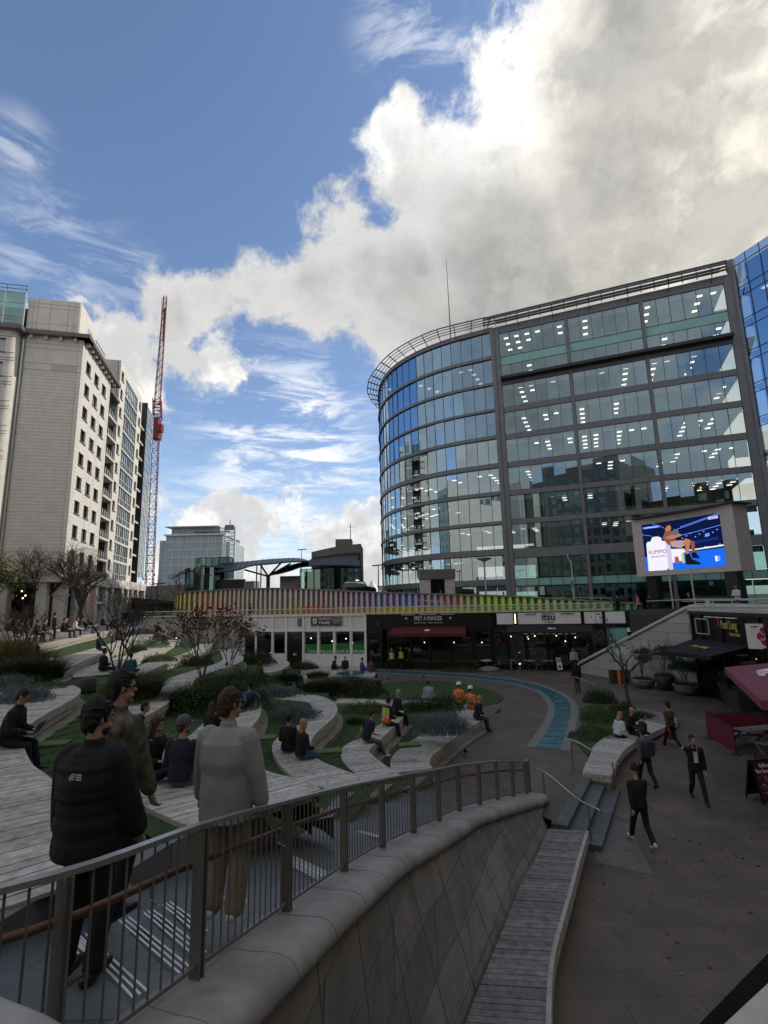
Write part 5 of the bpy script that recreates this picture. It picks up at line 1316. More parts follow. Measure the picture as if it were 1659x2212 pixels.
# left rounded bay
mb=MB();H=[];
for k in range(10):
    z0=35.7-FL*k;H.append((8.0,10.2,z0,z0+1.75));H.append((11.4,13.6,z0,z0+1.75))
def hbox(mb,s0,s1,z0,z1,o0_,o1,m):gbox(mb,s0,s1,z0,z1,o0_+.9,o1+.9,m)
for h in H:win(hbox,*h)
wallholes(mb,hbox,7.55,24,8.5,38.5,H,'stonel',.5)
# rounded corner
for i in range(6):
    a0=PI/2*i/6;a1=PI/2*(i+1)/6;r=.9
    p0=Gp(7.55-r*math.sin(a0)*.83,.9-r*(1-math.cos(a0)),0);p1=Gp(7.55-r*math.sin(a1)*.83,.9-r*(1-math.cos(a1)),0)
    mb.face([Vector((p0.x,p0.y,5.1)),Vector((p1.x,p1.y,5.1)),Vector((p1.x,p1.y,35.1)),Vector((p0.x,p0.y,35.1))],'stonel')
mb.build('bay_wall',e)
mb=MB()
for k in range(10):
    z0=35.7-FL*k
    for dz in(-.1,-.75,1.95,):hbox(mb,6.9,24,z0+dz,z0+dz+.06,0,.03,'cornice')
mb.box(tuple(Gp(6.45,.12,22)),(.18,.16,33),'steel',X=GU);mb.build('string_courses',e)
mb=MB();hbox(mb,6.2,24,38.5,39.0,-1,.7,'cornice');mb.build('bay_cornice',e)
mb=MB()
for i in range(6):gbox(mb,7.0+i*2.2,9.15+i*2.2,39,44.3,-.5,-.45,'glassg');gbox(mb,6.96+i*2.2,7.08+i*2.2,39,44.4,-.5,-.35,'wframe')
for z in(40.3,41.2,42.9,44.3):gbox(mb,7,20,z,z+.1,-.5,-.4,'wframe')
gbox(mb,7.2,20,39,44,-4,-3.6,'blackp')
for z in(44.9,45.4):gbox(mb,7,20,z,z+.06,-.7,-.62,'rail')
for i in range(6):gbox(mb,7.1+i*2.1,7.16+i*2.1,44.3,45.4,-.7,-.62,'rail')
mb.build('glass_penthouse',e)
# fascia and colonnade
mb=MB();lbox(mb,-.2,44.2,8.45,9.75,-1.0,.35,'stoneg');gbox(mb,-.3,24,8.45,9.75,-1,1.2,'stoneg');mb.build('fascia_band',e)
for s in(.2,3.9,8.0,11.8,16.6,19.9,25.8,29.6,32.9,37.2,42.9):
    mb=MB();w_c=1.1
    lbox(mb,s,s+w_c,3.0,6.9,-.9,.3,'stonel')
    for k in range(4):lbox(mb,s+.15+k*.25,s+.25+k*.25,3.6,6.7,.3,.34,'stoneg')
    lbox(mb,s-.1,s+w_c+.1,6.9,7.15,-1.0,.4,'stoneg');lbox(mb,s,s+w_c,7.15,8.45,-.9,.3,'stonel');mb.build('column',e)
for s in(1.2,5.0,8.8,12.5,16.2):
    mb=MB();gbox(mb,s,s+1.0,3.0,8.45,-.2,1.0,'stonel');mb.build('column',e)
mb=MB();lbox(mb,.0,44,3.2,8.5,-5.2,-5,'blackp');gbox(mb,0,24,3.2,8.5,-3.2,-3,'blackp')
for i in range(10):lbox(mb,1+i*4.2,3.6+i*4.2,3.4,7.6,-4.98,-4.9,'glassshop')
mb.build('arcade_back',e)
mb=MB();lbox(mb,9.6,12.2,6.3,7.0,-1.4,-1.3,'redneon');lbox(mb,5.2,6.4,6.0,7.6,-3.5,-3.4,'redneon');mb.build('red_sign',e)
mb=MB();rnd=random.Random(5)
for i in range(14):
    p=Lp(rnd.uniform(1,40),-4.4,rnd.uniform(6.5,7.7));mb.sph(tuple(p),.1,'lampw',n=6,k=4)
mb.build('shop_light',e)
# ---------------------------------------------------------------- hoarding and wall left of the striped ramp
mb=MB();a=AY(308,1320,100);b=AY(376,1320,63)
mb.raw([(a.x-6,a.y+2,3.4),(b.x+1,b.y+1,3.4),(b.x+1,b.y+1,5.9),(a.x-6,a.y+2,7.6)],[(0,1,2,3)],'hedge');mb.build('green_hoarding',label='dark green hoarding between the apartment block and the striped wall',cat='hoarding')
mb=MB();mb.prism([(-62,112,3.4),(-24,92,3.4),(-24,96,3.4),(-62,116,3.4)],6.2,'conc');mb.build('concrete_wall',label='bare concrete wall above the green hoarding',cat='wall')
# ---------------------------------------------------------------- striped ramp wall
wp=[(-25.8,63.5,6.85),(-25.0,60.6,6.9),(-23.0,59.1,7.1),(-18.4,58.4,7.25),(-12.2,55.6,7.2),(-7.4,53.9,6.93),(-1.2,50.5,6.45),(5,48.2,6.1),(10.4,46,5.8),(14,44.6,5.53),(17.8,43,5.16),(21,41.8,4.9)]
l=smoothline([Vector(p) for p in wp],.08)
e=empty('striped_wall',(l[0].x,l[0].y,3.9),label='long ramp wall of folded multicoloured vertical fins',cat='ramp wall');o0=Vector((l[0].x,l[0].y,3.9))
T=sum((b-a).length for a,b in zip(l,l[1:]));nu=84;q=resample(l,n=nu*2+1);qn=normals2(q)
cols=[((.45,.25,.16),(.3,.18,.1)),((.42,.42,.14),(.2,.18,.06)),((.5,.26,.24),(.14,.2,.06)),((.52,.32,.42),(.16,.22,.07)),((.5,.3,.42),(.12,.22,.06)),((.5,.28,.42),(.1,.2,.05)),((.45,.26,.4),(.09,.17,.08)),((.42,.22,.36),(.06,.17,.2)),((.3,.22,.45),(.08,.18,.2)),((.45,.17,.26),(.12,.22,.1)),((.4,.42,.1),(.06,.28,.03)),((.35,.42,.1),(.04,.22,.05)),((.2,.36,.15),(.05,.25,.05)),((.1,.25,.18),(.1,.25,.03))]
lowc=[(.35,.2,.12),(.35,.36,.12),(.4,.36,.12),(.45,.35,.12),(.5,.25,.06),(.5,.12,.06),(.5,.3,.06),(.45,.38,.05),(.45,.38,.05),(.4,.42,.06),(.3,.4,.05),(.25,.4,.06),(.3,.35,.06),(.4,.25,.05)]
cm={}
def cmat(c):
    c=tuple(round(min(.8,x*1.7),3) for x in c)
    if c not in cm:cm[c]=mat('fin paint',c,.55,var=.07,scale=2)
    return cm[c]
mb=MB();rnd=random.Random(9)
for i in range(nu):
    t=i/nu*(len(cols)-1);k=int(t);u=round((t-k)*2)/2
    mixl=lambda a,b:tuple(x+(y-x)*u for x,y in zip(a,b))
    A_=cmat(mixl(cols[k][0],cols[k+1][0]));B_=cmat(mixl(cols[k][1],cols[k+1][1]));C_=cmat(lowc[k]);
    p0,p1,p2=q[2*i],q[2*i+1],q[2*i+2];n0=qn[2*i]
    zt=p0.z-.12;H=zt-3.9;zm=3.9+H*(.42 if 30<i<62 else .28 if i>18 else .12)
    def quad(a,b,z0,z1,m):mb.face([Vector((a.x,a.y,z0))-o0,Vector((b.x,b.y,z0))-o0,Vector((b.x,b.y,z1))-o0,Vector((a.x,a.y,z1))-o0],m)
    f0=p0+n0*.20;f1=p1+n0*.26;g1=p1-n0*.02;g2=p2-n0*.02
    quad(f0,f1,zm,zt,A_);quad(f0,f1,3.9,zm,C_);quad(f1,g1,3.9,zt,B_);quad(g1,g2,zm,zt,B_);quad(g1,g2,3.9,zm,C_ if i>30 else B_);quad(g2,p2+n0*.20,3.9,zt,A_)
    if 2<i<34:
        hh=max(.12,.85-.024*i);D_=cmat((.1,.015,.04) if i<12 else (.4,.06,.04) if i<19 else (.03,.05,.05))
        c0=p1+n0*.01+(p2-p1)*.2;c1=p1+n0*.01+(p2-p1)*.95
        quad(c0,c1,3.9+H*.12,3.9+H*(.12+hh*.8),D_)
mb.build('fin_panels',e)
mb=MB();rl_=[p-o0 for p in l];sweep(mb,rl_,[(-.4,-.1),(-.4,.02),(.33,.02),(.33,-.12),(-.1,-.12)],'conc');mb.build('coping',e)
# road deck behind the striped wall
mb=MB();mb.poly([(p.x,p.y+.3,p.z-1.1 if p.z<7 else 6.0) for p in l[::10]][:1]+[( -25.5,61.5,5.9),(-18,59,6.0),(-7,54.5,5.8),(1,50,5.3),(10,47,4.7),(14,60,4.5),(2,110,6.2),(-60,110,6.2)],'road');mb.build('upper_road',kind='structure',tri=True)
# ---------------------------------------------------------------- pavilions with zinc roofs
def pv3(px,py,y):return AY((650+.5124*px)/1.8517,(2080+.5124*py)/1.8517,y)
e=empty('zinc_roofed_pavilion',(-25,72,6),label='glass drum pavilion under a long curving zinc roof on the left',cat='pavilion');o0=Vector((-25,72,6))
mb=MB()
def drum(mb,x0,x1,y0,z0,z1,m,fm='frame',n=10,bulge=2.4):
    for i in range(n):
        a=PI*i/n;b=PI*(i+1)/n;cx=(x0+x1)/2;r=(x1-x0)/2
        p=Vector((cx-r*math.cos(a),y0-bulge*math.sin(a),0));q_2=Vector((cx-r*math.cos(b),y0-bulge*math.sin(b),0))
        mb.face([Vector((p.x,p.y,z0)),Vector((q_2.x,q_2.y,z0)),Vector((q_2.x,q_2.y,z1)),Vector((p.x,p.y,z1))],m)
        mb.bar(Vector((p.x,p.y,z0)),Vector((p.x,p.y,z1)),.09,.09,fm,up=(1,0,0))
    mb.poly([Vector(((x0+x1)/2-(x1-x0)/2*math.cos(PI*i/n),y0-bulge*math.sin(PI*i/n),z1)) for i in range(n+1)],'conc')
x0=pv3(182,540,72).x-o0.x;x1=pv3(415,540,72).x-o0.x;x2=pv3(500,540,72).x-o0.x
drum(mb,x0,x2,0,0,pv3(300,380,72).z-o0.z,'glassg');mb.build('lower_drum',e)
mb=MB();drum(mb,x0+.2,x2+.1,3,3.2,pv3(300,298,75).z-o0.z,'glassg',bulge=1.5);mb.build('upper_drum',e)
mb=MB();mb.bb(x0+.8,x2-.6,.5,4,0,4.6,'teals');mb.bb(x2,x2+3.2,-2.4,-1.8,0,2.9,'blackp');mb.build('core',e)
def roof(e,o0,edge_lo,edge_hi,y0,y1,th,name='roof',n=26,m='zinc'):
    """ribbed curved roof strip between two photo edge curves at depth y0 (front) and y1 (back)"""
    a=resample(smoothline([pv3(x,y,y0)-o0 for x,y in edge_lo],.3),n=n);b=resample(smoothline([pv3(x,y,y1)-o0 for x,y in edge_hi],.3),n=n)
    mb=MB()
    for i in range(n-1):
        mb.face([a[i],a[i+1],b[i+1],b[i]],m);d=Vector((0,0,-th))
        mb.face([a[i]+d*.4,a[i+1]+d*.4,b[i+1]+d,b[i]+d][::-1],m);mb.face([a[i]+d*.4,a[i+1]+d*.4,a[i+1],a[i]],m)
        mb.bar(a[i]+Vector((0,0,.03)),b[i]+Vector((0,0,.03)),.05,.09,m)
    return mb.build(name,e)
roof(e,o0,[(100,440),(180,402),(320,398),(480,397),(600,380),(700,350),(830,338),(960,325),(1080,318),(1140,318)],[(150,395),(250,372),(400,345),(560,330),(700,318),(830,305),(950,298),(1040,295),(1100,303),(1140,316)],70,74.5,.5)
hub=pv3(825,440,72)-o0;mb=MB();mb.tube([Vector((hub.x,hub.y,-.5)),hub],.28,'zinc')
for x,y in((640,388),(765,350),(925,335),(1000,340)):mb.tube([hub,pv3(x,y,72)-o0],.14,'zinc',n=6)
for x in(737,770):
    t=pv3(x,345,72.5)-o0;mb.tube([Vector((t.x,t.y,-.5)),t],.09,'zinc',n=5)
mb.build('branching_column',e)
e=empty('grey_hall',(-8,74,6),label='grey clad hall with sloping zinc eaves and tall glass front beside the glass office block',cat='pavilion');o0=Vector((-8,74,6))
roof(e,o0,[(850,425),(930,410),(1020,385),(1090,362),(1300,350),(1480,352),(1540,356)],[(880,400),(960,365),(1060,335),(1170,318),(1300,308),(1440,306),(1540,312)],71,73,.4)
roof(e,o0,[(1140,322),(1280,312),(1420,306),(1520,308)],[(1180,297),(1280,282),(1420,262),(1540,255)],73.2,78,.4)
a=pv3(1070,400,73).x-o0.x;b=pv3(1548,400,73).x-o0.x
mb=MB();n=9
for i in range(n):
    xa=a+(b-a)*i/n;xb=a+(b-a)*(i+1)/n;t=random.Random(i).gauss(0,.05);mb.face([(xa,-.6+t,-.5),(xb,-.6-t,-.5),(xb,-.6-t,4.4),(xa,-.6+t,4.4)],'glassg');mb.bb(xa-.04,xa+.04,-.66,-.5,-.5,4.4,'frame')
mb.build('glass_front',e)
mb=MB();mb.bb(a-3.0,a,-.2,.2,-.5,3.4,'whitestone');mb.bb(a,b,3.5,3.8,-.5,4.2,'darkpot');mb.bb(b-3.4,b-1.8,-.8,-.62,-.5,1.4,'white');mb.build('side_wall',e)
zt=pv3(1548,185,78).z-o0.z;zl=pv3(1165,250,78).z-o0.z;xa=pv3(1163,250,78).x-o0.x;xb=pv3(1549,250,78).x-o0.x
mb=MB();wx=xb-xa;tops=[(xa,zl),(xa+.2*wx,zl+(zt-zl)*.3),(xa+.45*wx,zl+(zt-zl)*.62),(xa+.75*wx,zl+(zt-zl)*.88),(xb,zt)]
mb.raw([(x,4,-1) for x,z in tops]+[(x,4,z) for x,z in tops]+[(x,12,z) for x,z in tops]+[(xb+.2,12,-1),(xa,12,-1)],[(i,i+1,i+6,i+5) for i in range(4)]+[(i+5,i+6,i+11,i+10) for i in range(4)]+[(0,5,10,16)],'conc');mb.bb(xb-.5,xb,4.2,12,-1,zt-.02,'conc')
for k in range(1,4):mb.bb(xa,xb,3.97,3.99,zl-.2-k*.8,zl-.16-k*.8,'cornice')
mb.build('upper_clad_wall',e)
ca=pv3(1350,150,80)-o0;cb_=pv3(1475,150,80)-o0;mb=MB();mb.bb(ca.x,cb_.x,6,9,ca.z-2.3,ca.z,'conc');mb.bb(ca.x+.3,cb_.x-2.2,5.96,6.0,ca.z-1.5,ca.z-.5,'frame');mb.build('plant_room',e)
mb=MB();t=pv3(1468,150,80)-o0;mb.tube([(t.x,6,t.z-.5),(t.x,6,t.z+2.6)],.06,'frame',n=5);mb.bar((t.x-.5,6,t.z+2.0),(t.x+.5,6,t.z+2.0),.06,.06,'frame');mb.build('aerial',e)
# distant tower and its hoist mast
def tw(px,py,y=255):return pv3(px,py,y)
e=empty('distant_tower',(tw(240,400).x,255,4),label='distant glazed tower wrapped in scaffolding with a hoist mast',cat='tower');o0=Vector((tw(240,400).x,255,4))
mb=MB();X0=tw(30,200).x-o0.x;X1=tw(468,200).x-o0.x;Z1_=tw(200,118).z-o0.z
mb.bb(X0,X1,0,30,-4,Z1_,'scaff');mb.bb(tw(60,90).x-o0.x,tw(440,90).x-o0.x,2,28,Z1_,tw(200,56).z-o0.z,'scaff')
X00=tw(-60,150).x-o0.x;mb.bb(X00,X0,6,30,-4,tw(0,150).z-o0.z,'scaff');mb.bb(X1,tw(512,150).x-o0.x,3,30,-4,tw(500,165).z-o0.z,'scaff');mb.build('body',e)
mb=MB();mb.bb(tw(28,50).x-o0.x,tw(445,50).x-o0.x,-1.5,30,tw(200,56).z-o0.z,tw(200,50).z-o0.z,'wframe');mb.bb(X0-1,X1+1,-1.2,30,Z1_-.3,Z1_+.5,'wframe')
for k in range(14):z=Z1_-(k+1)*3.9;mb.bb(X0,X1,-.25,0,z,z+.4,'wframe')
for k in range(9):x=X0+(X1-X0)*k/8;mb.bb(x-.15,x+.15,-.35,0,-4,Z1_,'wframe')
for k in range(9):x=tw(60,90).x-o0.x+k*(tw(440,90).x-tw(60,90).x)/8;mb.bb(x,x+.2,1.7,2,Z1_,tw(200,56).z-o0.z,'wframe')
mb.build('frame_lines',e)
mb=MB();xm=tw(530,60).x-o0.x
for dx in(-2.6,2.6):mb.bb(xm+dx-.4,xm+dx+.4,-1,0,-4,tw(530,55).z-o0.z,'wframe')
for k in range(30):
    z=-2+k*2.2
    if z<tw(530,60).z-o0.z:mb.bb(xm-2.6,xm+2.6,-.9,-.3,z,z+.4,'wframe')
mb.bb(xm-2.5,xm+2,-1,0,tw(530,80).z-o0.z,tw(530,40).z-o0.z,'conc');mb.bar((xm,-.5,tw(530,60).z-o0.z),(xm,-.5,tw(530,0).z-o0.z),.5,.5,'wframe',up=(1,0,0))
mb.bar((xm-18,-.5,tw(530,95).z-o0.z),(xm,-.5,tw(530,92).z-o0.z),.8,.5,'frame');mb.build('hoist_mast',e)
# red crane
e=empty('tower_crane',(-60.5,130,4),label='red luffing tower crane behind the apartment block',cat='crane');o0=Vector((-60.5,130,4))
bx=(AY(322,1262,130).x-o0.x);mz=AY(338,940,130).z-o0.z
def lattice(mb,a,b,w0,w1,n,m,th=.16):
    a=Vector(a);b=Vector(b);T=(b-a).normalized();u=Vector((1,.25,0)).normalized();v=T.cross(u).normalized();u=v.cross(T)
    def c(i,k):
        t=i/n;w=w0+(w1-w0)*t;p=a.lerp(b,t);s=((-1,-1),(1,-1),(1,1),(-1,1))[k%4];return p+u*s[0]*w/2+v*s[1]*w/2
    for k in range(4):mb.tube([c(0,k),c(n,k)],th,m,n=4)
    for i in range(n):
        for k in range(4):mb.tube([c(i,k),c(i,k+1)],th*.55,m,n=4,cap=False);mb.tube([c(i,k),c(i+1,k+1 if i%2 else k+3)],th*.5,m,n=4,cap=False)
mb=MB();topx=AY(338,940,130).x-o0.x;lattice(mb,(bx+.3,0,-6),(topx-.3,0,mz),1.75,1.75,26,'crane',.11);mb.build('mast',e)
mb=MB();mb.bb(topx-1.0,topx+1.0,-1.2,1.2,mz-1.2,mz+1.2,'crane');mb.bb(topx-.7,topx+.7,-1,1,mz+1.2,mz+4.6,'crane');mb.bb(topx+.7,topx+2.0,-1.6,-.2,mz+.5,mz+2.6,'crane');mb.build('slewing_cab',e)
t2=AY(339,870,130)-o0;lb=MB();lattice(lb,(topx,0,mz+4.6),(t2.x,0,t2.z+1),2.0,1.9,6,'crane',.14);lb.build('a_frame',e)
tp=AY(357,640,130)-o0;mb=MB();lattice(mb,(t2.x+.1,0,t2.z-1),(tp.x,0,tp.z),1.4,.8,30,'crane',.09)
for k in range(3):pass
p0=AY(353,740,130)-o0;p1=AY(356,665,130)-o0;mb.bar(p0,p1,.5,.35,'crane',up=(0,1,0));mb.build('jib',e)
mb=MB();mb.bar((topx,0,AY(338,880,130).z-o0.z),(tp.x-.9,0,tp.z-.5),.06,.06,'frame',up=(0,1,0));mb.build('stay_cable',e)
# lamp posts, kiosk, taxi on the deck
def lamp(px,pyb,pyt,y,label,style=0):
    t=AY(px,pyt,y);e=empty('street_lamp',(t.x,y,3.9),label=label,cat='street lamp',group='street lamps on the upper deck');h=t.z-3.9
    mb=MB();mb.tube([(0,0,0),(0,0,h*.55),(0,0,h)],[.09,.07,.05],'whiterail' if style!=2 else 'frame',n=8);mb.build('pole',e)
    mb=MB()
    if style==1:mb.lathe([(0,-.35),(.12,-.3),(.75,.0),(.8,.06),(0,.14)],'whiterail',(0,0,h),n=16)
    elif style==0:mb.tube([(0,0,h-.3),(-.25,0,h+.25),(-.3,0,h+.6)],.05,'whiterail',n=6);mb.lathe([(.12,0),(.12,-.5),(.05,-.6)],'conc',(-.05,0,h*.62),n=8)
    else:mb.bar((-.7,0,h),(.9,0,h+.12),.3,.12,'frame')
    mb.build('lamp_head',e)
lamp(1046,1275,1207,50,'white lamp post with a shallow dish head before the curved glass corner',1)
lamp(1233,1290,1210,47,'slim white lamp post standing in front of the flat glass facade')
lamp(817,1270,1222,58,'tall dark lamp post with a flat head left of the curved glass corner',2)
lamp(440,1290,1245,60,'pale lamp post in front of the glass drum pavilion',2)
lamp(340,1320,1262,60,'pale lamp post standing before the green hoarding',2)
lamp(651,1270,1188,85,'dark lamp post rising behind the long zinc roof',2)
p=AY(943,1250,53);e=empty('stone_kiosk',(p.x,p.y,3.9),label='brown stone kiosk with a glazed doorway before the curved glass corner',cat='kiosk')
h=AY(943,1231,53).z-3.9;mb=MB();mb.bb(-1.75,-.75,-1,1,0,h-1,'conc2');mb.bb(.75,1.75,-1,1,0,h-1,'conc2');mb.bb(-1.85,1.85,-1.1,1.1,h-1,h,'cornice');mb.bb(-.75,.75,.6,1,0,h-1,'conc2');mb.build('walls',e)
mb=MB();mb.bb(-.7,.7,-.6,-.55,0,h-1.1,'glassg');mb.bb(-.6,0,-.64,-.61,1.2,2.2,'white');mb.build('glass_door',e)
def car(x,y,z,rz,label,name='taxi'):
    e=empty(name,(x,y,z),rz,label=label,cat='taxi')
    prof=[(-2.3,.3),(-2.3,.85),(-2.2,1.0),(-1.9,1.08),(-1.5,1.7),(-1.2,1.85),(.5,1.85),(.9,1.7),(1.25,1.12),(2.1,1.0),(2.3,.8),(2.3,.3)]
    mb=MB();n=len(prof);ys=(-.85,-.8,.8,.85)
    mb.raw([(x_,-.88 if z_<1.2 else -.72,z_) for x_,z_ in prof]+[(x_,.88 if z_<1.2 else .72,z_) for x_,z_ in prof],[tuple(range(n)),tuple(range(n,2*n))[::-1]]+[(i,(i+1)%n,n+(i+1)%n,n+i) for i in range(n)],'carp');mb.build('body',e)
    for sy in(-1,1):
        mb=MB();mb.face([(-1.75,sy*.85,1.15),(-.3,sy*.85,1.15),(-.3,sy*.755,1.7),(-1.4,sy*.755,1.7)],'glassflat');mb.face([(-.2,sy*.85,1.15),(1.1,sy*.85,1.15),(.75,sy*.755,1.68),(-.2,sy*.755,1.7)],'glassflat');mb.build('window',e)
    for sx in(-1.45,1.4):
        for sy in(-.8,.8):
            w=MB();w.tube([(sx,sy-.1,.32),(sx,sy+.1,.32)],.32,'tyre',n=14);w.build('wheel',e)
    mb=MB();mb.bb(-.2,.2,-.2,.2,1.85,1.95,'lampw');mb.build('roof_light',e)
p=AY(772,1272,62);car(p.x,p.y,AY(772,1277,62).z-.6,.05,'black taxi on the raised road beside the grey hall')
# brick/low skyline to close the view behind
e=empty('terrace_houses',(-6,150,4),label='low roofs and a white tent peak far off beside the curved glass corner',cat='building')
mb=MB();mb.bb(-3,22,0,10,-2,3.2,'conc');mb.raw([(-3,0,3.2),(22,0,3.2),(22,10,3.2),(-3,10,3.2),(-3,5,6),(22,5,6)],[(0,1,5,4),(3,4,5,2)],'cornice');mb.lathe([(4.5,1),(2.2,4),(.3,7.2),(0,7.4)],'white',(2.2,-4,0),n=10);mb.build('roofs',e)
mb=MB();mb.prism([(-120,135,3.5),(-30,165,3.5),(-30,170,3.5),(-120,140,3.5)],4,'conc');mb.build('far_wall',label='distant concrete parapet under the crane',cat='wall')
# blocks across the square behind the viewer, and two added at right for shade
def block(x0,x1,y0,y1,z,label,m='stonel',fh=3.3,gw=3.0):
    e=empty('rear_block',((x0+x1)/2,(y0+y1)/2,3.4),label=label,cat='building');cx,cy=(x0+x1)/2,(y0+y1)/2
    mb=MB();mb.bb(x0-cx,x1-cx,y0-cy,y1-cy,-4,z-3.4,m);mb.build('body',e)
    mb=MB();k=6
    while k<z-3:
        x=x0+1
        while x<x1-gw:
            mb.bb(x-cx,x+gw*.62-cx,y1-cy,y1-cy+.05,k-3.4,k+fh*.6-3.4,'glassg');x+=gw
        k+=fh
    mb.build('windows',e)
block(-62,-34,-52,-28,44,'pale stone block with regular windows far behind the viewer on the left')
block(-33,-4,-58,-34,45,'grey concrete office block with regular windows behind the viewer','conc')
block(-2,30,-60,-40,34,'brown brick block with regular windows behind the viewer on the right','brownc')
block(50,72,-46,7,48,'tall brown block outside the right edge behind the restaurant','brownc')  # unseen volume added to keep sun off the near plaza
block(60,78,8,44,62,'tall brown tower outside the right edge behind the blue glass block','brownc')  # taller unseen volume, put in so the left terraces stay shaded
block(-70,-46,-20,34,36,'pale stone block with windows to the left of the terraces')
# ---------------------------------------------------------------- vegetation
def leafcloud(mb,c,rx,ry,h,n,m,ls=.05,seed=0,up=.3,dome=True,hollow=.0):
    r=random.Random(seed);c=Vector(c)
    for _ in range(n):
        a=r.uniform(0,2*PI);q=math.sqrt(r.random());x=math.cos(a)*q;y=math.sin(a)*q
        top=math.sqrt(max(0,1-q*q))*(.75+.25*math.sin(a*3+seed)+.15*math.sin(a*7+q*9));z=r.uniform(hollow,1)**.6*top*h
        p=c+Vector((x*rx,y*ry,z));d=Vector((r.gauss(0,1),r.gauss(0,1),r.gauss(0,1)+up)).normalized();s=Vector((r.gauss(0,1),r.gauss(0,1),r.gauss(0,1))).cross(d).normalized()
        l=ls*r.uniform(.6,1.5);w=l*r.uniform(.3,.5)
        mb.face([p-d*l*.5,p+s*w*.5,p+d*l*.5,p-s*w*.5],m)
def blades(mb,c,rx,ry,h,n,m,seed=0,w=.014,lean=.5,seg=3):
    r=random.Random(seed);c=Vector(c)
    for _ in range(n):
        a=r.uniform(0,2*PI);q=math.sqrt(r.random());b=c+Vector((math.cos(a)*q*rx*.75,math.sin(a)*q*ry*.75,0))
        L_=h*r.uniform(.55,1.1)*(1-.3*q);o=Vector((math.cos(a)*q+r.gauss(0,.35),math.sin(a)*q+r.gauss(0,.35),0))*lean;s=Vector((-math.sin(a),math.cos(a),0)) if r.random()<.5 else Vector((r.gauss(0,1),r.gauss(0,1),0)).normalized()
        pts=[];
        for i in range(seg+1):
            t=i/seg;pts.append(b+o*L_*t*t*1.1+Vector((0,0,L_*(t-.25*t*t*lean))))
        for i in range(seg):
            w0=w*(1-i/seg);w1=w*(1-(i+1)/seg)*.9+.001;mb.face([pts[i]-s*w0,pts[i]+s*w0,pts[i+1]+s*w1,pts[i+1]-s*w1],m)
def plant(name,c,kind,rx,ry,h,label,seed,cat='shrub',group='planted clumps on the terraces',dens=1.):
    mb=MB();A=rx*ry
    if kind=='lav':
        blades(mb,(0,0,0),rx,ry,h,int(900*A*dens)+300,'leafl',seed,w=.008,lean=.35,seg=2);leafcloud(mb,(0,0,0),rx,ry,h*.85,int(2200*A*dens)+500,'leafl',.05,seed,up=1.2)
    elif kind=='grass':
        blades(mb,(0,0,0),rx,ry,h,int(1800*A*dens)+400,'leafd',seed,w=.010,lean=.75);blades(mb,(0,0,0),rx*.9,ry*.9,h*1.05,int(300*A*dens)+80,'leafo',seed+1,w=.006,lean=.6)
    elif kind=='straw':
        blades(mb,(0,0,0),rx,ry,h,int(900*A*dens)+300,'leafo',seed,w=.008,lean=.5);blades(mb,(0,0,0),rx,ry,h*.8,int(900*A*dens)+200,'leafg',seed+1,w=.01,lean=.6)
    elif kind=='dark':
        leafcloud(mb,(0,0,0),rx,ry,h,int(2600*A*dens)+500,'leafd',.075,seed,up=.5);blades(mb,(0,0,0),rx,ry,h*1.1,int(500*A*dens)+100,'leafd',seed,w=.008,lean=.4)
    elif kind=='low':
        leafcloud(mb,(0,0,0),rx,ry,h,int(3000*A*dens)+400,'leafg',.06,seed,up=.8)
    return mb.build(name,label=label,cat=cat,group=group,loc=tuple(c))
def gp(f,x,y,z):p=G(*f(x,y),z);return (p.x,p.y,z-.05)
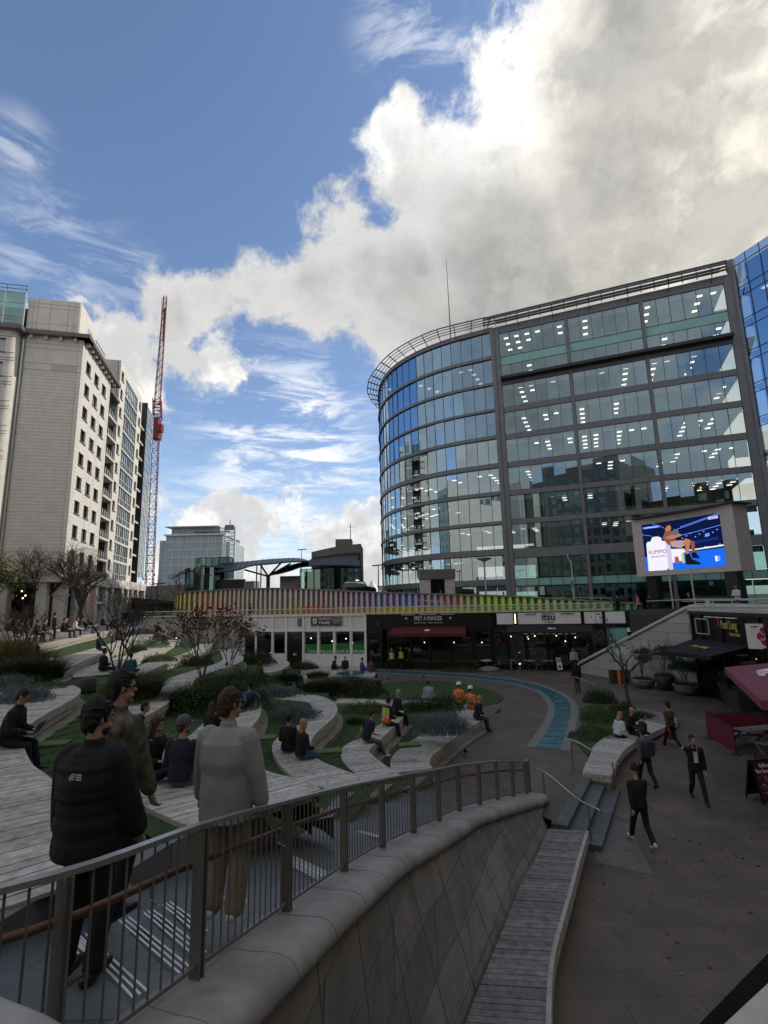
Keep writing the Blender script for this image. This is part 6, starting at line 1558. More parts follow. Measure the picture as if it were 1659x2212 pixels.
PL=[('lavender',q4,1140,455,1.55,'lav',.85,.8,.62,'grey blue lavender clump on the bench with the blonde woman'),
('lavender',q4,960,300,2.0,'lav',1.3,.7,.5,'low grey lavender mound behind the reclining person in jeans'),
('lavender',q6,870,520,1.0,'lav',1.1,.9,.72,'large grey lavender clump behind the lowest timber bench'),
('shrub',q6,760,330,1.0,'dark',1.3,.7,.65,'dark leafy shrub left of the orange workers'),
('shrub',q6,960,290,1.0,'low',.9,.7,.6,'dark green shrub just left of the two orange workers'),
('shrub',q4,600,380,2.05,'dark',1.7,1.5,1.0,'large dark shrub mass beside the copper leaved shrub tree'),
('shrub',q4,420,360,2.15,'grass',1.2,1.0,.9,'dark spiky clump next to the rounded bench nose'),
('shrub',q4,720,260,2.0,'dark',1.6,1.1,.9,'dark shrub behind the reclining person'),
('grass_clump',q4,60,300,2.6,'grass',.95,.9,.95,'tall arching grass clump behind the camouflage jacket'),
('grass_clump',q4,110,250,2.6,'grass',.8,.8,.9,'arching dark grass clump in the middle of the left bench'),
('shrub',q4,20,345,2.5,'low',.5,.5,.35,'small leafy plant at the bench edge behind the standing men'),
('grass_clump',q4,1330,260,1.3,'grass',1.3,1.0,.8,'wide dark grassy clump between the curved bench and the round lawn'),
('grass_clump',q4,1480,240,1.1,'grass',1.3,1.0,.85,'dark feathery clump before the round lawn'),
('shrub',q4,1560,300,1.05,'dark',1.3,.9,.75,'bushy green shrub behind the vest wearers'),
('shrub',q4,1600,400,1.05,'low',.9,.6,.45,'olive green low shrub behind the man in the polo shirt'),
('shrub',q4,1290,430,1.5,'low',.3,.3,.2,'tiny low plant tucked against the lavender bench'),
('yellow_plant',q4,1530,475,1.05,'straw',.4,.3,.35,'yellow green spiky plant at the back of a bench'),
('grass_clump',q4,1080,200,1.5,'grass',.8,.6,.7,'grassy clump next to the person with long pale hair'),
('grass_clump',q4,1280,180,.7,'grass',.8,.6,.65,'round grassy clump in front of the round platform'),
('shrub',q4,1190,120,.7,'dark',1.0,.7,.6,'dark shrub between the two far timber platforms'),
('shrub',q4,860,90,1.5,'dark',1.4,.9,1.0,'shrub patch at the foot of the copper tree near the shopfront'),
('shrub',q4,960,220,1.5,'low',.7,.5,.4,'low plants between the far benches'),
('shrub',q4,440,90,2.1,'dark',1.2,.8,.7,'dark shrub in the inner curve of the far bench'),
('shrub',q4,230,70,2.5,'low',.9,.6,.45,'small green shrub on the upper left lawn'),
('grass_clump',lf,100,800,3.1,'straw',1.7,1.2,1.5,'tall straw coloured grasses at the left edge'),
('grass_clump',lf,280,860,3.1,'grass',1.3,1.0,1.2,'tall green grasses behind the toddler in white'),
('grass_clump',lf,20,700,3.1,'straw',1.4,1.0,1.7,'tall dry brown grasses cut by the left edge'),
('lavender',lf,230,1060,3.15,'lav',.7,.6,.5,'grey leaved plant beside the man with the laptop'),
('lavender',lf,60,960,3.15,'lav',.8,.6,.55,'grey leaved mound above the laptop man'),
('shrub',lf,400,960,3.1,'low',.7,.4,.35,'low green plants on the broad left bench edge'),
('shrub',lf,1380,570,2.75,'low',1.5,.9,.8,'green shrub bed on the upper right bench'),
('shrub',lf,1250,600,2.75,'dark',.9,.6,.5,'dark low shrub beside the green bed on the upper bench'),
('shrub',lf,1480,690,2.5,'low',.9,.6,.45,'low green mound under the sitting dark figure'),
('shrub',cb,620,620,.0,'dark',1.5,.7,.65,'dark shrub under the bare tree before the sandwich shop'),
('shrub',cb,720,640,.0,'low',1.3,.6,.4,'low shrub by the blue channel'),
('shrub',cb,860,640,.0,'low',1.1,.5,.35,'low shrub left of the chairs outside the takeaway'),
('shrub',R4,380,1720,.05,'dark',.8,.7,.75,'dark grassy shrub in the right hand planter'),
('shrub',R4,420,1860,.05,'low',1.0,.9,.6,'mid green shrub in the right hand planter'),
('shrub',R4,330,1990,.05,'low',.9,.7,.5,'low green shrub at the near tip of the right hand planter'),
('shrub',R4,680,1850,.05,'grass',.7,.6,.5,'grassy plant behind the bald seated man'),
('shrub',R4,560,1790,.05,'dark',.6,.5,.45,'small shrub at the foot of the bare planter tree'),
]
for i,(nm,f,x,y,z,k,rx,ry,h,lb) in enumerate(PL):plant(nm,gp(f,x,y,z),k,rx*1.12,ry*1.12,h*(1.0 if k=='grass' else 1.12),lb,i+3,cat='lavender' if nm=='lavender' else 'grass' if nm!='shrub' else 'shrub')
mb=MB();st_=G(*cb(925,640),0);mb.sph((0,0,.1),.6,'foot',sc3=(1.4,.7,.5));mb.build('boulder',loc=(st_.x,st_.y,0),label='pale boulder left of the steel posts by the takeaway',cat='boulder',smooth=True)
# grass on the near lawns
def turf(k,y0,y1,n,seed):
    r=random.Random(seed);mb=MB();l=FRs[k];nx=FRs[k+1]
    a=resample([p for p in l],n=60);b=resample([p for p in nx],n=60)
    for _ in range(n):
        i=r.randrange(59);t=r.random();q=a[i].lerp(a[i+1],r.random()).lerp(b[i],t)
        if not(y0<q.y<y1):continue
        z=ZF[k](q.y)-.08;h=r.uniform(.03,.065);s=Vector((r.gauss(0,1),r.gauss(0,1),0)).normalized()*.006;o=Vector((r.gauss(0,.02),r.gauss(0,.02),h))
        p=Vector((q.x,q.y,z));mb.face([p-s,p+s,p+o],'blade')
    return mb
mb=turf(2,8,20,26000,1)
for k,n in ((1,22000),(3,26000),(5,26000),(4,16000),(0,12000)):
    t=turf(k,5,20,n,k+9);mb.raw(t.v,t.f,'blade')
mb.build('turf_blades',kind='stuff',label='short green grass on the terrace lawns')
# trees
def branch(mb,p,d,L_,r,depth,rnd,m,spread=.55,up=.15,tips=None,n=5,kids=3,minr=.004,seg=3):
    pts=[Vector(p)];q=Vector(p);dd=Vector(d).normalized();rs=[r]
    for i in range(seg):
        dd=(dd+Vector((rnd.gauss(0,.14),rnd.gauss(0,.14),rnd.gauss(0,.1)+up*.25))).normalized();q=q+dd*L_/seg;pts.append(q);rs.append(max(minr,r*(1-.4*(i+1)/seg)))
    mb.tube(pts,rs,m,n=n,cap=False)
    if depth==0:
        if tips is not None:tips.append((q,dd))
        return
    for k in range(kids):
        t=rnd.uniform(.45,1.);b=pts[0].lerp(pts[-1],t) if k else q
        a=Vector((rnd.gauss(0,1),rnd.gauss(0,1),rnd.gauss(0,.5)))
        nd_=(dd+a.normalized()*spread*rnd.uniform(.7,1.3)+Vector((0,0,up))).normalized()
        branch(mb,b,nd_,L_*rnd.uniform(.6,.85),max(minr,r*.58),depth-1,rnd,m,spread,up,tips,max(3,n-1),kids,minr,max(2,seg-1))
def tree(loc,H,label,seed,stems=1,leaves=None,ln=0,ls=.06,depth=4,r=.09,m='bark',spread=.6,lean=.0,trunkh=.3,kids=3,up=.12,lsp=.25,name='tree',minr=.004):
    rnd=random.Random(seed);e=empty(name,loc,label=label,cat='tree')
    mb=MB();tips=[];cr_=MB()
    for s in range(stems):
        a=2*PI*s/stems+rnd.random();d=Vector((math.cos(a)*(.35 if stems>1 else .02)+lean,math.sin(a)*(.35 if stems>1 else .02),1)).normalized()
        L0=H*trunkh;q=Vector((0,0,-.1));pts=[q];rs=[r*1.25]
        for i in range(4):
            d=(d+Vector((rnd.gauss(0,.05),rnd.gauss(0,.05),.05))).normalized();q=q+d*L0/4;pts.append(q);rs.append(r*(1-.07*i))
        mb.tube(pts,rs,m,n=8,cap=False)
        for k in range(kids+1):
            aa=rnd.uniform(0,2*PI);branch(cr_,pts[-1] if k<2 else pts[-2],(d+Vector((math.cos(aa),math.sin(aa),.35))*spread).normalized(),H*.27,r*.62,depth-1,rnd,m,spread,up,tips,6,kids,minr)
    mb.build('trunk',e);b=cr_.build('branches',e)
    if leaves:
        lm=MB()
        for _ in range(ln):
            q,d=rnd.choice(tips);p=q+Vector((rnd.gauss(0,lsp),rnd.gauss(0,lsp),rnd.gauss(0,lsp*.8)));d=Vector((rnd.gauss(0,1),rnd.gauss(0,1),rnd.gauss(0,1))).normalized();s=Vector((rnd.gauss(0,1),rnd.gauss(0,1),rnd.gauss(0,1))).cross(d).normalized();l=ls*rnd.uniform(.6,1.4)
            lm.face([p-d*l*.6,p+s*l*.4,p+d*l*.6,p-s*l*.4],rnd.choice(leaves))
        lm.build('foliage',e)
    return e
def tg(f,x,y,z):p=G(*f(x,y),z);return (p.x,p.y,z)
tree(tg(z2,370,740,2.1),3.9,'slender multi stemmed shrub tree with dry copper brown leaves',21,stems=4,leaves=['leafb'],ln=520,ls=.13,r=.03,depth=4,spread=.5,trunkh=.3,m='bark',lsp=.15)
tree(tg(z2,560,690,1.7),3.6,'smaller copper leaved shrub tree before the white shopfront',22,stems=3,leaves=['leafb'],ln=480,ls=.13,r=.028,depth=4,spread=.55,m='bark',lsp=.15)
tree(tg(lf,1110,850,2.75),4.4,'bare spreading shrub tree with a few brown leaves on the upper bench',23,stems=4,leaves=['leafb'],ln=60,ls=.09,r=.04,depth=4,spread=.55,m='bark')
tree(tg(lf,200,760,3.1),3.2,'bare twiggy shrub tree rising from the straw grasses at the left edge',24,stems=4,r=.035,depth=4,spread=.55,m='bark',up=.1)
tree(tg(cb,670,600,0),4.2,'pale bare multi stemmed tree before the sandwich shop',25,stems=5,r=.03,depth=4,spread=.5,m='paleb')
tree(tg(R4,610,1770,.0),4.6,'leaning bare tree with a few dark leaves in the right hand planter',26,stems=1,leaves=['leafd','leafb'],ln=130,ls=.1,r=.075,depth=4,spread=.75,lean=-.12,trunkh=.42)
for i,(x,y,s,l) in enumerate(((350,375,1.,'bare plane tree nearest the left stone colonnade'),(740,385,.85,'bare plane tree whose trunk stands before the bright stone columns'),(120,370,1.1,'bare tree at the far left behind the seated crowd'))):
    p=G(*lf(x,y),3.5);tree((p.x,p.y,3.5),9.6*s,l,31+i,r=.19,depth=5,spread=.62,trunkh=.34,kids=4,up=.03,m='bark',minr=.011)
p=G(*lf(20,400),3.5);tree((p.x-1.6,p.y-1,3.5),8.2,'leafy yellow green tree cut by the left edge',41,leaves=['leafg','leafo','leafg'],ln=9000,ls=.17,r=.12,depth=4,spread=.6,lsp=.5,trunkh=.3)
p=AY(385,1270,80);tree((p.x,p.y,4.5),7.2,'bare tree beside the glass drum pavilion',44,r=.1,depth=5,spread=.6,trunkh=.25)
# potted trees
def pot(loc,prof,m,label,H,kind,seed,name='potted_tree'):
    e=empty(name,loc,label=label,cat='potted plant',group='planted pots by the stair wall')
    mb=MB();mb.lathe(prof,m,n=28);mb.build('pot',e,smooth=True);h=prof[3][1]
    zz=h-.06
    mb=MB();mb.lathe([(0,zz),(prof[3][0]*.9,zz)],'bark',n=20);mb.build('soil',e)
    u=MB();leafcloud(u,(0,0,zz-.02),prof[3][0]*1.05,prof[3][0]*1.05,.32,900,'leafd',.07,seed,up=.6);u.build('underplanting',e)
    t=MB();rnd=random.Random(seed);tips=[]
    for s in range(3):
        branch(t,(0,0,zz),(rnd.gauss(0,.25),rnd.gauss(0,.25),1),H*.42,.028,2,rnd,'bark',.5,.2,tips,5,3)
    t.build('stems',e)
    c=MB()
    if kind=='flat':leafcloud(c,(0,0,zz+H*.5),.85,.8,H*.45,3600,'leafd',.09,seed,up=.3)
    else:
        for q,d in tips:
            if rnd.random()<.55:leafcloud(c,q-Vector((0,0,.12)),.22,.22,.3,150,'leafd',.08,rnd.randrange(999),up=.2)
    c.build('foliage',e)
bowl=[(0,0),(.32,0),(.52,.12),(.72,.55),(.66,.57),(.6,.5)]
bowl=[(.0,0),(.34,.0),(.58,.2),(.70,.52),(.66,.56),(.62,.5)]
tub=[(.0,0),(.36,0),(.44,.4),(.54,.82),(.5,.85),(.46,.78)]
pot(tg(R4,715,1620,0),bowl,'terracotta','rounded stone bowl with an airy small tree, leftmost of the potted trees',1.9,'airy',51)
pot(tg(R4,880,1635,0),tub,'darkpot','tall charcoal tub with an open branched evergreen between two stone bowls',2.1,'airy',52)
pot(tg(R4,1045,1670,0),bowl,'terracotta','wide pale bowl with a flat topped dark evergreen by the restaurant corner',1.75,'flat',53)
for x,y,l in((860,1225,'tall dark square planter nearer the restaurant corner'),(965,1320,'tall dark square planter under the plum parasol')):
    p=G(*R5(x,y),-.1);e=empty('square_planter',(p.x,p.y,-.1),label=l,cat='planter');mb=MB();mb.raw([(-.26,-.26,0),(.26,-.26,0),(.26,.26,0),(-.26,.26,0),(-.4,-.4,1.1),(.4,-.4,1.1),(.4,.4,1.1),(-.4,.4,1.1)],[(0,1,5,4),(1,2,6,5),(2,3,7,6),(3,0,4,7)],'darkpot');mb.build('tub',e)
    mb=MB();mb.face([(-.36,-.36,1.0),(.36,-.36,1.0),(.36,.36,1.0),(-.36,.36,1.0)],'bark');mb.build('soil',e)
    mb=MB();leafcloud(mb,(0,0,.95),.4,.4,.55,900,'leafd',.07,int(x));mb.build('foliage',e)

mb=MB();r=random.Random(77)
for _ in range(900):
    x=r.uniform(3.5,17);y=r.uniform(6,36);z=.012 if y>27.6 or (x<9 and y>17.6) else -.44 if y<15 else -.44+.0352*(y-15)+.02
    if r.random()<.6:x=r.gauss(8.5,2);y=r.gauss(20,6);z=.012 if y>27.6 or (x<8 and y>18.5) else (-.44 if y<15 else -.40+.0352*(y-15))
    a=r.uniform(0,6);s=r.uniform(.015,.04);mb.face([(x+s*math.cos(a+k*PI/2)*(1.4 if k%2 else .8),y+s*math.sin(a+k*PI/2),z+.004*k) for k in range(4)],r.choice(['leafb','leafo','leafb']))
mb.build('fallen_leaves',kind='stuff',label='fallen leaves scattered over the paving')
for x,y,z in((8.6,11.0,-.449),(6.6,15.2,-.449)):
    mb=MB();mb.bb(-.35,.35,-.3,.3,0,.004,'rampwall');mb.bb(-.3,.3,-.25,.25,.004,.008,'slab');mb.build('drain_cover',kind='structure',loc=(x,y,z))
M['plumposter']=mat('plum poster',(.09,.012,.04),.5,var=.1);M['magc']=mat('magenta barrier fabric',(.17,.02,.035),.8,var=.15,scale=8)
# ---------------------------------------------------------------- street furniture
e=empty('parasol',(14.2,16.3,-.45),label='large faded plum parasol with white lettering at the right edge',cat='parasol');o=Vector((14.2,16.3,-.45))
cs=[Vector(p)-o for p in ((13.0,20.1,2.75),(9.95,14.05,2.75),(14.9,11.8,2.75),(18.2,17.9,2.75))];ap=Vector((0,0,4.0))
mb=MB()
for k in range(4):
    a,b=cs[k],cs[(k+1)%4];mb.face([ap,a,b],'pinkcanvas');mb.face([a,b,b-Vector((0,0,.25)),a-Vector((0,0,.25))],'pinkcanvas')
mb.build('canopy',e)
for a in cs:mb=MB();mb.tube([ap-Vector((0,0,.12)),a-Vector((0,0,.06))],.025,'frame',n=5);mb.build('rib',e)
mb=MB();mb.tube([(0,0,0),(0,0,4.1)],.05,'frame');mb.build('pole',e);mb=MB();mb.lathe([(.45,0),(.45,.08),(.06,.12)],'frame');mb.build('base',e)
X_=(cs[1]-cs[0]).normalized();up_=(ap-(cs[0]+cs[1])/2);up_=(up_-X_*up_.dot(X_)).normalized();ctr=(cs[0]*.55+cs[1]*.45)*.62+ap*.38
c_=ctr+X_.cross(up_)*.03;mb=MB()
for r_,(n_s,y_) in enumerate(((5,.35),(3,-.3))):
    for k in range(n_s):q=c_+X_*(k*.32-.7+r_*.45)+up_*y_;mb.tube([q+X_*(.12*math.cos(a*.8+k))+up_*(.2*math.sin(a*.8+k)) for a in range(6)],.035,'white',n=4)
mb.build('script_lettering',e)
# red fabric barriers
def barrier(pts,label,words=None):
    e=empty('cafe_barrier',pts[0],label=label,cat='barrier',group='magenta cafe barriers');o=Vector(pts[0])
    for p in pts:
        p=Vector(p)-o;mb=MB();mb.tube([p,p+Vector((0,0,1.02))],.02,'frame');mb.lathe([(.2,0),(.2,.02),(.03,.05)],'frame',tuple(p),n=14);mb.build('post',e)
    for a,b in zip(pts,pts[1:]):
        a=Vector(a)-o;b=Vector(b)-o;mb=MB();mb.face([a+Vector((0,0,.08)),b+Vector((0,0,.08)),b+Vector((0,0,.92)),a+Vector((0,0,.92))],'magc');mb.bar(a+Vector((0,0,.97)),b+Vector((0,0,.97)),.03,.03,'frame');mb.build('fabric_panel',e)
barrier([(12.95,21.6,-.2),(12.75,19.7,-.3)],'short magenta fabric barrier end facing the walkway')
barrier([(13.1,21.8,-.2),(15.2,21.3,-.2),(17,20.9,-.2)],'long magenta fabric barrier running to the right edge under the parasol')
barrier([(11.6,17.0,-.4),(11.9,15.4,-.45)],'magenta fabric barrier beside the sandwich board')
# picnic table behind the barrier
e=empty('picnic_table',(14.0,20.2,-.25),.2,label='dark picnic table behind the magenta barrier',cat='table')
for nm,z,y in(('tabletop',.74,0),('bench_seat',.45,-.7),('bench_seat',.45,.7)):
    mb=MB()
    for k in range(4 if nm=='tabletop' else 2):mb.bb(-.8,.8,y-.3+k*.16,y-.3+k*.16+.14,z-.04,z,'woodd')
    mb.build(nm,e)
for x in(-.6,.6):mb=MB();mb.bar((x,-.75,0),(x,-.1,.7),.07,.05,'woodd');mb.bar((x,.75,0),(x,.1,.7),.07,.05,'woodd');mb.bar((x,-.75,.4),(x,.75,.4),.05,.07,'woodd');mb.build('leg_frame',e)
# sandwich boards
def aboard(loc,rz,w,h,label,body):
    e=empty('sandwich_board',loc,rz,label=label,cat='sandwich board')
    for sy,nm in((-1,'front_board'),(1,'rear_board')):
        mb=MB();a=Vector((0,sy*.3,0));b=Vector((0,sy*.03,h));
        def q(x,t,o=0):return Vector((x,a.y+(b.y-a.y)*t+sy*o,h*t))
        mb.raw([q(-w/2,.12),q(w/2,.12),q(w/2,1),q(-w/2,1),q(-w/2,.12,-.03),q(w/2,.12,-.03),q(w/2,1,-.03),q(-w/2,1,-.03)],[(0,1,2,3),(4,7,6,5),(0,4,5,1),(1,5,6,2),(2,6,7,3),(3,7,4,0)],'blackp')
        for x in(-w/2+.02,w/2-.02):mb.bar(q(x,0),q(x,1),.03,.03,'blackp')
        bd=mb.build(nm,e)
        if sy<0:body(bd,q,w,h)
    return e
def b1(bd,q,w,h):
    mb=MB();mb.face([q(-w/2+.05,.17,.004),q(w/2-.05,.17,.004),q(w/2-.05,.96,.004),q(-w/2+.05,.96,.004)],'plumposter')
    r=random.Random(3)
    for k in range(70):
        x=r.uniform(-w/2+.12,w/2-.12);t=r.uniform(.22,.66);s=r.uniform(.015,.04);m=r.choice(['petal','gold','pinkc','brownc','leafb','brownc','brick']);a=r.uniform(0,6)
        mb.face([q(x+s*1.6*math.cos(a+j*PI/2),t+s/h*math.sin(a+j*PI/2),.007+.0002*k) for j in range(4)],m)
    mb.build('food_poster',bd)
e=aboard((11.0,15.95,-.45),.18,.78,1.15,'black sandwich board with a plum food poster beside the magenta barrier',b1)
text('fuller\nfor longer',.15,'white',e,Vector((11.0,15.95,-.45))+Matrix.Rotation(.18,3,'Z')@Vector((0,-.105,.93)),(math.cos(.18),math.sin(.18),0),Z=(0,.22,1),bold=.003)
def b2(bd,q,w,h):
    mb=MB();mb.face([q(-w/2+.03,.15,.004),q(w/2-.03,.15,.004),q(w/2-.03,.97,.004),q(-w/2+.03,.97,.004)],'white');mb.poly([q(.13*math.cos(a*.4),.35+.13/h*math.sin(a*.4),.008) for a in range(16)],'brick');mb.build('poster',bd)
p=G(*cb(1385,640),0);e=aboard((p.x,p.y,0),.2,.5,1.05,'small white sandwich board reading happy curry by the takeaway door',b2)
text('HAPPY\nCURRY',.13,'ink',e,Vector((p.x,p.y,0))+Matrix.Rotation(.2,3,'Z')@Vector((0,-.12,.83)),(math.cos(.2),math.sin(.2),0),Z=(0,.25,1))
# tables and chairs outside the takeaway
def chair_(loc,rz,first=[None]):
    if first[0] is None:
        e=empty('cafe_chair',loc,rz,cat='chair',group='steel chairs outside the takeaway')
        mb=MB();mb.bb(-.2,.2,-.2,.2,.43,.46,'steel');mb.build('seat',e)
        mb=MB()
        for z in(.6,.7,.8):mb.bb(-.2,.2,.19,.21,z,z+.05,'steel')
        mb.bb(-.21,-.19,.18,.22,.45,.85,'steel');mb.bb(.19,.21,.18,.22,.45,.85,'steel');mb.build('backrest',e)
        for x in(-.19,.19):
            for y in(-.19,.19):
                mb=MB();mb.tube([(x,y,0),(x*.9,y*.9,.44)],.012,'steel',n=5);mb.build('leg',e)
        first[0]=e
    else:
        e=copytree(first[0]);e.location=loc;e.rotation_euler=(0,0,rz)
    return e
def table_(loc,rz,first=[None]):
    if first[0] is None:
        e=empty('cafe_table',loc,rz,cat='table',group='white topped tables outside the takeaway')
        mb=MB();mb.bb(-.35,.35,-.35,.35,.72,.75,'whitec');mb.build('tabletop',e);mb=MB();mb.tube([(0,0,.02),(0,0,.72)],.03,'steel');mb.bb(-.25,.25,-.03,.03,0,.03,'steel');mb.bb(-.03,.03,-.25,.25,.0,.031,'steel');mb.build('pedestal',e);first[0]=e
    else:
        e=copytree(first[0]);e.location=loc;e.rotation_euler=(0,0,rz)
    return e
tl=['between the pale tree and the white strip window','behind the short steel posts','in front of the hanging poster','left of the takeaway doorway','right of the takeaway doorway','before the teal window']
rnd=random.Random(2)
for i,(x,y) in enumerate(((910,600),(1075,595),(1195,600),(1315,600),(1620,600),(1700,590))):
    p=G(*cb(x,y+32),0);t=table_((p.x,p.y,0),.2);t['label']='white topped steel table '+tl[i]
    for k,s in enumerate((-1,1)):
        c=chair_((p.x+s*.75,p.y+rnd.uniform(-.2,.2),0),s*-PI/2+rnd.uniform(-.3,.3));c['label']=('left' if s<0 else 'right')+' steel chair at the table '+tl[i]
mb=MB();p=G(*cb(1200,625),0);mb.bb(-.3,.3,-.25,.25,0,.72,'royal');mb.build('blue_cover',loc=(p.x,p.y+.1,.0),label='blue cloth cover hanging under a table by the takeaway',cat='cloth')
for x,y in((1073,670),(1133,680)):
    p=G(*cb(x,y),0);mb=MB();mb.tube([(0,0,0),(0,0,.9)],.045,'steel');mb.sph((0,0,.92),.05,'lampw' if x>1100 else 'steel');mb.build('bollard',loc=(p.x,p.y,0),label='short steel post left of its twin by the takeaway tables' if x<1100 else 'short steel post with a lit top by the takeaway tables',cat='post')
p=G(*R4(540,1590),0);mb=MB()
for k,m in enumerate(('brownc','darkpot','orange','brownc','black','midgrey')):mb.bb(k*.22-.6,k*.22-.42,0,.3,0,.85,m)
mb.build('menu_boards',loc=(p.x,p.y,0),label='row of folded boards leaning near the stair wall with one orange panel',cat='boards')
rail_([(p_:=G(*cb(1480,675),.95)).to_tuple(),tuple(G(*cb(1560,700),.75)),tuple(G(*cb(1630,735),.6)),tuple(G(*cb(1622,745),.5))],'stainless handrail on the right of the blue channel',[(tuple(G(*cb(1500,790),0)+Vector((0,0,.85))),tuple(G(*cb(1500,790),0))),(tuple(G(*cb(1622,790),0)+Vector((0,0,.5))),tuple(G(*cb(1622,790),0)))])
# bollard light among the left grasses
p=G(*lf(835,980),2.75);mb=MB();mb.lathe([(0,0),(.22,0),(.24,.05),(.24,.42),(.18,.5),(0,.52)],'darkpot',n=16);mb.build('bollard_light',loc=(p.x,p.y,2.7),label='squat dark drum light in the grass between the left benches',cat='light',smooth=True)
# slab benches on the top terrace
for i,(x,y,w) in enumerate(((60,560,1.6),(300,520,1.5),(440,480,1.2),(560,455,1.6),(680,440,1.6),(830,405,2.0),(1100,380,1.8))):
    p=G(*lf(x,y),3.5);e=empty('block_seat',(p.x,p.y,3.48),1.15,label='pale block seat on the top terrace, number'.replace(', number','')+(' at the far left edge',' beside the white shirted sitter',' between the two seated groups',' under the dark coated group',' under the man in a white top',' with the lounging figure',' near the far colonnade')[i],cat='bench',group='block seats on the top terrace')
    mb=MB();mb.bb(-w/2,w/2,-.3,.3,.34,.45,'wood');mb.build('seat',e);mb=MB();mb.bb(-w/2+.1,w/2-.1,-.25,.25,0,.34,'conc');mb.build('base',e)
    if i in(1,):mb=MB();mb.bb(-.1,w/2,.1,.3,.45,.8,'wood');mb.build('backrest',e)
# pigeons
def pigeon(f,x,y,rz,label):
    p=G(*f(x,y),0);e=empty('pigeon',(p.x,p.y,0),rz,label=label,cat='pigeon',group='pigeons on the plaza')
    mb=MB();mb.tube([(0,-.17,.12),(0,-.1,.13),(0,-.02,.15),(0,.07,.17),(0,.11,.22),(0,.13,.27),(0,.16,.275),(0,.19,.265)],[.015,.035,.07,.06,.035,.03,.025,.005],'darkpot',n=8);mb.build('body',e,smooth=True)
    for s in(-.03,.03):mb=MB();mb.tube([(s,.02,.1),(s,.03,0),(s,.06,0)],.006,'lip',n=4);mb.build('leg',e)
pigeon(q6,1405,380,-1.2,'pigeon on the paving right of the old man in navy');pigeon(q6,1097,765,2.9,'pigeon nearest the railing on the brown paving');pigeon(q6,372,60,.5,'pigeon on the far left of the round lawn');pigeon(q6,700,40,1.5,'pigeon at the far edge of the round lawn')
# ---------------------------------------------------------------- people
# local frame: +Y is where the body faces, Z up, origin on the ground between the feet (or under the seat for seated poses)
def rings(mb,secs,m,n=12,cap=True):
    """secs: (centre, rx, ry, fwd) elliptical sections lofted along a line; rx sideways, ry front-back"""
    base=len(mb.v);k=mb.mi(m);C_=[Vector(s[0]) for s in secs]
    for i,s in enumerate(secs):
        t=(C_[min(i+1,len(C_)-1)]-C_[max(i-1,0)]).normalized();f=Vector(s[3]) if len(s)>3 else Vector((0,1,0))
        f=(f-t*f.dot(t)).normalized();r=f.cross(t)
        for j in range(n):
            q=2*PI*j/n;mb.v.append(tuple(C_[i]+r*math.cos(q)*s[1]+f*math.sin(q)*s[2]))
    for i in range(len(secs)-1):
        for j in range(n):mb.f.append((base+i*n+j,base+i*n+(j+1)%n,base+(i+1)*n+(j+1)%n,base+(i+1)*n+j));mb.m.append(k)
    if cap:
        mb.f.append(tuple(base+j for j in range(n))[::-1]);mb.m.append(k);mb.f.append(tuple(base+(len(secs)-1)*n+j for j in range(n)));mb.m.append(k)
def cap_(mb,a,b,ra,rb,m,n=10):
    a=Vector(a);b=Vector(b);t=(b-a);L_=t.length
    if L_<1e-4:mb.sph(a,ra,m,n,6);return
    t/=L_;pts=[];rs=[]
    for k in range(3):q=PI/2*(1-k/3);pts.append(a-t*ra*math.sin(q));rs.append(max(.001,ra*math.cos(q)))
    pts.append(a);rs.append(ra);pts.append(b);rs.append(rb)
    for k in range(1,4):q=PI/2*k/3;pts.append(b+t*rb*math.sin(q));rs.append(max(.001,rb*math.cos(q)))
    mb.tube(pts,rs,m,n=n)
def remesh(o,vox,it=4,fac=.5):
    r=o.modifiers.new('weld','REMESH');r.mode='VOXEL';r.voxel_size=vox;r.use_smooth_shade=True
    s=o.modifiers.new('soft','SMOOTH');s.iterations=it;s.factor=fac
    return o
def ik(a,b,l1,l2,hint):
    """elbow or knee position between a and b, bent towards hint"""
    a=Vector(a);b=Vector(b);d=b-a;L_=min(d.length,(l1+l2)*.999)
    if d.length>L_:b=a+d.normalized()*L_
    d=b-a;x=(l1*l1-l2*l2+L_*L_)/(2*L_);h=math.sqrt(max(0,l1*l1-x*x));u=d.normalized();w=Vector(hint);w=(w-u*w.dot(u))
    if w.length<1e-4:w=Vector((0,1,0))
    return a+u*x+w.normalized()*h,b
def wave(mb,seed,amp,fr=6.):
    mb.v=[tuple(Vector(v)+Vector((mnoise.noise(Vector(v)*fr+Vector((seed,0,0))),mnoise.noise(Vector(v)*fr+Vector((0,seed,9))),0))*amp) for v in mb.v]
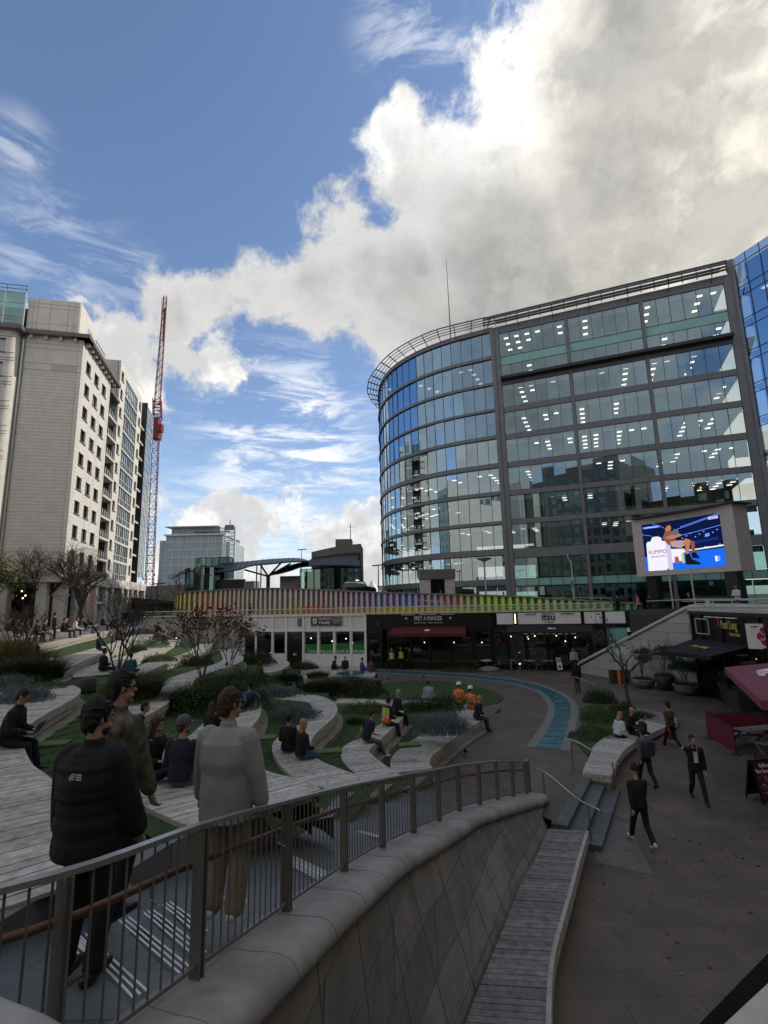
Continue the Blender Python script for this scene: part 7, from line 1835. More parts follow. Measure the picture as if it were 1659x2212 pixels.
def person(loc,rz,pose,label,H=1.75,top='black',bot='darkdenim',hair='hair',skin='skin',shoe='shoe',hairlen=0,det=0,group=None,scale_w=1.,lean=None,hands=None,head=(0,0),seat=.45,vest=None,hat=None,collar=None,coat=0.,puff=0.,feet=None,beard=False,sleeve=True,twist=0):
    s=H/1.75;e=empty('person',loc,rz,label=label,cat='person',group=group)
    W=scale_w
    hz=.93;pel=Vector((0,0,hz));spine=Vector((0,0,1))
    fL,fR=Vector((-.10,0,.07)),Vector((.10,0,.07));kh=Vector((0,1,0));ln=0.0
    hL,hR=Vector((-.27,.08,.80)),Vector((.27,.08,.80))
    if pose=='walk':
        fL,fR=Vector((-.08,.34,.08)),Vector((.08,-.32,.16));hL,hR=Vector((-.25,-.12,.85)),Vector((.25,.22,.88));ln=.04
    if pose=='sit':
        pel=Vector((0,0,seat+.10));fL,fR=Vector((-.11,.50,.07)),Vector((.12,.44,.07));hL,hR=Vector((-.14,.32,seat+.2)),Vector((.14,.32,seat+.2));ln=.12
    if pose=='cross':
        pel=Vector((0,0,.11));fL,fR=Vector((.10,.34,.08)),Vector((-.10,.30,.10));hL,hR=Vector((-.12,.30,.28)),Vector((.12,.30,.28));ln=.10
    if pose=='kneesup':
        pel=Vector((0,0,.11));fL,fR=Vector((-.10,.50,.07)),Vector((.10,.46,.07));hL,hR=Vector((-.12,.42,.4)),Vector((.12,.42,.4));ln=.18
    if pose=='recline':
        pel=Vector((0,0,.11));fL,fR=Vector((-.12,.62,.07)),Vector((.12,.50,.07));hL,hR=Vector((-.3,-.35,.08)),Vector((.3,-.35,.08));ln=-.55
    if lean is not None:ln=lean
    if feet:fL,fR=Vector(feet[0]),Vector(feet[1])
    if hands:hL,hR=Vector(hands[0]),Vector(hands[1])
    ax=Vector((0,math.sin(ln),math.cos(ln)));fw_=Vector((0,math.cos(ln),-math.sin(ln)));tw=Matrix.Rotation(twist,3,'Z')
    ch=pel+ax*.30;sh=pel+ax*.50;nk=sh+ax*.055;hd=nk+ax*.06+Vector((0,.02,.115))
    Rx=tw@Vector((1,0,0));SL_=sh-Rx*.185*W-ax*.03;SR_=sh+Rx*.185*W-ax*.03
    HL,HR=pel+Vector((-.09,0,-.02)),pel+Vector((.09,0,-.02))
    kl=.44;KL,fL=ik(HL,fL,kl,.42,(-.6 if pose=='cross' else -.1,1,.4 if pose!='cross' else .1));KR,fR=ik(HR,fR,kl,.42,(.6 if pose=='cross' else .1,1,.4 if pose!='cross' else .1))
    EL,hL=ik(SL_,hL,.29,.27,(-.6,-1,-.5));ER,hR=ik(SR_,hR,.29,.27,(.6,-1,-.5))
    hy,hp=head;hm=Matrix.Rotation(hy,3,'Z')@Matrix.Rotation(hp,3,'X')
    S_=lambda v:Vector(v)*s
    def hp_(x,y,z):return hd+hm@Vector((x,y,z))
    vox={0:.022,1:.014,2:.0085}[det]*s
    # ---- body: one continuous skin
    mb=MB()
    for sc3,c in (((.075,.094,.105),(0,0,.03)),((.062,.078,.07),(0,.012,-.045))):
        b0=len(mb.v);mb.sph((0,0,0),1,skin,14,10,sc3);mb.v[b0:]=[tuple(hp_(*(Vector(v)+Vector(c)))) for v in mb.v[b0:]]
    cap_(mb,hp_(0,.082,.012),hp_(0,.104,-.018),.010,.015,skin,8)
    cap_(mb,hp_(-.028,.084,-.057),hp_(.028,.084,-.057),.012,.012,skin,8);cap_(mb,hp_(-.03,.083,.036),hp_(.03,.083,.036),.012,.012,skin,8)
    cap_(mb,hp_(0,.070,-.09),hp_(0,.072,-.095),.022,.022,skin,8)
    for sx in(-1,1):cap_(mb,hp_(sx*.078,-.005,.022),hp_(sx*.080,.0,-.02),.012+.004*(det<2),.009+.004*(det<2),skin,8)
    cap_(mb,nk-ax*.05,hd-Vector((0,.012,.05)),.058,.054,skin,12)
    rings(mb,[(pel-Vector((0,0,.09)),.12*W,.10,fw_),(pel,.16*W,.115,fw_),(pel+ax*.15,.13*W,.095,fw_),(ch,.155*W,.11,fw_),(sh-ax*.03,.16*W,.09,fw_),(sh+ax*.04,.07,.06,fw_)],skin)
    for a,b,c,r0,r1,r2 in((SL_,EL,hL,.05,.04,.028),(SR_,ER,hR,.05,.04,.028)):
        cap_(mb,a,b,r0,r1,skin);cap_(mb,b,c,r1,r2,skin)
    cap_(mb,SL_,SR_,.055,.055,skin)
    for a,b,c in((HL,KL,fL),(HR,KR,fR)):cap_(mb,a,b,.08,.055,skin);cap_(mb,b,c+Vector((0,0,.02)),.052,.034,skin)
    # hands
    for sx,el,hn in((-1,EL,hL),(1,ER,hR)):
        d=(hn-el).normalized();side=d.cross(Vector((0,1,0)) if abs(d.y)<.8 else Vector((0,0,1))).normalized();nrm=side.cross(d).normalized()
        inn_=nrm if (nrm.y>0 or abs(d.y)>.8) else -nrm
        if det==0:
            cap_(mb,hn,hn+d*.07,.026,.034,skin,8);cap_(mb,hn+d*.07,hn+d*.15+inn_*.02,.03,.018,skin,8)
            cap_(mb,hn+d*.03+side*-sx*.02,hn+d*.09+side*-sx*.05,.014,.012,skin,6)
        else:
            b0=len(mb.v);rings(mb,[(hn-d*.01,.026,.02,inn_),(hn+d*.03,.036,.018,inn_),(hn+d*.085,.042,.015,inn_)],skin,10)
            for i,(o,L_,cu) in enumerate(((-.032,.062,.5),(-.011,.074,.45),(.011,.07,.5),(.031,.054,.6))):
                p=hn+d*.082+side*o;dd=d;q=p
                for j in range(3):
                    dd=(dd+inn_*cu).normalized();q2=q+dd*L_*(.42,.33,.25)[j];cap_(mb,q,q2,.0095-.001*j,.009-.001*j,skin,7);q=q2
            t0=hn+d*.025-side*.03*sx;t1=t0+(d*.6-side*.8*sx+inn_*.3).normalized()*.035;t2=t1+(d+inn_*.5).normalized()*.03;cap_(mb,t0,t1,.013,.011,skin,7);cap_(mb,t1,t2,.011,.009,skin,7)
    mb.v=[tuple(Vector(v)*s) for v in mb.v];body=remesh(mb.build('body',e),vox,3,.45)
    # ---- eyes and mouth
    if det:
        for sx in(-1,1):
            m2=MB();c=hp_(sx*.030,.083,.016)*s;m2.sph(c,.0105*s,'eye',8,6);m2.build('eye',e)
        m2=MB();c=hp_(0,.086,-.056)*s;m2.sph(c,.02*s,'lip',8,5,(1,.5,.3));m2.build('mouth',e)
    # ---- top
    g=.022+puff;mb=MB();hem=-.04-coat
    low=pel+ax*hem if pose in('stand','walk') else pel+ax*max(hem,-.05)
    secs=[(low,(.175+g*.6+coat*.12)*W,.125+g+coat*.04,fw_),(pel+ax*.06,(.165+g)*W,.12+g,fw_),(pel+ax*.20,(.15+g)*W,.11+g,fw_),(ch,(.172+g)*W,.122+g,fw_),(sh-ax*.06,(.175+g)*W,.108+g*.9,fw_),(sh+ax*.0,(.13+g)*W,.088+g*.6,fw_),(sh+ax*.05,.072+g*.4,.066+g*.4,fw_)]
    if puff>.02:
        new=[];K_=24
        for i in range(K_+1):
            t=i/K_*(len(secs)-1);j=min(int(t),len(secs)-2);u=t-j;a,b=secs[j],secs[j+1];w_b=(.013*abs(math.sin(PI*i/3.)) if puff>.05 else 0)
            new.append((Vector(a[0]).lerp(Vector(b[0]),u),a[1]+(b[1]-a[1])*u+w_b,a[2]+(b[2]-a[2])*u+w_b,fw_))
        secs=new
    rings(mb,secs,top,16)
    for a,b,c in((SL_,EL,hL),(SR_,ER,hR)):
        cc=c-(c-b).normalized()*.02
        if sleeve:cap_(mb,a+Vector((0,0,-.01)),b,.068+g*.55,.058+g*.45,top);cap_(mb,b,cc-(c-b).normalized()*.03,.056+g*.45,.045+g*.4,top)
        else:cap_(mb,a,a.lerp(b,.7),.066+g*.6,.06+g*.5,top)
    if collar or coat>.02 or puff>.02:rings(mb,[(sh+ax*.03,.08,.075,fw_),(nk+ax*.035,.068,.072,fw_),(nk+ax*.055+fw_*.0,.064,.068,fw_)],top,14)
    if hat=='hood':
        b0=len(mb.v);mb.sph((0,0,0),1,top,12,9,(.1,.115,.13));mb.v[b0:]=[tuple(hp_(*(Vector(v)+Vector((0,-.02,.03))))) for v in mb.v[b0:]]
    if det:wave(mb,len(label),.009)
    mb.v=[tuple(Vector(v)*s) for v in mb.v];remesh(mb.build('jacket' if coat or puff or collar else 'top',e),vox*1.25,4,.5)
    # ---- trousers
    mb=MB();g=.02
    rings(mb,[(pel-Vector((0,0,.08)),.14*W,.11+g*.5,fw_),(pel,(.165)*W,.12,fw_),(pel+ax*.10,(.15)*W,.115,fw_)],bot,14)
    lw=.012 if bot!='beige' else .035
    for a,b,c in((HL,KL,fL),(HR,KR,fR)):
        cap_(mb,a,b,.092,.068+lw*.5,bot);cap_(mb,b,c+(b-c).normalized()*.03,.066+lw*.5,.05+lw,bot)
    if det:wave(mb,3+len(label),.012,8)
    mb.v=[tuple(Vector(v)*s) for v in mb.v];remesh(mb.build('trousers',e),vox*1.3,4,.5)
    # ---- shoes
    for k_,f in((KL,fL),(KR,fR)):
        fd=Vector((f.x*.25,1,0)).normalized() if pose!='cross' else (f-k_).normalized()
        if pose=='walk' and f.y<0:fd=Vector((0,.85,-.5)).normalized()
        mb=MB();h0=f+Vector((0,0,-.025));cap_(mb,h0-fd*.05,h0+fd*.1,.042,.040,shoe);cap_(mb,h0+fd*.1,h0+fd*.17-Vector((0,0,.008)),.042,.03,shoe);cap_(mb,f+Vector((0,0,.03)),h0,.045,.045,shoe)
        if abs(fd.z)<.3:mb.v=[(v[0],v[1],max(v[2],f.z-.068)) for v in mb.v]
        mb.v=[tuple(Vector(v)*s) for v in mb.v];remesh(mb.build('shoe',e),vox,2,.4)
    # ---- hair and headgear
    if hair and hat!='hood':
        mb=MB();b0=len(mb.v);mb.sph((0,0,0),1,hair,20,14,(.087,.104,.103));mb.v[b0:]=[tuple(Vector(v)+Vector((0,-.016,.046))) for v in mb.v[b0:]]
        b1=len(mb.v);mb.sph((0,0,0),1,hair,16,10,(.080,.062,.09));mb.v[b1:]=[tuple(Vector(v)+Vector((0,-.055,-.005))) for v in mb.v[b1:]]
        if hairlen>0:
            b2=len(mb.v);rings(mb,[((0,-.04,.06),.08,.06),((0,-.065,-.06),.092,.05),((0,-.085,-.13-hairlen*.3),.10,.045),((0,-.095,-.15-hairlen),.07,.03)],hair,12)
            for sx in(-1,1):cap_(mb,(sx*.075,.01,.05),(sx*.085,-.01,-.1-hairlen*.3),.022,.02,hair)
        # trim the face opening
        mb.v=[tuple(v if not(v[1]>.055 and v[2]<.068) else (v[0],.055,v[2])) for v in mb.v]
        rn_=random.Random(len(label));mb.v=[tuple(hp_(*v)+Vector((rn_.gauss(0,.0025),rn_.gauss(0,.0025),rn_.gauss(0,.0035)))*(1+det)) for v in mb.v]
        if det==2:
            # tousled locks
            for _ in range(220):
                a=rn_.uniform(0,2*PI);q=rn_.uniform(-.2,1);p=Vector((.082*math.cos(a)*math.sqrt(max(0,1-q*q)),-.016+.1*math.sin(a)*math.sqrt(max(0,1-q*q)),.046+.1*q))
                if p.y>.05 and p.z<.07:continue
                n_=(p-Vector((0,-.016,.046))).normalized();t_=Vector((rn_.gauss(0,.5),.6,-.2)).normalized();cap_(mb,hp_(*p),hp_(*(p+n_*.007+t_*.035)),.006,.003,hair,5)
        mb.v=[tuple(Vector(v)*s) for v in mb.v];remesh(mb.build('hair',e),vox*(1.0 if det<2 else .75),2,.35)
    if beard:
        mb=MB();b0=len(mb.v);mb.sph((0,0,0),1,hair or 'greyh',12,8,(.062,.06,.05));mb.v=[tuple(hp_(*(Vector(v)+Vector((0,.03,-.075))))*s) for v in mb.v];remesh(mb.build('beard',e),vox,2)
    if hat in('cap','beanie','helmet'):
        mb=MB();hc={'cap':'midgrey','beanie':'black','helmet':'helmet'}[hat];rr_=.100 if hat!='helmet' else .125
        prof=[(rr_*1.0,-.01),(rr_*1.0,.03),(rr_*.92,.07),(rr_*.7,.105),(rr_*.35,.125),(0,.13)]
        b0=len(mb.v);mb.lathe(prof,hc,(0,-.01,.045),n=16,sy=1.15)
        if hat!='beanie':mb.box((0,.115,.045),(.14,.1,.012),hc)
        if hat=='beanie':mb.sph((0,-.03,.18),.025,hc,8,6)
        mb.v=[tuple(hp_(*v)*s) for v in mb.v];mb.build('hat',e,smooth=True)
    if vest:
        for nm,z0,z1,m in(('vest',.14,.47,vest[0]),('vest_hem',-.03,.14,vest[1])):
            mb=MB();rings(mb,[(pel+ax*(z0+(z1-z0)*t),((.155 if .1<z0+(z1-z0)*t<.25 else .178)+.034)*W,(.115+.036) if z0+(z1-z0)*t>.1 else .165,fw_) for t in(0,.25,.5,.75,1)],m,16,False);mb.v=[tuple(Vector(v)*s) for v in mb.v];mb.build(nm,e,smooth=True)
        mb=MB()
        for z in(.05,.17):rings(mb,[(pel+ax*z,(.20 if z<.1 else .192)*W,.156 if z>.1 else .168,fw_),(pel+ax*(z+.05),(.20 if z<.1 else .192)*W,.156 if z>.1 else .168,fw_)],'refl',16,False)
        for sx in(-1,1):
            mb.box(tuple(pel+ax*.33+Rx*sx*.10-fw_*.152),(.05,.006,.28),'refl',X=Rx,Y=fw_);mb.box(tuple(pel+ax*.33+Rx*sx*.10+fw_*.152),(.05,.006,.28),'refl',X=Rx,Y=fw_)
        mb.v=[tuple(Vector(v)*s) for v in mb.v];mb.build('reflective_tape',e)
    e['_']=0;del e['_']
    PEOPLE.append(dict(e=e,hL=hL*s,hR=hR*s,hd=hd*s,ax=ax,sh=sh*s,pel=pel*s,fw=fw_,s=s))
    return e
PEOPLE=[]
def g3(f,x,y,z):p=G(*f(x,y),z);return (p.x,p.y,z)
id_=lambda x,y:(x,y)
cz=lambda y:f4(y)
# foreground standing men (they look over the terraces, away from the viewer)
person((-2.22,4.0,3.02),.55-PI*.5+PI*.28,'stand','man in a black puffer jacket seen from behind, largest figure on the left',H=1.83,top='black',bot='black',det=2,puff=.055,coat=.10,head=(-.55,0),hands=((-.30,.12,.86),(.30,.14,.86)),beard=True,scale_w=.92)
A0=PEOPLE[-1]
person((-1.47,4.85,2.93),-.25,'stand','man in a loose grey jacket and beige cargo trousers seen from behind',H=1.84,top='greyc',bot='beige',hair='hairb',det=2,puff=.045,coat=.13,head=(-.5,0),hands=((-.31,.10,.80),(.31,.08,.80)),scale_w=1.0,collar=1,shoe='shoew')
person((-2.44,4.75,3.0),-.5,'stand','tall man in a camouflage jacket standing half hidden behind the puffer jacket',H=1.96,top='camo',bot='black',det=2,puff=.02,coat=.06,head=(-.5,-.05),hands=((-.26,.1,.85),(.25,.16,.84)),collar=1)
# patch of lettering shape on the puffer back
mb=MB();e=A0['e'];s=A0['s'];fw_=A0['fw'];pb=A0['sh']-Vector((0,0,.10))-fw_*.205
pts=[(-.045+.0,-.022)]
for k,r_ in enumerate((.047,.034,.021)):
    q0=[(r_*math.sin(a*PI/2/7)-.002,r_*(math.cos(a*PI/2/7))) for a in range(8)];q1=[((r_-.009)*math.sin(a*PI/2/7)-.002,(r_-.009)*(math.cos(a*PI/2/7))) for a in range(8)]
    for i in range(7):mb.face([pb+Vector((-x-.0+.02,0,z-.02)) for x,z in(q0[i],q0[i+1],q1[i+1],q1[i])][::-1],'whitec')
for k in range(3):mb.face([pb+Vector((x,0,z)) for x,z in((.03,-.02+k*.016),(.075,-.02+k*.016),(.075,-.009+k*.016),(.03,-.009+k*.016))],'whitec')
mb.build('jacket_logo',e)
# near seated
def PE(f,x,y,z,rz,pose,label,**k):return person(g3(f,x,y,z),rz,pose,label,**k)
zd=2.8
PE(c5,910,1215,2.78,-.75,'cross','woman with long dark hair eating, sitting cross legged on the wide deck',H=1.72,top='black',bot='darkdenim',hair='hairb',hairlen=.22,det=2,head=(.45,-.1),hands=((-.08,.28,.62),(.12,.3,.3)),twist=.2)
w0=PEOPLE[-1];w0['e'].rotation_euler.z=-2.0
mb=MB();mb.sph(w0['hL']+Vector((0.0,.09,.03)),.035,'beige',8,6,(1.3,.8,.7));mb.build('wrap_sandwich',loc=None,label='pale wrap sandwich held by the long haired woman',cat='sandwich').matrix_world=Matrix.Translation(w0['e'].location)@Matrix.Rotation(-2.0,4,'Z')
PE(c5,1080,1265,2.78,-.1,'cross','man in a grey cap and navy coat sitting with his back to the railing',H=1.82,top='navy',bot='midgrey',hair='hairb',det=2,hat='cap',coat=.02,head=(-.7,0),beard=True)
PE(c5,1255,985,2.05,-.35,'kneesup','woman with long dark hair in a dark coat sitting alone at the inner bench edge',H=1.66,top='black',bot='darkdenim',hair='hairb',hairlen=.18,det=1)
PE(c5,1475,800,2.1,.9,'recline','person in jeans reclining with raised knees on the bench nose',H=1.7,top='denim',bot='denim',det=1,hat='beanie')
PE(c5,765,1010,2.5,-1.25,'sit','person in bright blue jeans bending forward, half hidden behind the camouflage jacket',H=1.68,top='black',bot='denim',det=1,lean=.6,seat=.05,feet=((-.1,.45,-.3),(.12,.4,-.3)))
lp=g3(c5,20,1030,3.15)
person(lp,-1.35,'sit','man in a black jumper and white collar working on a laptop at the left edge',H=1.8,top='black',bot='black',skin='skin',det=1,lean=.35,seat=.02,head=(0,-.5),feet=((-.12,.52,-.42),(.12,.48,-.42)),hands=((-.1,.42,.22),(.12,.40,.22)),collar=1)
L0=PEOPLE[-1]
e=empty('laptop',lp,-1.35,label='open laptop on the knees of the man at the left edge',cat='laptop')
mb=MB();mb.box((0,.42,.19),(.32,.22,.018),'midgrey');mb.build('base',e);mb=MB();mb.box((0,.56,.28),(.32,.015,.2),'midgrey',X=(1,0,0),Y=(0,.9,-.4));mb.build('screen',e)
PE(Z1,318,520,1.63,-.35,'cross','man in a dark coat beside the blonde woman',H=1.76,top='black',bot='black',det=1,coat=.02)
PE(Z1,385,555,1.63,-.9,'sit','woman with long blonde hair and pale jeans sitting on the bench edge',H=1.7,top='black',bot='denim',hair='blond',hairlen=.3,det=1,coat=.02,seat=.03,feet=((-.1,.45,-.38),(.12,.42,-.38)),shoe='shoew')
PE(Z1,720,470,1.08,-1.15,'sit','bearded man in a navy polo shirt and grey trousers leaning forward on the bench',H=1.8,top='navy',bot='midgrey',det=1,lean=.35,sleeve=False,seat=.03,feet=((-.12,.62,-.42),(.14,.58,-.42)),shoe='shoew',head=(0,-.45),hands=((-.38,-.1,.12),(.1,.35,.2)),beard=True)
PE(Z1,822,385,1.08,-1.0,'sit','worker in a yellow and orange vest with legs hanging off the bench',H=1.78,top='black',bot='darkdenim',det=1,vest=('hiviz','hviso'),lean=.22,seat=.03,feet=((-.12,.52,-.44),(.12,.5,-.44)))
PE(Z1,868,335,1.08,-1.05,'sit','grey haired man in black sitting just behind the vested worker',H=1.76,top='black',bot='black',det=1,hair='greyh',lean=.3,seat=.03,feet=((-.12,.5,-.44),(.12,.5,-.44)),shoe='shoew')
PE(Z1,1040,255,.15,-.05,'cross','man in a pale grey shirt sitting with his back to us at the lawn edge',H=1.82,top='bluec',bot='whitec',det=1,lean=.15,scale_w=1.1)
PE(Z1,1195,275,.52,-.5,'cross','left orange suited worker with a white helmet',H=1.8,top='orange',bot='orange',det=1,hat='helmet',vest=('orange','orange'))
PE(Z1,1253,300,.52,-.7,'cross','right orange suited worker with a white helmet, nearer the old man',H=1.8,top='orange',bot='orange',det=1,hat='helmet',vest=('orange','orange'))
PE(Z1,1285,355,.52,-1.35,'sit','bald old man in a navy jacket eating on the lowest bench',H=1.76,top='navy',bot='brownc',det=1,hair=None,lean=.25,seat=.03,feet=((-.12,.5,-.42),(.12,.46,-.42)),hands=((-.08,.28,.62),(.1,.3,.25)),coat=.02)
PE(Z1,775,215,.6,.2,'cross','dark figure sitting among the shrubs left of the round lawn',H=1.7,top='black',bot='black')
PE(Z1,300,190,1.1,-.3,'cross','person in a brown coat lying back among the lavender and grasses',H=1.7,top='brownc',bot='brownc',hairlen=.1,hair='hairb')
PE(Z1,375,195,1.1,-.4,'cross','person in a dark jacket beside the brown coated one',H=1.7,top='navy',bot='black',hair='hairb')
# far platforms
zz=.66
PE(z2,1295,668,zz,-1.2,'cross','man in dark clothes looking at his phone on the round platform',H=1.76,top='black',bot='black',lean=.35)
PE(z2,1385,668,zz,.3,'cross','grey haired person sitting upright in the middle of the round platform',H=1.72,top='black',bot='black',hair='greyh')
PE(z2,1500,680,zz,-1.2,'cross','person in a royal blue jacket on the round platform',H=1.66,top='royal',bot='royal')
PE(z2,1565,688,zz,-.3,'cross','person in a brown coat at the right rim of the round platform',H=1.68,top='brownc',bot='brownc')
PE(z2,1430,655,.0,-1.4,'walk','officer in black with a narrow yellow vest, left of the pair by the white shopfront',H=1.78,top='black',bot='black',vest=('hiviz','black'))
PE(z2,1492,655,.0,-1.4,'walk','officer in black with a yellow vest, right of the pair by the white shopfront',H=1.8,top='black',bot='black',vest=('hiviz','black'))
PE(cb,278,632,.0,2.9,'walk','officer in a yellow vest walking left of his colleague before the sandwich shop',H=1.76,top='black',bot='black',vest=('hiviz','hiviz'))
PE(cb,342,628,.0,2.8,'walk','officer in a yellow vest walking right of his colleague before the sandwich shop',H=1.78,top='black',bot='black',vest=('hiviz','hiviz'))
PE(cb,400,625,.0,3.,'stand','dark figure standing by the sandwich shop window',H=1.65,top='black',bot='black')
PE(cb,155,600,.0,3.,'stand','person in a navy coat by the joint between the white and black shopfronts',H=1.72,top='navy',bot='black')
PE(z2,540,735,1.4,.2,'cross','person in a pink top beside the dark shrub',H=1.6,top='pinkc',bot='black')
PE(z2,770,735,1.4,-.5,'cross','person with long pale brown hair and a dark coat on the far bench',H=1.75,top='brownc',bot='black',hair='hairb',hairlen=.15)
PE(z2,850,625,.5,-1.2,'cross','person in blue with a white cap near the shopfront door',H=1.6,top='royal',bot='whitec',hat='helmet')
PE(z2,600,650,1.2,-.5,'cross','dark figure sitting under the smaller copper tree',H=1.7,top='black',bot='black')
PE(z2,640,560,.05,2.5,'stand','dark figure standing beneath the copper tree by the pale wall',H=1.7,top='black',bot='black')
# stair, left
PE(z2,25,372,3.3,-1.2,'walk','dark figure walking down by the top of the stone stair',H=1.74,top='navy',bot='black')
PE(z2,190,440,2.6,2.4,'walk','person in a long black robe coming down the stone stair',H=1.72,top='black',bot='black',coat=.3)
PE(z2,222,432,2.6,2.4,'walk','person in black with a yellow vest just behind the long robe',H=1.7,top='black',bot='black',vest=('hiviz','black'))
PE(z2,45,408,3.15,-.8,'kneesup','dark figure sitting at the top end of the upper bench',H=1.7,top='black',bot='brownc')
PE(z2,92,490,2.78,-.9,'sit','dark figure with legs down at the tip of the planted bench',H=1.74,top='black',bot='black',seat=.03,feet=((-.1,.5,-.4),(.1,.5,-.4)))
PE(lf,935,595,3.15,-1.1,'sit','dark figure with stretched legs on the straight upper bench',H=1.76,top='black',bot='navy',seat=.03,lean=-.1,feet=((-.1,.75,-.35),(.1,.7,-.35)))
PE(lf,965,795,2.78,-.6,'cross','person in black on the rounded end of the planted bench',H=1.8,top='black',bot='black',hair='hairb')
PE(lf,1230,820,2.6,.3,'cross','crouching person in teal behind the tall grass clump',H=1.65,top='teal',bot='black')
PE(lf,345,760,3.15,1.2,'cross','dark haired adult in black beside the toddler in white',H=1.66,top='black',bot='black',hairlen=.1)
PE(lf,460,835,3.15,-1.2,'sit','toddler in a white hooded suit at the near end of the straight bench',H=1.1,top='whitec',bot='whitec',hat='hood',shoe='shoew',seat=.03,feet=((-.08,.3,.05),(.08,.3,.05)))
PE(lf,1105,500,3.15,-1.,'sit','dark seated figure halfway along the upper bench',H=1.75,top='brownc',bot='black',seat=.03,feet=((-.1,.5,-.4),(.1,.5,-.4)))
T=3.5
tp=[(130,500,'black','black',-.9,'sit','person in black beside the white shirted sitter at the far left',{}),(190,480,'whitec','black',-.9,'sit','person in a white shirt sitting at the far left of the top terrace',{}),(235,490,'midgrey','black',-.7,'sit','person in a patterned grey top right of the white shirted sitter',{'hairlen':.15}),
(330,520,'black','black',-1.,'sit','dark bulky figure on the left of the crowd row',{}),(500,490,'black','black',-.8,'stand','hooded figure in black standing above the row of sitters',{'hat':'hood'}),(585,485,'navy','black',-1.0,'sit','person in navy sitting in the middle of the row',{}),(630,480,'black','darkdenim',-1.0,'sit','person in a dark suit leaning back in the row',{'lean':-.15}),(690,470,'whitec','black',-.9,'sit','person in a white T shirt looking down, with white shoes',{'shoe':'shoew','lean':.3}),
(815,440,'black','denim',-1.3,'sit','lounging figure in jeans with legs stretched towards the terraces',{'lean':-.5}),(960,410,'black','darkdenim',-1.1,'sit','dark figure sitting before the bright columns',{}),(1090,400,'navy','darkdenim',.9,'sit','person seated among bags near the colonnade',{}),(1040,425,'black','black',-1.,'sit','dark crouched figure right of the bright columns',{'lean':.4}),
(1180,365,'black','black',.6,'stand','standing figure in black, leftmost of the group at the colonnade end',{}),(1255,375,'navy','navy',2.8,'stand','standing figure in navy in the middle of the group at the colonnade end',{}),(1215,345,'midgrey','black',-.5,'stand','standing figure behind the navy one at the colonnade end',{}),(1310,320,'black','black',-.4,'stand','standing figure at the right of the colonnade group',{}),(1340,315,'brownc','black',-.9,'stand','rightmost standing figure near the end column',{}),
(60,470,'black','black',-.8,'sit','dark figure at the very left edge of the top terrace',{}),(400,510,'black','midgrey',-1.,'sit','dark figure near the backrest seat on the top terrace',{}),(1465,375,'navy','black',-1.2,'walk','person walking alone at the head of the stone stair',{})]
for x,y,t,b,rz,po,lb,k in tp:PE(lf,x,y,T,rz,po,lb,top=t,bot=b,H=1.74,**k)
# right side
PE(c8,1010,635,-.45,.12,'walk','person in black with a beanie walking away near the ribbed paving',H=1.80,top='black',bot='black',det=1,hair=None,hat='beanie',shoe='shoew',coat=.02)
PE(c8,1300,400,-.45,2.95,'walk','man in a dark jacket and white shirt walking towards us',H=1.82,top='black',bot='black',det=1,head=(.2,0),coat=.05,hands=((-.24,.05,.85),(.05,.2,1.48)))
q=PEOPLE[-1];mb=MB();fwv=q['fw'];c=q['sh']-q['ax']*.16+fwv*.142*1.0;mb.box(tuple(c),(.11,.03,.42),'whitec',X=(1,0,0),Y=tuple(fwv));mb.build('shirt_front',q['e'])
PE(c8,1035,325,-.43,.15,'walk','person in a dark jacket with a backpack walking away past the seated pair',H=1.74,top='midgrey',bot='black',det=1,hair='hair')
q=PEOPLE[-1];mb=MB();c=q['sh']-q['ax']*.22-q['fw']*.23;mb.box(tuple(c),(.30,.18,.44),'darkdenim',X=(1,0,0),Y=tuple(q['fw']));o=remesh(mb.build('backpack',label='dark backpack on the person walking past the seated pair',cat='backpack'),.02,6);o.matrix_world=Matrix.Translation(q['e'].location)@Matrix.Rotation(q['e'].rotation_euler.z,4,'Z')
PE(c8,1165,132,-.36,.35,'walk','person in a brown top and hat walking away with an orange bag',H=1.72,top='brownc',bot='black',det=1,hat='beanie',hair='hair',shoe='shoew')
q=PEOPLE[-1];mb=MB();h=q['hR'];rings(mb,[(h+Vector((0,.02,-.12)),.05,.03),(h+Vector((0.0,.02,-.2)),.15,.09),(h+Vector((0,.02,-.45)),.17,.1),(h+Vector((0,.02,-.55)),.14,.08)],'bag',12);mb.tube([h+Vector((-.03,.02,-.12)),h+Vector((0,.02,0)),h+Vector((.03,.02,-.12))],.006,'bag',n=4)
o=mb.build('carrier_bag',label='orange carrier bag hanging from the hand of the hatted walker',cat='bag',smooth=True);o.matrix_world=Matrix.Translation(q['e'].location)@Matrix.Rotation(q['e'].rotation_euler.z,4,'Z')
PE(R4,515,1995,.14,-1.25,'sit','blonde woman in a white jumper and dark trousers sitting by the planter',H=1.68,top='whitec',bot='black',det=1,hair='blond',hairlen=.08,seat=.03,lean=.35,head=(0,-.3),feet=((-.1,.48,-.5),(.1,.44,-.5)))
PE(R4,610,1965,.14,-2.3,'sit','bald man in black with a white badge ribbon sitting by the planter',H=1.8,top='black',bot='black',det=1,hair=None,seat=.03,lean=.2,feet=((-.12,.5,-.5),(.12,.46,-.5)))
PE(R4,690,2010,.14,-1.6,'sit','person in a black coat and blue jeans sitting beside the bald man',H=1.72,top='black',bot='denim',seat=.03,lean=.3,det=0,feet=((-.12,.5,-.5),(.12,.46,-.5)))
PE(R4,215,1660,-.05,.1,'stand','person in plum trousers standing with the back to us by the steel handrail',H=1.72,top='black',bot='purple',hairlen=.1)
PE(R4,190,1500,.0,3.1,'stand','man in a pale blue shirt with a shoulder strap at the takeaway doorway',H=1.76,top='bluec',bot='black')
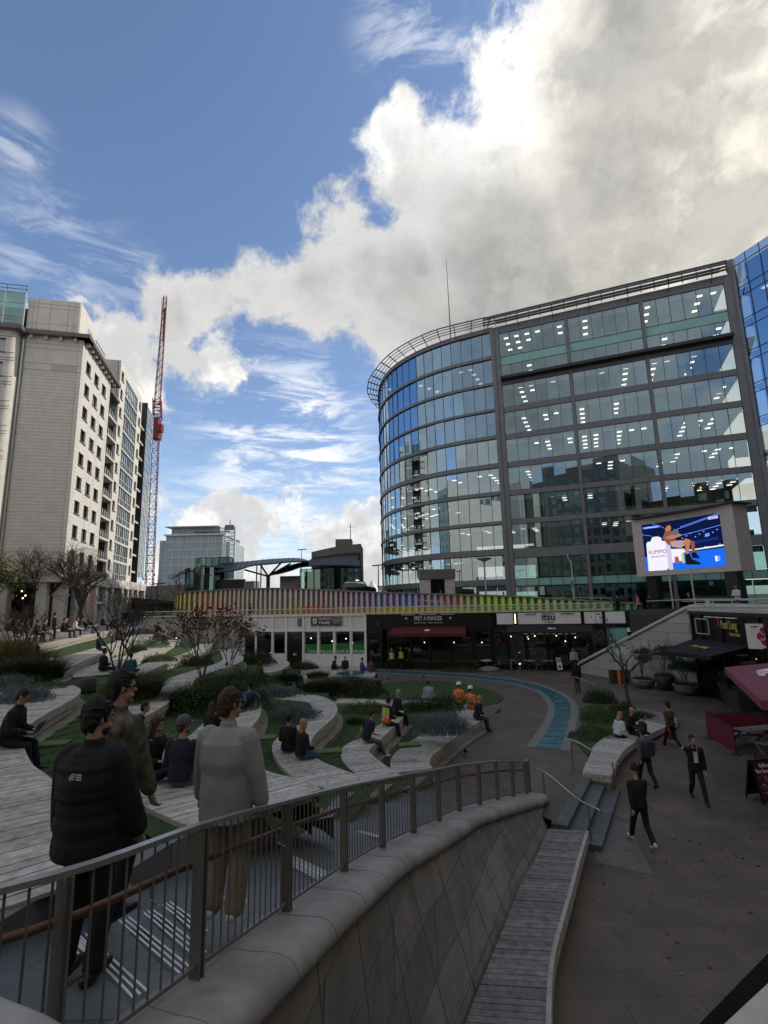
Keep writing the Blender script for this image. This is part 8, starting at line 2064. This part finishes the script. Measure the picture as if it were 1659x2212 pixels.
# on the deck above
def DK(px,py,y,z,rz,pose,label,**k):
    p=AY(px,py,y);return person((p.x,p.y,z),rz,pose,label,**k)
DK(540,1310,52,3.75,-1.2,'walk','man in black walking along the deck in front of the striped wall',H=1.76,top='black',bot='black')
DK(1595,1300,33,4.25,1.9,'stand','man in a white shirt looking at his phone behind the deck railing',H=1.8,top='whitec',bot='midgrey',hair='hair',lean=.1,head=(0,-.3),hands=((-.1,.35,1.1),(.1,.35,1.1)))
DK(1335,1300,42,3.9,.5,'stand','dark figure leaning by a bicycle on the deck under the facade',H=1.7,top='black',bot='black')
DK(1378,1300,41,3.9,1.,'stand','figure in a mauve top near the video screen column',H=1.68,top='pinkc',bot='black')
DK(1403,1300,40,3.9,-1.,'stand','dark figure below the video screen',H=1.72,top='black',bot='black')
DK(1490,1300,38,3.9,1.2,'stand','dark figure with a pale face near the thin flag poles',H=1.74,top='black',bot='black')
DK(1530,1303,37,3.9,.2,'stand','person in a white top low behind the deck railing',H=1.4,top='whitec',bot='black')
DK(1066,1290,47,4.1,.3,'stand','worker in a pale reflective jacket behind the striped wall top',H=1.7,top='whitec',bot='hiviz')
DK(1088,1290,48,4.35,-.6,'stand','person in a dark blue hood beside the worker behind the striped wall top',H=1.72,top='navy',bot='black',hat='hood')
DK(1226,1292,45,3.9,1.4,'walk','dark figure walking beside the slim lamp post on the deck',H=1.7,top='black',bot='black')
DK(842,1272,51,5.35,1.4,'walk','dark figure with a backpack at the foot of the curved glass corner',H=1.72,top='black',bot='black')
# deck rail in front of the facade and flag poles
for (px0,px1,lb) in ((1090,1320,'pale mesh guard rail on the deck in front of the facade'),(880,960,'pale guard rail beside the stone kiosk')):
    a=AY(px0,1280,50);b=AY(px1,1290,46);a.z=5.6;b.z=5.35;e=empty('guard_rail',(a.x,a.y,4.3),label=lb,cat='railing');o=Vector((a.x,a.y,4.3))
    for dz,nm in((0,'top_rail'),(-.5,'bottom_rail')):mb=MB();mb.bar(a-o+Vector((0,0,dz)),b-o+Vector((0,0,dz)),.04,.05,'whiterail');mb.build(nm,e)
    for k in range(12):
        p=a.lerp(b,k/11)-o;mb=MB();mb.bar(p+Vector((0,0,-1.1)),p,.04,.04,'whiterail',up=(1,0,0));mb.build('post',e)
for x,y in((1452,40),(1500,38)):
    p=AY(x,1290,y);t=AY(x-4,1228,y);mb=MB();mb.tube([(0,0,0),(-.05,0,t.z-3.9)],.06,'whiterail',n=8);mb.build('flag_pole',loc=(p.x,p.y,3.9),label='pale bare pole under the video screen, '+('left' if x<1480 else 'right')+' of two',cat='pole')
